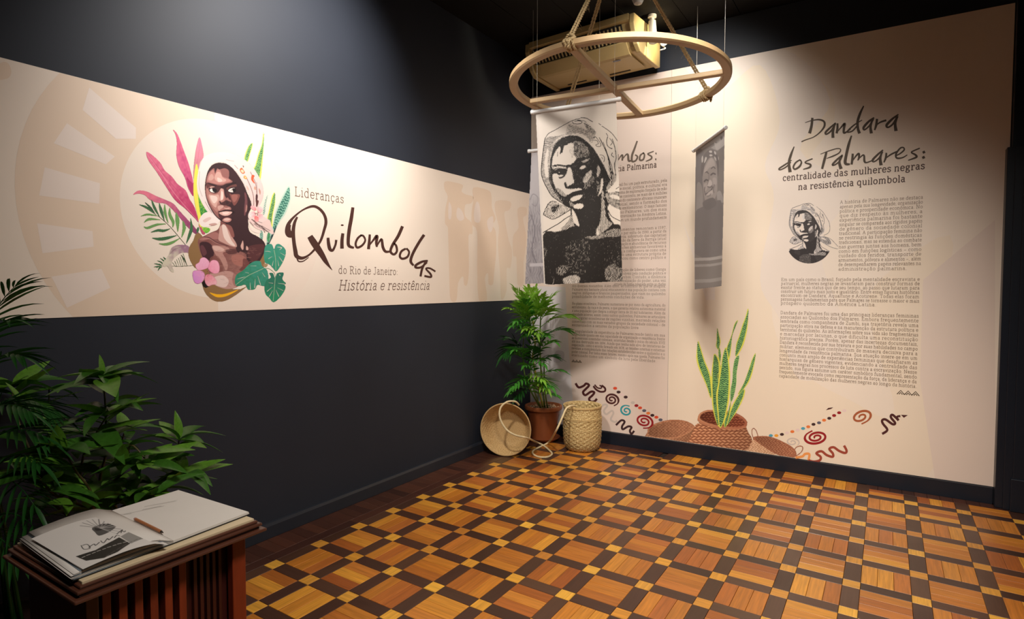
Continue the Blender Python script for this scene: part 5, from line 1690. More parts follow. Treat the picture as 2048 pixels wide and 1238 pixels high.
# face opening
tp([(400, 262), (480, 268), (560, 305), (640, 370), (710, 450), (770, 550), (830, 650), (880, 760), (908, 850), (880, 900), (850, 990), (880, 1000), (850, 1240), (380, 1215), (290, 1120), (210, 1010), (160, 930), (135, 820), (126, 700), (130, 600), (150, 500), (185, 400), (240, 330), (320, 280)], .93)
for pts, v in [
        ([(340, 420), (470, 330), (560, 360), (640, 460), (620, 540), (500, 560), (440, 560), (420, 450)], .7),
        ([(205, 470), (262, 400), (268, 490), (292, 470), (310, 410), (340, 390), (400, 365), (440, 390), (420, 450), (440, 520), (470, 560), (440, 610), (400, 640), (340, 655), (250, 645), (180, 650), (160, 700), (155, 640), (170, 540)], .04),
        ([(370, 420), (430, 400), (440, 520), (420, 560), (380, 520)], .25),
        ([(170, 680), (250, 660), (340, 680), (330, 700), (250, 690), (190, 720)], .35),
        ([(160, 790), (215, 760), (250, 830), (320, 800), (350, 740), (360, 690), (390, 680), (412, 720), (425, 800), (440, 870), (400, 905), (350, 930), (330, 950), (420, 965), (480, 950), (540, 965), (520, 990), (430, 1000), (350, 1040), (280, 1020), (230, 990), (190, 920)], .04),
        ([(200, 960), (260, 960), (330, 1030), (340, 1060), (280, 1050)], .5),
        ([(315, 880), (335, 870), (350, 930), (330, 940)], .8),
        ([(205, 760), (240, 785), (300, 772), (280, 800), (225, 800)], .02),
        ([(395, 1095), (440, 1060), (540, 1040), (545, 1070), (490, 1110), (430, 1128), (402, 1115)], .03),
        ([(440, 1175), (510, 1150), (565, 1172), (540, 1212), (480, 1225), (442, 1212)], .05),
        ([(380, 1120), (430, 1150), (440, 1180), (400, 1190)], .6),
        ([(520, 685), (560, 655), (600, 662), (575, 690), (530, 705)], .02),
        ([(540, 600), (640, 560), (640, 580), (560, 620)], .45),
        ([(560, 850), (600, 760), (670, 715), (665, 790), (620, 860), (580, 890)], .32),
        ([(560, 900), (640, 850), (690, 760), (700, 860), (640, 940), (570, 960)], .72),
        ([(745, 670), (765, 655), (780, 720), (755, 800), (735, 800), (740, 720)], .35),
        ([(800, 820), (820, 850), (812, 940), (785, 1015), (745, 1060), (780, 960), (788, 880)], .02),
        ([(735, 860), (770, 880), (770, 960), (740, 1000)], .7)]:
    tp(pts, v)
# neck, shoulders, body
for pts, v in [
        ([(40, 590), (200, 545), (300, 515), (340, 430), (400, 370), (410, 250), (380, 220), (470, 240), (560, 250), (680, 180), (800, 20), (860, 100), (880, 250), (930, 340), (960, 440), (1040, 450), (1400, 560), (1400, 1225), (70, 1225)], .97),
        ([(410, 250), (430, 260), (475, 340), (510, 470), (470, 450), (430, 400)], .05),
        ([(400, 330), (430, 400), (450, 470), (400, 480), (330, 520), (270, 500), (350, 430)], .5),
        ([(800, 20), (830, 40), (855, 330), (900, 400), (945, 440), (880, 500), (800, 560), (735, 590), (725, 520), (780, 400), (795, 200)], .5),
        ([(735, 530), (750, 520), (765, 570), (735, 580)], .05),
        ([(580, 605), (740, 590), (900, 520), (1040, 500), (1040, 600), (900, 610), (740, 640), (620, 640)], .62),
        ([(360, 700), (620, 640), (620, 1000), (480, 1180), (400, 1100), (330, 900)], .86),
        ([(180, 600), (330, 560), (330, 700), (200, 650)], .93),
        ([(300, 1200), (310, 1150), (420, 1110), (510, 1130), (510, 1200), (480, 1225), (320, 1225)], .42),
        ([(200, 1060), (240, 1000), (350, 980), (360, 1060), (260, 1120)], .72),
        ([(50, 750), (90, 760), (90, 900), (50, 900)], .84),
        ([(760, 640), (1040, 640), (1050, 1000), (850, 1000), (800, 800)], .93),
        ([(850, 1020), (960, 960), (1075, 1040), (1075, 1180), (860, 1170)], .66),
        ([(960, 900), (1060, 850), (1060, 1000), (980, 1000)], .85),
        ([(150, 1130), (180, 1130), (180, 1215), (160, 1215)], .75),
        # knot and tail
        ([(105, 180), (150, 145), (215, 155), (390, 235), (395, 255), (300, 315), (180, 378), (45, 322), (70, 250)], .42),
        ([(150, 220), (250, 190), (220, 260), (160, 290)], .8),
        ([(845, 40), (1010, 20), (1130, 60), (1200, 200), (1100, 260), (1020, 250), (900, 180), (860, 110)], .6),
        ([(900, 70), (980, 60), (1060, 120), (960, 110)], .1),
        ([(885, 240), (960, 250), (1060, 290), (1060, 470), (1035, 450), (960, 430), (900, 340)], .03)]:
    tp(q4(pts), v)
T.blur(6)
# lines cut in solid black
for pts, w in [([(65, 305), (110, 240), (200, 190), (330, 115), (430, 65), (520, 42)], 8), ([(530, 32), (600, 38), (640, 60), (683, 85)], 9), ([(765, 108), (790, 125)], 8), ([(805, 140), (900, 205), (965, 272), (1060, 420), (1130, 560), (1150, 760), (1100, 880), (990, 960)], 8),
               ([(940, 310), (975, 430), (990, 560), (970, 640), (985, 780)], 9), ([(65, 300), (45, 430), (25, 600), (18, 760), (50, 870), (90, 950), (150, 1050), (230, 1110), (380, 1205)], 10),
               ([(120, 700), (130, 860), (200, 1010), (300, 1140), (400, 1200)], 9), ([(770, 290), (860, 480), (915, 680), (925, 830)], 9), ([(820, 350), (890, 540), (940, 700), (950, 830)], 7), ([(790, 320), (870, 500), (910, 640)], 6),
               ([(700, 300), (720, 280), (770, 340), (790, 380), (780, 405), (740, 405), (725, 385), (755, 370), (740, 330), (695, 325)], 7), ([(880, 280), (865, 340), (880, 400), (930, 435), (935, 430)], 9), ([(905, 300), (940, 350), (915, 390)], 7), ([(940, 490), (930, 520), (960, 545)], 8),
               ([(775, 515), (820, 525), (838, 570), (825, 610)], 7), ([(800, 545), (815, 570)], 6), ([(860, 235), (880, 265)], 8),
               ([(420, 85), (440, 110), (520, 110), (545, 85), (500, 70), (450, 80)], 8), ([(480, 60), (560, 70), (600, 90)], 6),
               ([(160, 665), (250, 648), (330, 660), (380, 650), (420, 690)], 12), ([(160, 730), (200, 700), (240, 700), (320, 720)], 8), ([(215, 745), (250, 790), (300, 775)], 6),
               ([(262, 500), (275, 440), (260, 400)], 14), ([(285, 490), (300, 420)], 8), ([(225, 540), (228, 480)], 6),
               ([(345, 1075), (380, 1050), (440, 1015), (530, 990), (575, 1000)], 26), ([(430, 1140), (500, 1118), (560, 1080)], 22), ([(320, 890), (335, 940), (370, 950), (400, 930), (480, 950)], 16)]:
    T.line(pts, w, tone(1.0), 5)
T.line([(235, 735), (265, 755), (300, 740)], 42, tone(1.0), 4)
T.line([(500, 600), (560, 560), (630, 560)], 16, tone(1.0), 4)
T.line([(590, 640), (600, 650)], 26, tone(1.0), 0)
T.line([(245, 745), (250, 748)], 9, tone(0.0), 0)
T.line([(215, 768), (250, 792), (290, 784)], 9, tone(0.0), 4)
for pts, w in [([(40, 555), (100, 520), (250, 430), (330, 370), (400, 330)], 10), ([(100, 190), (150, 145), (215, 155)], 7), ([(45, 322), (70, 250), (105, 190)], 7), ([(45, 322), (110, 360), (180, 378), (300, 315), (395, 255)], 8),
               ([(405, 250), (405, 320)], 16), ([(885, 260), (930, 340), (1030, 395), (1200, 470), (1420, 560)], 9), ([(980, 20), (1160, 60), (1300, 180), (1420, 330), (1250, 330), (1050, 260)], 8)]:
    T.line(q4(pts), w, tone(1.0), 5)
tx = T.x0 + (np.arange(T.W) + .5) * 3.0
ty = T.y0 + (np.arange(T.H) + .5) * 3.0
GX, GY = np.meshgrid(tx, ty)
TV = T.rgb[..., 0]


def sample_tone(AX, AY):
    i = np.clip(((AX - T.x0) / 3.0 - .5), 0, T.W - 1.001)
    j = np.clip(((AY - T.y0) / 3.0 - .5), 0, T.H - 1.001)
    i0, j0 = i.astype(int), j.astype(int)
    fx, fy = i - i0, j - j0
    return (TV[j0, i0] * (1 - fx) + TV[j0, i0 + 1] * fx) * (1 - fy) + (TV[j0 + 1, i0] * (1 - fx) + TV[j0 + 1, i0 + 1] * fx) * fy


def engrave(AX, AY, pitch=15.0):
    """cut lines that swell with the tone, following the form"""
    t = sample_tone(AX, AY)
    ang = 0.9 + 1.1 * (vnoise(AX / 260, AY / 260, 5) - .5) * 2 - 0.0012 * (AX - 450)
    ang = np.where(AY > 1560, 0.35 + 1.2 * (vnoise(AX / 200, AY / 200, 8) - .5), ang)
    ph = (AX * np.cos(np.round(ang * 3) / 3) + AY * np.sin(np.round(ang * 3) / 3)) / pitch + 1.2 * vnoise(AX / 50, AY / 50, 3)
    p = 0.5 + 0.5 * np.sin(2 * PI * ph)
    n = vnoise(AX / 11, AY / 18, 4)
    p = 0.60 * p + 0.40 * n
    return np.clip((t - (0.06 + 0.9 * p)) * 6 + 0.5, 0, 1)


def affine(src, dst):
    S_, D2 = np.array(src, float), np.array(dst, float)
    A = np.hstack([S_, np.ones((len(S_), 1))])
    M, *_ = np.linalg.lstsq(A, D2, rcond=None)
    return lambda X, Y: (X * M[0, 0] + Y * M[1, 0] + M[2, 0], X * M[0, 1] + Y * M[1, 1] + M[2, 1])


# small portrait printed on the panel
zs = zc(1560, 390, 8.25)
to_art = affine(zs([(285, 490), (400, 600), (405, 665), (430, 755), (400, 250), (150, 480), (360, 770), (650, 690)]), [(260, 750), (400, 930), (440, 1055), (490, 1215), (430, 262), (18, 740), (405, 1225), (880, 1010)])
c = Canvas(1566, 402, 1676, 532, 0.4)
Xc = c.x0 + (np.arange(c.W) + .5) * c.cell / c.ss
Yc = c.y0 + (np.arange(c.H) + .5) * c.cell / c.ss
Xc, Yc = np.meshgrid(Xc, Yc)
AX, AY = to_art(Xc, Yc)
ink = 0.55 * engrave(AX, AY, 34) + 0.45 * sample_tone(AX, AY)
cx_, cy_ = 1560 + 480 / 8.25, 390 + 745 / 8.25
rr = np.hypot((Xc - cx_) / 46.5, (Yc - cy_) / 46.5)
low = (Yc > 390 + 905 / 8.25 - (Xc - 1575) * 0.02) & (rr > 1)
ink[low] = 0
ink = ink * smooth01(.02, .1, ink)
side = (AX > 1440) | (AY > 2240) | (AX < -75)
ink[side] = 0
i3 = ink[..., None]
c.rgb[:] = np.array(lin('#efe6e2')) * (1 - i3) + np.array(lin('#2c2628')) * i3
c.a = (ink > 0.06).astype(float)
c.blur(1)
ob = c.mesh('portrait_print', lambda X, Y: on_back(X, Y, B0 + 0.0008), art, None, thr=.3, bg=None)
kids(ob, panel_b)
# ================================================================== HANGING BANNERS
cloth = print_mat('printed satin cloth', rough=0.55, trans=0.18, spec=0.35)
white_pl = mat('white plastic rod', '#dcdcdc', rough=.4, var=.02)
nylon = mat('clear nylon thread', '#c9c2b4', rough=.3, var=.02)


def banner(corners, depths, paint, label, cell, bulge=0.012, thread=((0, 0), (0, 0))):
    """corners TL, TR, BR, BL in the photo; depths of the top left and the top right end"""
    TL, TR, BR, BL = corners
    P = at_depth(*TL, depths[0])
    Q_ = at_depth(*TR, depths[1])
    ux = Vector((Q_.x - P.x, Q_.y - P.y, 0)).normalized()
    n = Vector((ux.y, -ux.x, 0))
    if (CAMP - P).dot(n) < 0:
        n = -n
    root = thing('hanging_banner', (P + Q_) / 2, label, 'banner')
    xs, ys = [p[0] for p in corners], [p[1] for p in corners]
    c = Canvas(min(xs) - 1, min(ys) - 1, max(xs) + 1, max(ys) + 1, cell)
    c.poly(list(corners), '#c9c2bd')
    alpha = c.a.copy()
    paint(c)
    c.a = alpha

    def mapf(X, Y):
        W3 = on_plane(X, Y, P, n)
        s_ = (W3 - np.array(P)) @ np.array(ux)
        h = P.z - W3[:, 2]
        off = bulge * (np.sin(s_ * 9 + 1.0) * 0.6 + np.sin(s_ * 23 + h * 2) * 0.25) * np.clip(h * 1.6, 0, 1) - 0.006
        return W3 + off[:, None] * np.array(n)
    o = c.mesh('banner_cloth', mapf, cloth)
    kids(o, root)
    ext = ux * 0.022
    rod = MB().tube([P - ext + n * 0.0, Q_ + ext], 0.0125, 14)
    ro_ = rod.build('rod', white_pl, None, smooth=True, auto=40)
    kids(ro_, root)
    for e, d in ((P - ext, -ux), (Q_ + ext, ux)):
        k = MB().tube([e - d * 0.012, e + d * 0.006, e + d * 0.010], [0.0155, 0.0155, 0.012], 14)
        kids(k.build('end_cap', white_pl, None, smooth=True, auto=40), ro_)
        ro_.children[-1].matrix_parent_inverse = Matrix.Identity(4)
        ro_.children[-1].parent = ro_
    for e in (P + ux * 0.01, Q_ - ux * 0.01):
        t = MB().tube([e, Vector((e.x, e.y, CEIL + 0.005))], 0.0008, 5)
        kids(t.build('nylon_thread', nylon, None), root)
    return root


GREY1, CRM = '#b7b1ad', '#c9bfb6'


def paint_woman(c):
    k = c.cell / c.ss
    X = c.x0 + (np.arange(c.W) + .5) * k
    Y = c.y0 + (np.arange(c.H) + .5) * k
    X, Y = np.meshgrid(X, Y)
    AX, AY = (X - 1080) * 6.518, (Y - 230) * 6.518
    ink = engrave(AX, AY, 15)
    # printed area ends a little inside the cloth
    ink[AX < 38 + np.clip((AY - 1570) * 0.045, 0, 99)] *= (AY < 1500)[AX < 38 + np.clip((AY - 1570) * 0.045, 0, 99)]
    base = np.array(lin(CRM))
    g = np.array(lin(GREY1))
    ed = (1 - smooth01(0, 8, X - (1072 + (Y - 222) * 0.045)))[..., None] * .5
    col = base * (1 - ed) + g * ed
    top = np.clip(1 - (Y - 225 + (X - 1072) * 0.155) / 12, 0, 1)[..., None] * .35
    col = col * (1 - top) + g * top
    i3 = ink[..., None]
    c.rgb[:] = col * (1 - i3) + np.array(lin('#1f1a18')) * i3
    c.a[:] = 1


banner([(1071, 224), (1232, 199), (1245, 562), (1088, 570)], (3.86, 3.70), paint_woman,
       'hanging cloth banner with a large black engraved portrait of a woman in a headscarf', 0.6)


def paint_faint(c):
    k = c.cell / c.ss
    X, Y = np.meshgrid(c.x0 + (np.arange(c.W) + .5) * k, c.y0 + (np.arange(c.H) + .5) * k)
    n = vnoise(X / 9, Y / 14, 3) * .6 + vnoise(X / 3, Y / 4, 6) * .4
    fig = smooth01(380, 430, Y) * (0.35 + .65 * n)
    lines = 0.5 + 0.5 * np.sin((X * .8 + 9 * vnoise(X / 12, Y / 12, 7)) * 1.6)
    t = np.clip(fig * (.55 + .5 * lines), 0, 1)[..., None]
    c.rgb[:] = np.array(lin('#b9b4b8')) * (1 - t) + np.array(lin('#7d787e')) * t
    c.a[:] = 1
    c.line([(1060, 400), (1066, 388), (1076, 396), (1072, 412), (1064, 408)], 1.2, '#8b868c', 4)
    c.line([(1062, 430), (1070, 460), (1064, 500), (1075, 530)], 1.6, '#77727a', 4)
    c.poly([(1060, 527), (1100, 525), (1100, 532), (1060, 533)], '#c4bfc4')


banner([(1063, 302), (1200, 286), (1202, 562), (1050, 568)], (4.82, 4.70), paint_faint,
       'pale grey hanging cloth banner mostly hidden behind the engraved portrait banner', 0.8)


def paint_elder(c):
    z = zc(1380, 240, 6.19)
    c.rgb[:] = lin('#66625f')
    c.a[:] = 1
    c.poly(z([(75, 390), (430, 130), (430, 300), (330, 380), (240, 340), (75, 420)]), '#8d8a89', 0)
    c.poly(z([(75, 400), (300, 270), (330, 270), (300, 310), (160, 400), (75, 430)]), '#6b6866', 0)
    c.poly(z([(290, 270), (330, 290), (430, 180), (430, 290), (330, 370), (300, 330)]), '#a09c9a', 3)
    c.poly(z([(365, 215), (385, 200), (395, 225), (375, 250)]), '#4f4c4c', 3)
    c.poly(z([(75, 420), (160, 400), (150, 620), (140, 1000), (75, 1180)]), '#5c5a5c', 3)
    c.poly(z([(80, 800), (140, 820), (150, 1100), (80, 1200)]), '#827e7d', 4)
    c.poly(z([(320, 900), (360, 880), (400, 980), (400, 1020), (330, 1010)]), '#8f8b8b', 4)
    # head wrap
    c.poly(z([(130, 640), (135, 520), (170, 420), (230, 370), (290, 380), (335, 460), (345, 560), (335, 700), (320, 620), (310, 500), (260, 450), (200, 500), (165, 600), (150, 700)]), '#4a4646', 4)
    for p in ([(150, 440), (155, 500), (140, 530), (135, 470)], [(180, 460), (200, 470), (180, 520), (165, 530)], [(230, 380), (260, 380), (260, 405), (230, 400)], [(290, 385), (310, 400), (310, 430), (292, 415)],
              [(230, 430), (255, 425), (270, 440), (240, 450)], [(290, 450), (310, 470), (315, 510), (295, 480)], [(335, 450), (345, 470), (342, 500)]):
        c.poly(z(p), '#b5b1af', 3)
    # face
    c.poly(z([(255, 462), (300, 500), (322, 580), (325, 760), (320, 900), (290, 980), (250, 1040), (200, 1050), (170, 960), (150, 800), (150, 680), (175, 560), (215, 490)]), '#8a8381', 4)
    c.poly(z([(245, 475), (285, 500), (300, 560), (280, 580), (230, 590), (190, 640), (165, 640), (190, 560)]), '#a39b98', 4)
    c.poly(z([(160, 800), (200, 780), (210, 830), (180, 880)]), '#a09896', 4)
    c.poly(z([(270, 720), (310, 720), (315, 790), (280, 800)]), '#9d9593', 4)
    c.poly(z([(215, 760), (240, 740), (262, 770), (255, 810), (215, 820), (205, 790)]), '#b4acaa', 4)
    for p, w, col in [([(185, 650), (200, 640), (215, 660)], 2.2, '#423e3e'), ([(255, 600), (280, 580), (300, 600)], 2.2, '#423e3e'), ([(170, 760), (190, 740), (215, 750)], 3.0, '#373334'), ([(250, 680), (275, 660), (300, 670)], 3.0, '#373334'),
                      ([(225, 660), (222, 740), (205, 800)], 1.2, '#5f5a59'), ([(210, 825), (240, 835), (262, 815)], 2, '#4b4646'), ([(180, 920), (215, 900), (250, 870), (270, 830)], 2.4, '#3f3a3b'),
                      ([(175, 830), (170, 880), (185, 930)], 1.6, '#514c4c'), ([(290, 800), (280, 860), (285, 900)], 1.6, '#5a5555'), ([(200, 990), (230, 1000), (255, 980)], 1.4, '#5f5a59')]:
        c.line(z(p), w, col, 4)
    c.poly(z([(195, 925), (240, 880), (268, 870), (265, 920), (215, 950)]), '#b0a8a6', 3)
    c.poly(z([(200, 935), (225, 930), (255, 905), (245, 940), (205, 955)]), '#756e6d', 3)
    c.poly([(1388, 430), (1412, 410), (1428, 402), (1442, 410), (1442, 505), (1390, 508)], '#565354', 3)
    c.poly([(1404, 405), (1424, 395), (1430, 410), (1412, 420)], '#4b4849', 3)
    for y0, y1, col in ((513, 519, '#9c9998'), (526, 531, '#8f8c8b'), (556, 563, '#8a8786')):
        c.poly([(1385, y0 + 3), (1418, y0 + 2), (1446, y0 - 3), (1446, y1 - 3), (1418, y1 + 2), (1385, y1 + 3)], col, 0)
    c.rgb[:] = c.rgb * 1.0 + np.array([.14, .13, .135])
    c.blur(1)


banner([(1390, 300), (1448, 257), (1441, 572), (1389, 579)], (4.75, 4.25), paint_elder,
       'narrow dark grey hanging photo banner of a smiling person in a head wrap', 0.5, bulge=0.008)

# ================================================================== WOODEN HOOP AND ROPES
hoopw = mat('pale beech hoop wood', '#b89a72', rough=0.5, var=0.06, scale=5)
ropem = mat('natural sisal rope', '#c4ab80', rough=0.9, var=0.25, scale=60, bump=0.4)
HC = Vector(NP_C + (NP_F + NP_R * (1230 - 1024) / F) * 3.9)
HR = 0.675
hd = Vector((HC.x - CAMP.x, HC.y - CAMP.y, 0)).normalized()
hs = Vector((hd.y, -hd.x, 0))
tilt = 0.044 / (2 * HR)
hd3 = (hd + Vector((0, 0, -tilt))).normalized()
hn = hs.cross(hd3).normalized()
HC.z = 2.812
if hn.z < 0: hn = -hn


def hp(t, r=HR, dz=0.0):
    return HC + hs * (math.cos(t) * r) + hd3 * (math.sin(t) * r) + hn * dz


def on_hoop(x, y):
    p = Vector(on_plane(x, y, tuple(HC), tuple(hn)))
    v = p - HC
    return math.atan2(v.dot(hd3), v.dot(hs))


hoop = thing('hoop_frame', HC, 'large round pale wooden hoop with a cross of bars, hung by ropes', 'hoop')
mb = MB()
N_ = 96
HW, HH = 0.056, 0.04
ring_v = []
for i in range(N_):
    t = 2 * PI * i / N_
    for (dr, dz) in ((-HW / 2, -HH / 2 + .008), (-HW / 2 + .008, -HH / 2), (HW / 2 - .008, -HH / 2), (HW / 2, -HH / 2 + .008), (HW / 2, HH / 2 - .008), (HW / 2 - .008, HH / 2), (-HW / 2 + .008, HH / 2), (-HW / 2, HH / 2 - .008)):
        ring_v.append(hp(t, HR + dr, dz))
mb.add(ring_v, [(i * 8 + j, ((i + 1) % N_) * 8 + j, ((i + 1) % N_) * 8 + (j + 1) % 8, i * 8 + (j + 1) % 8) for i in range(N_) for j in range(8)])
kids(mb.build('rim', hoopw, None, smooth=True, auto=35), hoop)
ta, tb = on_hoop(1150, 98), on_hoop(1283, 232)
tc_, td = on_hoop(1062, 203), on_hoop(1422, 147)
kids(MB().bar(hp(ta, HR - .01), hp(tb, HR - .01), 0.05, 0.036, hn).build('crossbar', hoopw, None, bevel=.006), hoop)
kids(MB().bar(hp(tc_, HR - .01, -.002), hp(td, HR - .01, -.002), 0.046, 0.032, hn).build('crossbar', hoopw, None, bevel=.006), hoop)

apex = Vector((HC.x, HC.y, CEIL + 0.01))


def twisted(pts, r, pitch=0.05, name='rope', par=None, m=None, sub=0.012):
    """two strands wound round each other along a path"""
    P = [Vector(p) for p in pts]
    L = [0]
    for a, b in zip(P[:-1], P[1:]):
        L.append(L[-1] + (b - a).length)
    n = max(8, int(L[-1] / sub))
    path, k = [], 0
    for i in range(n + 1):
        s_ = L[-1] * i / n
        while k < len(L) - 2 and L[k + 1] < s_:
            k += 1
        t = (s_ - L[k]) / max(L[k + 1] - L[k], 1e-9)
        path.append(P[k].lerp(P[k + 1], t))
    mb = MB()
    for ph in (0, PI):
        q = []
        for i, p in enumerate(path):
            d = (path[min(i + 1, n)] - path[max(i - 1, 0)]).normalized()
            a = d.cross(Vector((0.3, 0.2, 0.93))).normalized()
            b = d.cross(a)
            t = 2 * PI * (L[-1] * i / n) / pitch + ph
            q.append(p + (a * math.cos(t) + b * math.sin(t)) * r * .5)
        mb.tube(q, r * .55, 6)
    o = mb.build(name, m or ropem, None, smooth=True)
    return kids(o, par) if par is not None else o


for t_at, lab in ((ta, 'twisted rope tying the near left of the wooden hoop to the ceiling'), (on_hoop(1411, 190), 'twisted rope tying the right side of the wooden hoop to the ceiling'), (on_hoop(1122, 235), 'twisted rope behind the portrait banner holding the far left of the hoop')):
    base = hp(t_at)
    rt = thing('hanging_rope', Vector((base.x, base.y, base.z)), lab, 'rope')
    top = apex + (base - apex) * 0.02
    top.z = CEIL + 0.004
    side = (base - apex).cross(hn).normalized()
    for sgn in (-1, 1):
        twisted([top + side * .006 * sgn, base + hn * (HH / 2 + .02) + side * .011 * sgn], 0.0085, .045, 'strand', rt)
    # wraps round the rim
    rad = (base - HC).normalized()
    tan = hn.cross(rad).normalized()
    for k, off in enumerate((-.022, 0.0, .022)):
        pts = []
        for i in range(17):
            a = 2 * PI * i / 16
            pts.append(base + tan * (off + .012 * i / 16) + rad * math.cos(a) * (HW / 2 + .009) + hn * math.sin(a) * (HH / 2 + .009))
        twisted(pts, 0.009, .03, 'knot_loop', rt, sub=.006)
    pts = [base + hn * (HH / 2 + .012) + tan * (-.03), base + hn * (HH / 2 + .035) + rad * .01, base + hn * (HH / 2 + .014) + tan * .03, base + rad * (HW / 2 + .02) + tan * .02, base + rad * (HW / 2 + .012) - hn * .035 + tan * .01]
    twisted(cr(pts, 5), 0.009, .03, 'knot_loop', rt, sub=.006)
    # frayed fibres
    fb = MB()
    rr_ = random.Random(int(abs(t_at) * 100))
    for i in range(40):
        p = top.lerp(base, rr_.uniform(.2, .98))
        d = Vector((rr_.uniform(-1, 1), rr_.uniform(-1, 1), rr_.uniform(-1, 1))).normalized()
        fb.tube([p + d * .008, p + d * .018 + Vector((0, 0, -.004)), p + d * .026 + Vector((0, 0, -.012))], [.0006, .0005, .0002], 3)
    kids(tag(fb.build('frayed_fibres', ropem, None), kind='stuff'), rt)

# ================================================================== AIR CONDITIONER
acm = mat('aged ivory plastic', '#b59d6a', rough=0.42, var=0.05, scale=3)
acd = mat('dark vent recess', '#1a140d', rough=0.8)
ac = thing('air_conditioner', (0.76, -0.25, CEIL), 'large ivory ceiling air conditioner above the printed panel, behind the wooden hoop', 'air conditioner')
ACM = Matrix.Translation((0.80, -0.292, 0)) @ Matrix.Rotation(math.radians(-4.5), 4, 'Z')
AW = 0.535


def acx(mb, prof, x0, x1, mi=0):
    n = len(prof)
    vs = [ACM @ Vector((x, y, z)) for x in (x0, x1) for (y, z) in prof]
    return mb.add(vs, [(i, (i + 1) % n, n + (i + 1) % n, n + i) for i in range(n)] + [tuple(range(n))[::-1], tuple(range(n, 2 * n))], mi)


body = [(.24, 3.676), (-.26, 3.676), (-.262, 3.625), (-.245, 3.62), (-.215, 3.53), (-.17, 3.452), (-.14, 3.425), (.24, 3.405)]
mb = acx(MB(), body, -AW + .045, AW - .045)
kids(mb.build('casing', acm, None, bevel=.004), ac)
side_p = [(.25, 3.676), (-.275, 3.676), (-.28, 3.60), (-.262, 3.56), (-.205, 3.455), (-.14, 3.408), (.10, 3.395), (.25, 3.39)]
kids(acx(MB(), side_p, -AW, -AW + .045).build('side_cover', acm, None, bevel=.008), ac)
kids(acx(MB(), side_p, AW - .045, AW).build('side_cover', acm, None, bevel=.008), ac)
top_p = [(.24, 3.680), (-.285, 3.680), (-.285, 3.630), (-.262, 3.622), (.24, 3.64)]
kids(MB().box(.45, 1.15, -.40, -.10, 3.67, CEIL + .006).build('hanging_bracket', acd, None), ac)
kids(acx(MB(), top_p, -AW + .048, .22).build('top_cover', acm, None, bevel=.003), ac)
kids(acx(MB(), top_p, .223, AW - .048).build('top_cover', acm, None, bevel=.003), ac)
vent = acx(MB(), [(-.258, 3.618), (-.262, 3.60), (-.232, 3.53), (-.205, 3.50), (-.195, 3.51)], -AW + .07, AW - .12)
vo = kids(vent.build('air_outlet', acd, None), ac)
for i in range(25):
    x = -AW + .08 + i * (2 * AW - .22) / 24
    kids(acx(MB(), [(-.256, 3.60), (-.268, 3.60), (-.238, 3.525), (-.215, 3.50), (-.205, 3.51), (-.225, 3.54)], x, x + .011).build('vane', acm, None), ac)
kids(acx(MB(), [(-.250, 3.572), (-.262, 3.566), (-.258, 3.560), (-.246, 3.566)], -AW + .07, AW - .12).build('louver', acm, None), ac)
kids(acx(MB(), [(-.208, 3.498), (-.214, 3.488), (-.165, 3.437), (-.14, 3.412), (-.11, 3.403), (.16, 3.392), (.16, 3.40), (-.10, 3.415), (-.16, 3.448)], -AW + .075, AW - .10).build('intake_panel', acm, None, bevel=.003), ac)
for x in (-AW + .30, AW - .33):
    kids(acx(MB(), [(.135, 3.3915), (.150, 3.391), (.150, 3.388), (.135, 3.3885)], x - .1, x + .1).build('panel_seam', acd, None), ac)
# oval badge
bd = MB()
bc = (AW - .24, -.098)
bv = []
for k, (r1, r2, dz) in enumerate(((.040, .016, 0), (.036, .0135, -.0012))):
    bv.append([ACM @ Vector((bc[0] + r1 * math.cos(a), bc[1] + r2 * math.sin(a), 3.4005 - .0015 + dz)) for a in [2 * PI * i / 20 for i in range(20)]])
bd.add(bv[0] + bv[1], [(i, (i + 1) % 20, 20 + (i + 1) % 20, 20 + i) for i in range(20)], 0)
bd.add(bv[1], [tuple(range(20))], 1)
for sx in range(5):
    x = bc[0] - .022 + sx * .0095
    q = [ACM @ Vector((x + a, bc[1] + b, 3.3975 - .001)) for a, b in ((0, -.004), (.006, -.003), (.007, .004), (.001, .003))]
    bd.add(q, [(0, 1, 2, 3)], 2)
kids(bd.build('badge', [mat('badge chrome', '#b8b8c0', rough=.3, metal=.6, var=.02), mat('badge navy', '#1c2440', rough=.4, var=.02), mat('badge letters', '#d8d8e0', rough=.4, var=.02)], None), ac)

# ================================================================== SPOTLIGHT AND FITTINGS BY THE AIR CONDITIONER
whm = mat('off white fitting', '#aba59c', rough=.5, var=.04)
pt = at_depth(1304, 52, 4.85)
fx = thing('spotlight_fitting', (pt.x, pt.y, CEIL), 'small white spotlight fitting on the ceiling beside the air conditioner', 'spotlight')
b = MB().lathe([(.001, 0), (.035, 0), (.035, -.02), (.014, -.024), (.014, -.05), (.001, -.05)][::-1], 20, (pt.x, pt.y, CEIL))
kids(b.build('mount', whm, None, smooth=True, auto=35), fx)
b = MB().tube([(pt.x, pt.y, CEIL - .05), (pt.x + .01, pt.y - .01, CEIL - .16), (pt.x + .02, pt.y - .02, CEIL - .23)], [.030, .033, .036], 20)
kids(b.build('lamp_body', whm, None, smooth=True, auto=40), fx)
b = MB().tube([(pt.x + .04, pt.y - .02, CEIL - .18), (pt.x + .10, pt.y - .05, CEIL - .23), (pt.x + .13, pt.y - .065, CEIL - .26)], [.030, .036, .04], 20)
kids(b.build('lamp_head', whm, None, smooth=True, auto=40), fx)
b = MB().tube(cr([(pt.x + .03, pt.y, CEIL - .2), (pt.x + .09, pt.y, CEIL - .27), (pt.x + .12, pt.y - .02, CEIL - .3), (pt.x + .08, pt.y - .03, CEIL - .31)], 6), .005, 6)
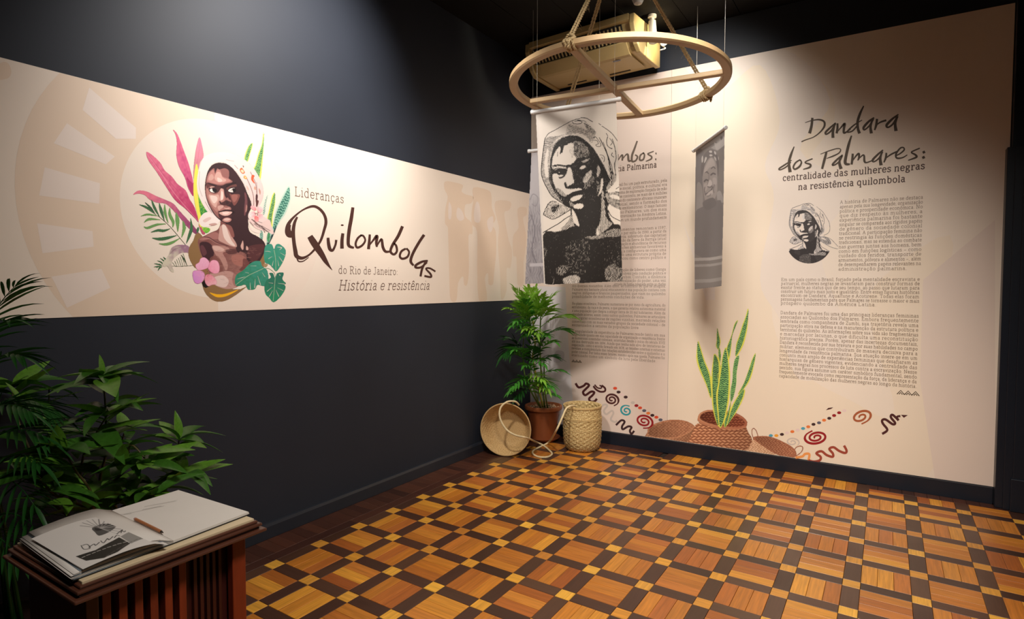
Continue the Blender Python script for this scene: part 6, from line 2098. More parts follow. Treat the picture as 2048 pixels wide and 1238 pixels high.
kids(b.build('cable', whm, None, smooth=True), fx)
pt = at_depth(1276, 2, 4.42)
fx = thing('bowl_fitting', (pt.x, pt.y, CEIL), 'small white bowl shaped ceiling fitting between the hoop ropes', 'spotlight')
b = MB().lathe([(.001, pt.z - CEIL - .03), (.03, pt.z - CEIL - .02), (.045, pt.z - CEIL + .01), (.045, 0), (.001, 0)], 20, (pt.x, pt.y, CEIL))
kids(b.build('bowl', whm, None, smooth=True, auto=40), fx)
# ================================================================== CORNER GROUP: PALM IN A POT, TWO BASKETS, ROPE
def frame(d, up=Vector((0, 0, 1))):
    d = d.normalized()
    s_ = d.cross(up)
    s_ = s_.normalized() if s_.length > 1e-4 else Vector((1, 0, 0))
    return d, s_, s_.cross(d)


def leaf_verts(mb, base, d, up, L, w, droop=0.3, fold=0.25, n=6, mi=0, sharp=1.0):
    """one folded leaf blade growing from base along d"""
    d, s_, u = frame(d, up)
    vs = []
    for i in range(n + 1):
        t = i / n
        ww = w * (math.sin(PI * min(1, t ** (0.75 * sharp))) ** 0.8 if 0 < t < 1 else 0.04)
        p = base + d * (L * t) + Vector((0, 0, -1)) * (droop * L * t * t)
        vs += [p + s_ * ww / 2 + u * (ww * fold), p, p - s_ * ww / 2 + u * (ww * fold)]
    fs = []
    for i in range(n):
        a = i * 3
        fs += [(a, a + 3, a + 4, a + 1), (a + 1, a + 4, a + 5, a + 2)]
    mb.add(vs, fs, mi)


def leafmat(name, c1, c2, rough=.4):
    m = mat(name, c1, rough=rough, var=.22, scale=14, spec=.45, trans=.22)
    return m


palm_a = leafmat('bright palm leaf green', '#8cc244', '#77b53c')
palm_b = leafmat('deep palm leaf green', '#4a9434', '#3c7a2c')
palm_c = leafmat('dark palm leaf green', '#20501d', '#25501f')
cane = mat('green palm cane', '#6d8a3a', rough=.5, var=.25, scale=20)
cane2 = mat('pale yellow palm cane', '#b8b24a', rough=.5, var=.2, scale=20)


def frond(parent, base, dirv, L, pairs, ll, lw, droop=.5, m=None, seed=0, vee=.35, twist=0.0):
    r = random.Random(seed)
    d, s_, u = frame(dirv)
    pts = []
    N_ = 12
    for i in range(N_ + 1):
        t = i / N_
        pts.append(base + d * (L * t) + Vector((0, 0, -1)) * (droop * L * t * t))
    mb = MB()
    mb.tube(pts, [0.0035 * (1 - .75 * i / N_) for i in range(N_ + 1)], 5)
    for k in range(pairs):
        t = .25 + .73 * k / (pairs - 1)
        i = min(int(t * N_), N_ - 1)
        p = pts[i].lerp(pts[i + 1], t * N_ - i)
        tan = (pts[i + 1] - pts[i]).normalized()
        a = .95 - .55 * t
        sc = math.sin(PI * (.22 + .70 * (k / (pairs - 1)))) ** .6
        for sg in (-1, 1):
            dd = (tan * math.cos(a) + s_ * sg * math.sin(a) + u * vee * .5 + Vector((0, 0, r.uniform(-.1, .1)))).normalized()
            leaf_verts(mb, p, dd, u, ll * sc * r.uniform(.85, 1.1), lw * r.uniform(.85, 1.1), r.uniform(.15, .45), .22, 5)
    leaf_verts(mb, pts[-1], (pts[-1] - pts[-2]), u, ll * .7, lw, .3, .2, 5)
    mb.v = [(max(a, .012), min(b, -.014), c_) for a, b, c_ in mb.v]
    o = mb.build('frond', m or palm_a, None, smooth=True)
    return kids(o, parent)


PC = Vector((0.278, -0.215, 0))
palm = thing('potted_palm', PC, 'tall bright green palm in a terracotta plastic pot, in the room corner', 'plant')
terr = mat('brown terracotta plastic', '#8a4a28', rough=.45, var=.05, scale=4)
terr2 = mat('light terracotta rim plastic', '#9c5a34', rough=.42, var=.05, scale=4)
kids(MB().lathe([(.001, .002), (.125, .002), (.160, .030), (.163, .036), (.155, .036), (.12, .012), (.001, .012)], 40, PC).build('saucer', terr, None, smooth=True, auto=40), palm)
pot = kids(MB().lathe([(.001, .016), (.115, .016), (.118, .05), (.158, .305), (.160, .312), (.150, .312), (.140, .29), (.001, .285)], 40, PC).build('pot', terr, None, smooth=True, auto=40), palm)
rim = MB().lathe([(.160, .300), (.178, .304), (.184, .318), (.180, .338), (.166, .342), (.158, .334), (.156, .300)], 40, PC).build('rim', terr2, None, smooth=True, auto=50)
kids(rim, pot)
# pebbles on top
pb = MB()
r_ = random.Random(4)
for i in range(260):
    a, d = r_.uniform(0, 2 * PI), .15 * math.sqrt(r_.random())
    c0 = PC + Vector((d * math.cos(a), d * math.sin(a), .312 + r_.uniform(-.004, .012)))
    s0 = r_.uniform(.006, .011)
    vs = [c0 + Vector((math.cos(t) * s0, math.sin(t) * s0 * .8, z)) for z in (-s0 * .4, s0 * .2) for t in (0, 1.05, 2.1, 3.14, 4.2, 5.2)] + [c0 + Vector((0, 0, s0 * .5))]
    pb.add(vs, [(j, (j + 1) % 6, 6 + (j + 1) % 6, 6 + j) for j in range(6)] + [(6 + j, 6 + (j + 1) % 6, 12) for j in range(6)])
pbo = kids(tag(pb.build('pebbles', mat('tan pebbles', '#a88768', rough=.8, var=.4, scale=90), None, smooth=True), kind='stuff'), palm)
kids(MB().lathe([(.001, .308), (.152, .308)], 24, PC).build('soil', mat('dark potting soil', '#2c1d12', rough=.95, var=.2), None), palm)


def stem(parent, pts, r0, r1, m, name='cane'):
    q = cr([tuple(p) for p in pts], 5)
    mb = MB().tube(q, [r0 + (r1 - r0) * i / (len(q) - 1) for i in range(len(q))], 8)
    o = mb.build(name, m, None, smooth=True)
    return kids(o, parent)


def pz(x, y, d):
    return at_depth(x, y, d)


D0 = 5.58
c1 = [PC + Vector((.0, 0, .30)), pz(1066, 720, D0), pz(1070, 690, D0), pz(1066, 640, D0)]
stem(palm, c1, .010, .007, cane2)
stem(palm, [PC + Vector((.03, -.02, .30)), pz(1082, 740, D0 - .05), pz(1080, 680, D0 - .05), pz(1082, 620, D0 - .05)], .009, .006, cane)
stem(palm, [PC + Vector((-.03, .0, .30)), pz(1052, 760, D0 - .08), pz(1046, 700, D0 - .1), pz(1052, 640, D0 - .1)], .008, .004, cane)
stem(palm, [PC + Vector((.01, -.05, .30)), pz(1068, 780, D0 - .15), pz(1062, 740, D0 - .2)], .008, .005, cane)
stem(palm, [PC + Vector((.05, .0, .30)), pz(1090, 780, D0 - .05), pz(1088, 720, D0 - .05)], .008, .005, cane)


def fr(x0, y0, x1, y1, d0, d1, pairs, ll, lw, droop=.25, m=palm_a, seed=0):
    a, b = pz(x0, y0, d0), pz(x1, y1, d1)
    v = b - a
    L = v.length
    v = v + Vector((0, 0, droop * L))
    frond(palm, a, v, v.length * .98, pairs, ll * 1.2, lw * 1.2, droop, m, seed)


D1 = D0 - .05
# fronds traced from the photograph: base point, tip point
fr(1062, 650, 1030, 578, D1, D1 - .10, 8, .15, .022, .15, palm_a, 1)
fr(1064, 650, 1072, 580, D1, D1 - .05, 8, .15, .024, .10, palm_a, 2)
fr(1066, 650, 1108, 588, D1, D1 + .02, 8, .15, .022, .2, palm_a, 3)
fr(1062, 655, 1018, 612, D1, D1 - .25, 8, .14, .022, .3, palm_a, 4)
fr(1064, 660, 1050, 600, D1, D1 - .25, 7, .15, .024, .2, palm_b, 5)
fr(1080, 655, 1138, 628, D1, D1 - .15, 8, .17, .026, .35, palm_a, 6)
fr(1080, 680, 1134, 655, D1, D1 - .05, 8, .16, .024, .4, palm_b, 7)
fr(1082, 640, 1098, 618, D1, D1 - .2, 6, .19, .034, .1, palm_a, 8)
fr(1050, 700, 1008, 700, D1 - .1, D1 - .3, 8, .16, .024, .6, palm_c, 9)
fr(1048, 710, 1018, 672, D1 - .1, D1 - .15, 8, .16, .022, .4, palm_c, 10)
fr(1050, 730, 1030, 690, D1 - .1, D1 - .35, 8, .15, .022, .4, palm_b, 11)
fr(1070, 730, 1110, 710, D1 - .1, D1 - .1, 7, .14, .022, .4, palm_c, 12)
fr(1080, 750, 1128, 740, D1 - .05, D1 - .05, 6, .11, .018, .4, palm_b, 13)
fr(1060, 760, 1026, 770, D1 - .1, D1 - .3, 6, .13, .022, .5, palm_b, 14)
fr(1068, 760, 1100, 770, D1 - .1, D1 - .3, 6, .14, .026, .4, palm_b, 15)
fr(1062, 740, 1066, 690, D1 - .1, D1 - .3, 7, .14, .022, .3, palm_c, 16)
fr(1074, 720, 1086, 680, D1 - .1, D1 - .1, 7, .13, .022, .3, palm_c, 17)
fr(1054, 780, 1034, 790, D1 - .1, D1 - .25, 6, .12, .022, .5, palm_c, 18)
fr(1084, 790, 1110, 790, D1 - .1, D1 - .1, 6, .11, .02, .4, palm_b, 19)
fr(1076, 800, 1078, 760, D1 - .1, D1 - .3, 6, .12, .022, .3, palm_b, 20)
fr(1066, 790, 1046, 750, D1 - .1, D1 - .2, 6, .12, .022, .3, palm_b, 21)
_fr = random.Random(31)
for _k in range(14):
    _x, _y = _fr.uniform(1052, 1088), _fr.uniform(640, 800)
    _s = _fr.choice((-1, 1))
    fr(_x, _y, _x + _s * _fr.uniform(18, 38), _y - _fr.uniform(-8, 45), D1 - .05, D1 - _fr.uniform(.15, .4), 6, .13, .022, .4, (palm_a, palm_b, palm_b)[_k % 3], 60 + _k)
for (_x, _y) in ((1046, 588), (1058, 576), (1086, 590), (1094, 604), (1036, 606)):
    fr(1064 + (_x - 1064) * .15, 648, _x, _y, D1 - .05, D1 - .2, 8, .14, .022, .2, palm_a, int(_x))
fr(1070, 690, 1094, 668, D1 - .1, D1 - .4, 6, .12, .022, .3, palm_b, 22)


# ---- woven baskets
def strawmat(name, c1, c2, fu, fv, bump=.6, band=False):
    m = bpy.data.materials.new(name)
    m.use_nodes = True
    nt = m.node_tree
    N, L = nt.nodes.new, nt.links.new
    b = nt.nodes['Principled BSDF']
    b.inputs['Roughness'].default_value = .7
    uv = N('ShaderNodeUVMap')
    w = N('ShaderNodeTexNoise'); w.inputs['Scale'].default_value = 1.0; w.inputs['Detail'].default_value = 3
    mp = N('ShaderNodeMapping'); mp.inputs['Scale'].default_value = (fu, fv, 1)
    L(uv.outputs[0], mp.inputs[0]); L(mp.outputs[0], w.inputs['Vector'])
    mx = N('ShaderNodeMix'); mx.data_type = 'RGBA'
    mx.inputs[6].default_value = lin(c1) + (1,); mx.inputs[7].default_value = lin(c2) + (1,)
    mr = N('ShaderNodeMapRange'); mr.inputs[1].default_value = .35; mr.inputs[2].default_value = .65
    L(w.outputs['Fac'], mr.inputs[0]); L(mr.outputs[0], mx.inputs[0])
    L(mx.outputs[2], b.inputs['Base Color'])
    bp = N('ShaderNodeBump'); bp.inputs['Strength'].default_value = bump; bp.inputs['Distance'].default_value = .004
    L(w.outputs['Fac'], bp.inputs['Height']); L(bp.outputs[0], b.inputs['Normal'])
    return m


straw1 = strawmat('woven palm straw', '#a37c48', '#e2c088', 150, 60)
straw2 = strawmat('coarse seagrass straw', '#a5834a', '#eed49c', 90, 40)


def woven(prof, M, n_u, amp, name, m, parent, rows_per=1.0, thick=0.006):
    """basket wall: over-under weave modelled as relief on a turned shape (profile = list of (r, z))"""
    P = cr([(a, b) for a, b in prof], 10)
    L = [0]
    for a, b in zip(P[:-1], P[1:]):
        L.append(L[-1] + math.hypot(b[0] - a[0], b[1] - a[1]))
    n_v = max(8, int(L[-1] / 0.0045))
    vs, uv = [], []
    k = 0
    r = random.Random(2)
    rowj = [r.uniform(.6, 1.3) for _ in range(n_v)]
    for j in range(n_v + 1):
        s_ = L[-1] * j / n_v
        while k < len(L) - 2 and L[k + 1] < s_:
            k += 1
        t = (s_ - L[k]) / max(L[k + 1] - L[k], 1e-9)
        x, z = P[k][0] + (P[k + 1][0] - P[k][0]) * t, P[k][1] + (P[k + 1][1] - P[k][1]) * t
        dx, dz = P[k + 1][0] - P[k][0], P[k + 1][1] - P[k][1]
        dl = math.hypot(dx, dz) or 1
        nx, nz = dz / dl, -dx / dl
        row = int(j * rows_per / 2)
        for i in range(n_u):
            a = 2 * PI * i / n_u
            w = math.cos(PI * (i + 2 * row) / 2.0) * amp * rowj[min(row, n_v - 1)] * min(1, max(0, (x - .07) / .06))
            q = (amp * .8) * (1 if j % 2 else -1) * .6
            rr = x + nx * (w + q)
            vs.append(M @ Vector((rr * math.cos(a), rr * math.sin(a), z + nz * (w + q))))
            uv.append((i / n_u, s_ / L[-1]))
    fs = [(j * n_u + i, j * n_u + (i + 1) % n_u, (j + 1) * n_u + (i + 1) % n_u, (j + 1) * n_u + i) for j in range(n_v) for i in range(n_u)]
    mb = MB().add(vs, fs)
    me = mb.mesh(name, m, smooth=True)
    ul = me.uv_layers.new(name='UVMap')
    buf = []
    for lp in me.loops:
        buf += uv[lp.vertex_index]
    ul.data.foreach_set('uv', buf)
    o = bpy.data.objects.new(name, me)
    COL.objects.link(o)
    so = o.modifiers.new('thickness', 'SOLIDIFY'); so.thickness = thick; so.offset = -1
    return kids(o, parent)


def coil(parent, M, r, z, rr, name, m, n=64, pitch=.03):
    pts = [M @ Vector((r * math.cos(2 * PI * i / n), r * math.sin(2 * PI * i / n), z)) for i in range(n + 1)]
    o = twisted(pts, rr, pitch, name, parent, m, .006)
    return o


# tall round basket
BC = Vector((0.735, -0.30, 0.001))
tb_ = thing('tall_basket', BC, 'tall round seagrass basket standing to the right of the potted palm', 'basket')
Mb = Matrix.Translation(BC)
woven([(.11, .004), (.143, .012), (.163, .06), (.172, .15), (.173, .25), (.170, .33), (.168, .385), (.170, .40)], Mb, 64, .0048, 'basket_wall', straw2, tb_, .5)
kids(MB().lathe([(.001, .002), (.13, .002), (.13, .010), (.001, .010)], 40, BC).build('basket_base', straw2, None), tb_)
for z in (.405, .395, .30, .29, .20):
    coil(tb_, Mb, .171 if z > .39 else .174, z, .0065 if z > .39 else .0042, 'rim' if z == .405 else 'braid', straw2, 64, .022)
# shallow round basket, tipped up against the wall and the pot
SC = at_depth(1011, 853, 5.18)
SC.z = .233
nrm = (Vector((.30, -.95, .10))).normalized()
zq = nrm.to_track_quat('Z', 'Y').to_matrix().to_4x4()
R_ = .226
Ms = Matrix.Translation(SC) @ zq
sb = thing('shallow_basket', Vector((SC.x, SC.y, 0)), 'wide shallow straw basket tipped on its side against the palm pot', 'basket')
woven([(.002, -.150), (.05, -.150), (.10, -.148), (.150, -.135), (.185, -.09), (.207, -.04), (R_, .0)], Ms, 120, .0016, 'basket_wall', straw1, sb, .5, .005)
coil(sb, Ms, R_, .002, .0075, 'rim', straw1, 80, .02)
coil(sb, Ms, R_ - .002, -.009, .005, 'braid', straw1, 80, .02)

# pale rope looping from the tall basket over the floor and into the shallow one
rp = mat('pale cream cord', '#dcc79c', rough=.8, var=.12, scale=50)
pts = [at_depth(1150, 812, 5.32), at_depth(1141, 812, 5.22), at_depth(1132, 818, 5.18), at_depth(1124, 836, 5.12), at_depth(1112, 862, 5.02)]
fl_ = lambda x, y, z=.008: on_z(x, y, z)
pts += [on_z(1098, 884, .03), fl_(1080, 894), fl_(1067, 901), fl_(1066, 908), fl_(1078, 914), fl_(1095, 914), fl_(1104, 908), fl_(1098, 900), fl_(1085, 890, .012), on_z(1074, 885, .03)]
pts += [at_depth(1054, 876, 5.02), at_depth(1030, 870, 5.02), at_depth(1012, 858, 5.06), at_depth(1000, 836, 5.08), at_depth(1001, 816, 5.10), at_depth(1014, 804, 5.13), at_depth(1030, 803, 5.16), at_depth(1038, 810, 5.20)]
cord = MB().tube(cr([tuple(p) for p in pts], 8), .0085, 10).build('cord', rp, None, smooth=True)
tag(cord, 'pale cream cord looping on the floor between the two baskets', 'cord')
# ================================================================== LEFT FOREGROUND PLANTS
bush_a = leafmat('glossy mid green leaf', '#5f8f2c', '#4f7a2c', .32)
bush_b = leafmat('glossy dark green leaf', '#3c6a22', '#33561f', .32)
stemm = mat('brown green stem', '#4d4420', rough=.6, var=.2)
potd = mat('dark brown planter', '#2c1b12', rough=.5, var=.05)


def planter(c0, r, h, parent):
    kids(MB().lathe([(.001, .0), (r * .78, .0), (r * .8, .02), (r, h - .02), (r + .012, h - .015), (r + .012, h), (r - .01, h), (r - .015, h - .03), (.001, h - .03)], 32, c0).build('pot', potd, None, smooth=True, auto=40), parent)


BU = Vector((0.55, -3.98, 0))
bush = thing('leafy_bush', BU, 'broad-leaved green bush in a dark pot behind the guest book stand', 'plant')
planter(BU, .17, .34, bush)
leafm = []
for v, (m_, cu_, fo) in enumerate([(bush_a, .25, .18), (bush_b, .45, .22), (bush_a, .1, .12), (bush_b, .7, .2)]):
    mb = MB()
    leaf_verts(mb, Vector((0, 0, 0)), Vector((1, 0, .05)), Vector((0, 0, 1)), 1.0, .36, cu_, fo, 8, 0, 1.05)
    leafm.append(mb.mesh('leaf', m_, smooth=True))
lr = random.Random(12)


def put_leaf(parent, p, d, L, k=None, roll=None):
    d = Vector(d).normalized()
    o = bpy.data.objects.new('leaf', leafm[lr.randrange(4) if k is None else k])
    COL.objects.link(o)
    q = d.to_track_quat('X', 'Z').to_matrix().to_4x4()
    ro = Matrix.Rotation(lr.uniform(-.5, .5) if roll is None else roll, 4, 'X')
    o.parent = parent
    o.matrix_parent_inverse = parent.matrix_basis.inverted()
    o.matrix_basis = Matrix.Translation(p) @ q @ ro @ Matrix.Diagonal((L, L * lr.uniform(.75, 1.1), L * .9, 1))
    return o


# stems: base in the pot, way points traced in the photograph (x, y, depth)
stems = [
    [(205, 1000, 2.28), (212, 900, 2.25), (210, 800, 2.22), (204, 752, 2.2)],
    [(170, 1010, 2.3), (165, 920, 2.25), (190, 870, 2.2), (215, 830, 2.15)],
    [(230, 1010, 2.3), (300, 990, 2.3), (345, 960, 2.3), (358, 880, 2.3)],
    [(215, 1000, 2.2), (250, 940, 2.15), (262, 890, 2.1), (300, 930, 2.1)],
    [(150, 1000, 2.4), (120, 900, 2.4), (100, 840, 2.4), (98, 780, 2.4)],
    [(120, 1020, 2.35), (60, 900, 2.3), (30, 820, 2.3), (25, 770, 2.3)],
    [(190, 1030, 2.1), (110, 990, 2.0), (70, 950, 1.95), (20, 960, 1.95)],
    [(240, 1030, 2.25), (280, 1000, 2.2), (320, 970, 2.2), (370, 950, 2.25)],
    [(200, 1040, 2.1), (180, 980, 2.05), (150, 940, 2.0), (130, 900, 2.0)],
    [(200, 1040, 2.2), (240, 1000, 2.1), (270, 985, 2.05), (310, 990, 2.05)],
    [(180, 1040, 2.4), (230, 960, 2.45), (240, 900, 2.5), (250, 860, 2.5)],
]
for si, w in enumerate(stems):
    pts = [BU + Vector((lr.uniform(-.08, .08), lr.uniform(-.08, .08), .31))] + [at_depth(*q) for q in w]
    q = [Vector(p) for p in cr([tuple(p) for p in pts], 6)]
    kids(MB().tube(q, [.006 - .0035 * i / (len(q) - 1) for i in range(len(q))], 6).build('stem', stemm, None, smooth=True), bush)
    n = len(q)
    for i in range(7, n - 1, 2):
        ang = lr.uniform(0, 2 * PI)
        tdir = (q[i + 1] - q[i]).normalized()
        for k in range(lr.choice((1, 2))):
            a = ang + k * PI + lr.uniform(-.5, .5)
            d = Vector((math.cos(a), math.sin(a), lr.uniform(-.15, .5))) + tdir * .35
            put_leaf(bush, q[i], d, lr.uniform(.12, .19))
    tip = q[-1]
    for k in range(6):
        a = k * 2 * PI / 6 + lr.uniform(-.3, .3)
        put_leaf(bush, tip, Vector((math.cos(a), math.sin(a), lr.uniform(.05, .6))), lr.uniform(.11, .18))
# leaves that stand out in the photograph: base, tip
for (x0, y0, x1, y1, d0, d1) in [(205, 755, 150, 765, 2.2, 2.15), (205, 757, 262, 760, 2.2, 2.15), (208, 758, 224, 800, 2.2, 2.05), (204, 752, 200, 712, 2.2, 2.2), (200, 760, 170, 738, 2.2, 2.3), (218, 815, 270, 812, 2.18, 2.1),
                                 (200, 862, 130, 860, 2.15, 2.1), (205, 862, 292, 868, 2.15, 2.1), (195, 865, 232, 912, 2.15, 2.0), (120, 925, 112, 852, 2.0, 1.95), (110, 930, 5, 948, 1.95, 1.9), (245, 945, 243, 890, 2.05, 2.0),
                                 (245, 935, 290, 902, 2.05, 2.0), (360, 880, 318, 842, 2.3, 2.25), (360, 882, 398, 880, 2.3, 2.25), (357, 880, 355, 826, 2.3, 2.3), (350, 895, 405, 903, 2.28, 2.2), (345, 930, 322, 938, 2.28, 2.2), (322, 935, 372, 905, 2.25, 2.2),
                                 (360, 955, 312, 958, 2.25, 2.2), (300, 985, 262, 978, 2.1, 2.0), (90, 1005, 30, 1000, 1.95, 1.9), (95, 1005, 142, 1025, 1.95, 1.9), (215, 842, 155, 838, 2.17, 2.1), (40, 800, 10, 770, 2.2, 2.2), (70, 830, 50, 790, 2.2, 2.15),
                                 (230, 1000, 300, 1015, 2.1, 2.0), (180, 1010, 140, 985, 2.0, 1.95), (280, 985, 300, 1015, 2.1, 2.05)]:
    a, b_ = at_depth(x0, y0, d0), at_depth(x1, y1, d1)
    put_leaf(bush, a, b_ - a + Vector((0, 0, .25 * (b_ - a).length)), (b_ - a).length * 1.08, lr.choice((0, 2, 1)), 0.2)

# feathery palm at the far left, in shade
PL = Vector((0.42, -4.42, 0))
dp = thing('feathery_palm', PL, 'dark feathery palm at the left edge, beside the leafy bush', 'plant')
planter(PL, .15, .30, dp)
dsp = [(-120, 700, 2.0), (-60, 760, 1.95)]
k = 0
for (x0, y0, x1, y1, d0, d1, n, ll, lw, dr) in [(-60, 720, 30, 560, 1.9, 1.85, 9, .19, .011, .25), (-70, 760, 20, 610, 1.9, 1.8, 9, .17, .012, .4), (-60, 780, 45, 680, 1.9, 1.85, 9, .16, .012, .5), (-60, 850, 60, 800, 1.95, 1.9, 10, .17, .013, .5),
                                              (-40, 900, 90, 850, 2.0, 1.95, 10, .18, .014, .5), (-20, 950, 80, 900, 2.0, 1.9, 10, .16, .014, .5), (-40, 980, 70, 980, 2.0, 1.85, 9, .16, .014, .6), (-30, 820, 110, 810, 2.1, 2.1, 10, .17, .013, .5),
                                              (0, 1000, 130, 930, 2.1, 2.1, 10, .16, .014, .5), (-20, 1040, 90, 1060, 1.95, 1.85, 9, .15, .014, .6), (-60, 1080, 40, 1100, 1.9, 1.8, 8, .15, .014, .6), (-40, 860, 20, 790, 2.0, 2.0, 9, .15, .013, .4)]:
    a, b_ = at_depth(x0, y0, d0), at_depth(x1, y1, d1)
    v = b_ - a
    L = v.length
    v = v + Vector((0, 0, dr * L))
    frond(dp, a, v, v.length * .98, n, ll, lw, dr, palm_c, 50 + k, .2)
    root_ = PL + Vector((lr.uniform(-.06, .06), lr.uniform(-.06, .06), .27))
    stem(dp, [root_, root_.lerp(a, .55) + Vector((0, 0, .06)), a], .006, .0035, palm_c, 'leaf_stalk')
    k += 1

# ================================================================== GUEST BOOK STAND
maho = wood_mat('dark mahogany wood', ['#3a120c', '#4a170e', '#411610', '#35110c'], rough=.38, coat=.2, grain=.7)
mahr = wood_mat('reddish mahogany wood', ['#7c2c12', '#8a3415', '#742a12'], rough=.38, coat=.2, grain=.6)
mold = wood_mat('brown moulding wood', ['#4c2a1c', '#583223', '#452619'], rough=.3, coat=.4, grain=.8)
creamb = mat('cream laminate board', '#cdb998', rough=.45, var=.04, scale=4)
TZ = 0.872
_a, _b, _c = on_z(163, 1167, TZ), on_z(511, 1036, TZ), on_z(42, 1082, TZ)
lx1, ly0, ly1, lx0 = (_a.x + _b.x) / 2, _a.y, _b.y, _c.x
stand = thing('guest_book_stand', ((lx0 + lx1) / 2, (ly0 + ly1) / 2, 0), 'dark red wooden stand with vertical slats, holding the open guest book', 'stand')


def bxo(name, m, parent, x0, x1, y0, y1, z0, z1, bevel=0.0, along='z'):
    mb = MB().box(x0, x1, y0, y1, z0, z1)
    me = mb.mesh(name, m)
    uvl = me.uv_layers.new(name='UVMap')
    for p in me.polygons:
        for li in p.loop_indices:
            co = me.vertices[me.loops[li].vertex_index].co
            a = {'z': co.z, 'x': co.x, 'y': co.y}[along]
            rest = {'z': co.x + co.y, 'x': co.y + co.z, 'y': co.x + co.z}[along]
            uvl.data[li].uv = (a, rest)
    o = bpy.data.objects.new(name, me)
    COL.objects.link(o)
    if bevel:
        b = o.modifiers.new('bevel', 'BEVEL'); b.width = bevel; b.segments = 2
    return kids(o, parent)


bxo('top_board', creamb, stand, lx0 + .004, lx1 - .004, ly0 + .004, ly1 - .004, TZ - .008, TZ, .0015)
for i, (e, z0, z1) in enumerate(((.003, TZ - .013, TZ - .006), (.011, TZ - .021, TZ - .013), (.006, TZ - .028, TZ - .021), (.019, TZ - .036, TZ - .028))):
    bxo('moulding', mold, stand, lx0 - e, lx1 + e, ly0 - e, ly1 + e, z0, z1, .003, 'y')
bx0, bx1, by0, by1 = lx0 + .02, lx1 - .03, ly0 + .02, ly1 - .02
bz = TZ - .036
# carcass with recessed slatted front facing the room
bxo('side_panel', maho, stand, bx0, bx1, by0, by0 + .02, 0.0, bz)
bxo('side_panel', maho, stand, bx0, bx1, by1 - .02, by1, 0.0, bz)
bxo('back_panel', maho, stand, bx0, bx0 + .02, by0 + .02, by1 - .02, 0.0, bz)
bxo('recess_panel', maho, stand, bx1 - .04, bx1 - .03, by0 + .02, by1 - .02, 0.0, bz)
bxo('corner_post', mahr, stand, bx1 - .02, bx1 + .004, by1 - .034, by1 + .004, 0.0, bz, .002)
bxo('corner_post', maho, stand, bx1 - .02, bx1 + .002, by0 - .002, by0 + .024, 0.0, bz, .002)
bxo('plinth', maho, stand, bx1 - .02, bx1 + .004, by0 + .024, by1 - .034, 0.0, .07, .002, 'y')
yy0 = by0 + .032
for i in range(6):
    y = yy0 + i * .0335
    bxo('slat', mahr, stand, bx1 - .028, bx1 - .002, y, y + .0175, .07, bz, .001)
for i in range(7):
    y = yy0 + .212 + i * .0165
    if y + .007 < by1 - .04:
        bxo('thin_slat', maho, stand, bx1 - .03, bx1 - .018, y, y + .009, .07, bz, .001)

# ================================================================== OPEN GUEST BOOK
BZ = TZ + .001
pg = mat('white paper', '#d6cfc8', rough=.7, var=.02)
pgp = print_mat('printed page', rough=.6)
sleeve = mat('grey plastic sleeve', '#7d8894', rough=.2, var=.1, scale=10, spec=.6)
blackc = mat('black card cover', '#15130f', rough=.5, var=.05)
book = thing('guest_book', Vector(on_z(225, 1050, BZ)), 'open guest book with a printed first page, lying on the wooden stand', 'book')


def quad_slab(name, m, parent, P4, z0, z1, n=1):
    """slab over four photo corners on the stand (near left, near right, far right, far left)"""
    lo = [Vector((p.x, p.y, z0)) for p in P4]
    hi = [Vector((p.x, p.y, z1)) for p in P4]
    mb = MB().add(lo + hi, [(3, 2, 1, 0), (4, 5, 6, 7)] + [(i, (i + 1) % 4, 4 + (i + 1) % 4, 4 + i) for i in range(4)])
    o = mb.build(name, m, None)
    return kids(o, parent)


A_, B_2, C_, D_2 = on_z(145, 1163, BZ), on_z(347, 1088, BZ), on_z(222, 1026, BZ), on_z(42, 1086, BZ)
E_, G_ = on_z(500, 1029, BZ), on_z(357, 984, BZ)
quad_slab('cover', blackc, book, [A_, B_2, C_, D_2], BZ, BZ + .002)
quad_slab('cover', blackc, book, [B_2, E_, G_, C_], BZ, BZ + .002)
for i in range(5):
    e = .002 * i
    q = [p.lerp((B_2 + G_) / 2, .01 + e) for p in (B_2, E_, G_, C_)]
    quad_slab('page', pg, book, q, BZ + .002 + i * .0011, BZ + .0029 + i * .0011)
# left stack: loose sheets that bow up towards the spine
for i in range(9):
    t0 = .004 * lr.uniform(-1, 1)
    vs, fs = [], []
    nu, nv = 12, 3
    zb = BZ + .003 + i * .0022
    for a in range(nu + 1):
        t = a / nu
        for b_ in range(nv + 1):
            s_ = b_ / nv
            ins = (0.0, .01, .0, .03, .0, .05, .10, .11, .12)[i]
            near, far = A_.lerp(B_2, ins + (1 - ins) * t), D_2.lerp(C_, ins + (1 - ins) * t)
            p = near.lerp(far, s_)
            p = p + (B_2 - A_).normalized() * (t0 * (1 - t) - .004 * i * (1 - t) * .3)
            z = zb + (.010 * i / 8) * math.sin(PI * min(1, t * 1.05)) ** .8 * (0.5 + .5 * t) - .0016 * i * max(0, t - .8) * 5
            vs.append(Vector((p.x, p.y, max(z, BZ + .002 + .0008 * i))))
    for a in range(nu):
        for b_ in range(nv):
            j = a * (nv + 1) + b_
            fs.append((j, j + nv + 1, j + nv + 2, j + 1))
    o = kids(MB().add(vs, fs).build('page' if i % 3 else 'plastic_sleeve', pg if i % 3 else sleeve, None, smooth=True), book)
    so = o.modifiers.new('thickness', 'SOLIDIFY'); so.thickness = .0007
# printed top sheet
T4 = [on_z(166, 1131, BZ + .03), on_z(338, 1076, BZ + .03), on_z(222, 1024, BZ + .03), on_z(62, 1070, BZ + .03)]


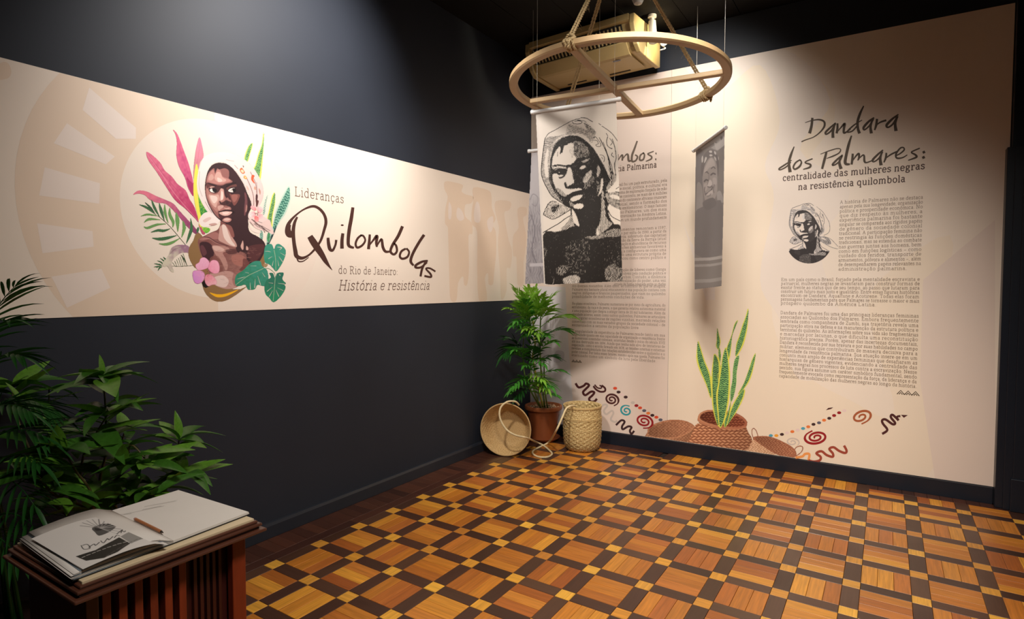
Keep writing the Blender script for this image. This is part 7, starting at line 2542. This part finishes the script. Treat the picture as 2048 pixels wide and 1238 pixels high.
def page_pt(u, v):
    """u along the spine direction 0..1 (left to right), v from the near edge 0 to the far edge 1"""
    p = T4[0].lerp(T4[1], u).lerp(T4[3].lerp(T4[2], u), v)
    z = BZ + .021 + .013 * math.sin(PI * min(1, u * 1.05)) ** .8 * (.5 + .5 * u) - .012 * max(0, u - .82) * 5 * .6
    return Vector((p.x, p.y, z))


c = Canvas(0, 0, 1.3, 1.0, .0062, 2)
c.rgb[:] = lin('#d3cdc8'); c.a[:] = 1
zpg = zc(0, 940, 3.657)
# map photo point -> page coordinates (inverse bilinear by search)
T4n = [np.array(t) for t in T4]


def to_page(x, y):
    p = on_z(x, y, BZ + .03)
    a, b_, d_ = T4[0], T4[1] - T4[0], T4[3] - T4[0]
    M2 = np.array([[b_.x, d_.x], [b_.y, d_.y]])
    u, v = np.linalg.solve(M2, [p.x - a.x, p.y - a.y])
    return u * 1.3, 1 - v


def pp(pts):
    return [to_page(*zpg([p[:2]])[0]) + tuple(p[2:]) for p in pts]


c.poly(pp([(552, 612), (700, 580), (830, 520), (875, 495), (955, 540), (860, 600), (760, 635), (630, 645)]), '#26241f', 0)
c.poly(pp([(885, 490), (960, 440), (1050, 410), (1140, 440), (1060, 490), (960, 540)]), '#8e8a86', 0)
c.poly(pp([(680, 430), (760, 400), (860, 390), (850, 420), (800, 460), (730, 485), (700, 460)]), '#4b4947', 3)
c.poly(pp([(700, 425), (760, 395), (830, 400), (760, 440), (710, 450)]), '#1f1d1b', 3)
for k in range(12):
    a0 = (740, 430)
    t = -2.9 + k * .32
    c.line(pp([a0, (740 + 150 * math.cos(t), 430 + 70 * math.sin(t))]), .018, lr.choice(['#8f8b88', '#6b6765', '#b3afab']), 0, .8)
for st in [[(595, 545), (615, 570), (660, 565), (640, 540), (605, 545)], [(650, 560), (690, 540), (700, 550), (730, 530)], [(740, 520), (760, 535), (790, 505), (800, 515), (830, 490)], [(840, 500), (860, 480), (880, 485)], [(890, 460), (900, 440), (915, 450), (940, 420), (965, 408)], [(860, 470), (905, 430)]]:
    c.line(pp(st), .012, '#1c1a18', 4)
for k in range(9):
    q = [(600 + 38 * k - (k % 2) * 4, 622 - 11 * k), (622 + 38 * k, 616 - 11 * k)]
    c.line(pp(q), .011, '#a9a49e', 0)
for k in range(7):
    c.line(pp([(770 + 42 * k, 628 - 22 * k), (800 + 42 * k, 612 - 22 * k)]), .008, '#55514d', 0)


def pmap(X, Y):
    return np.array([page_pt(x / 1.3, 1 - y) for x, y in zip(X, Y)])


ob = c.mesh('printed_page', pmap, pgp)
kids(ob, book)
# faint handwriting on the right page
f = Flat(lambda X, Y: np.array([on_z(x, y, BZ + .0082) for x, y in zip(X, Y)]))
zr = zc(0, 940, 3.657)
for (xa, ya, xb, yb, n) in ((1055, 268, 1290, 225, 22), (1040, 290, 1180, 262, 12), (905, 325, 960, 318, 6)):
    q = []
    for i in range(n * 3):
        t = i / (n * 3 - 1)
        q.append((xa + (xb - xa) * t, ya + (yb - ya) * t + 4 * math.sin(i * 1.9)))
    f.ribbon(zr(q), .28)
f.ribbon(zr([(870, 330), (1200, 262)]), .2)
kids(f.build('handwriting', mat('pen ink', '#5c5652', rough=.6), None), book)
# pencil in the gutter
pcl = thing('pencil', on_z(300, 1045, BZ + .01), 'wooden pencil lying across the open guest book', 'pencil')
p0, p1 = on_z(272, 1037, BZ + .016), on_z(327, 1064, BZ + .016)
p0.z, p1.z = BZ + .014, BZ + .014
d = (p1 - p0).normalized()
kids(MB().tube([p0, p1 - d * .012], .0035, 6).build('shaft', mat('orange brown pencil wood', '#a8673a', rough=.5, var=.1), None), pcl)
kids(MB().tube([p1 - d * .012, p1], [.0035, .0006], 6).build('tip', mat('dark pencil point', '#2a201a', rough=.5), None), pcl)
kids(MB().tube([p0 - d * .006, p0], .0036, 8).build('ferrule', mat('pinkish eraser', '#a88078', rough=.6), None), pcl)

# ================================================================== WRITING ABOVE THE DOORWAY
f = Flat(lambda X, Y: np.stack([np.full_like(X, 3.8785), -X, Y], 1))
ws = mat('white vinyl letters', '#cfd3d6', rough=.5, var=.02)
text(f, 'jh', .205, 2.70, .05, .9)
kids(f.build('door_lettering', ws), bpy.data.objects['wall_right'])
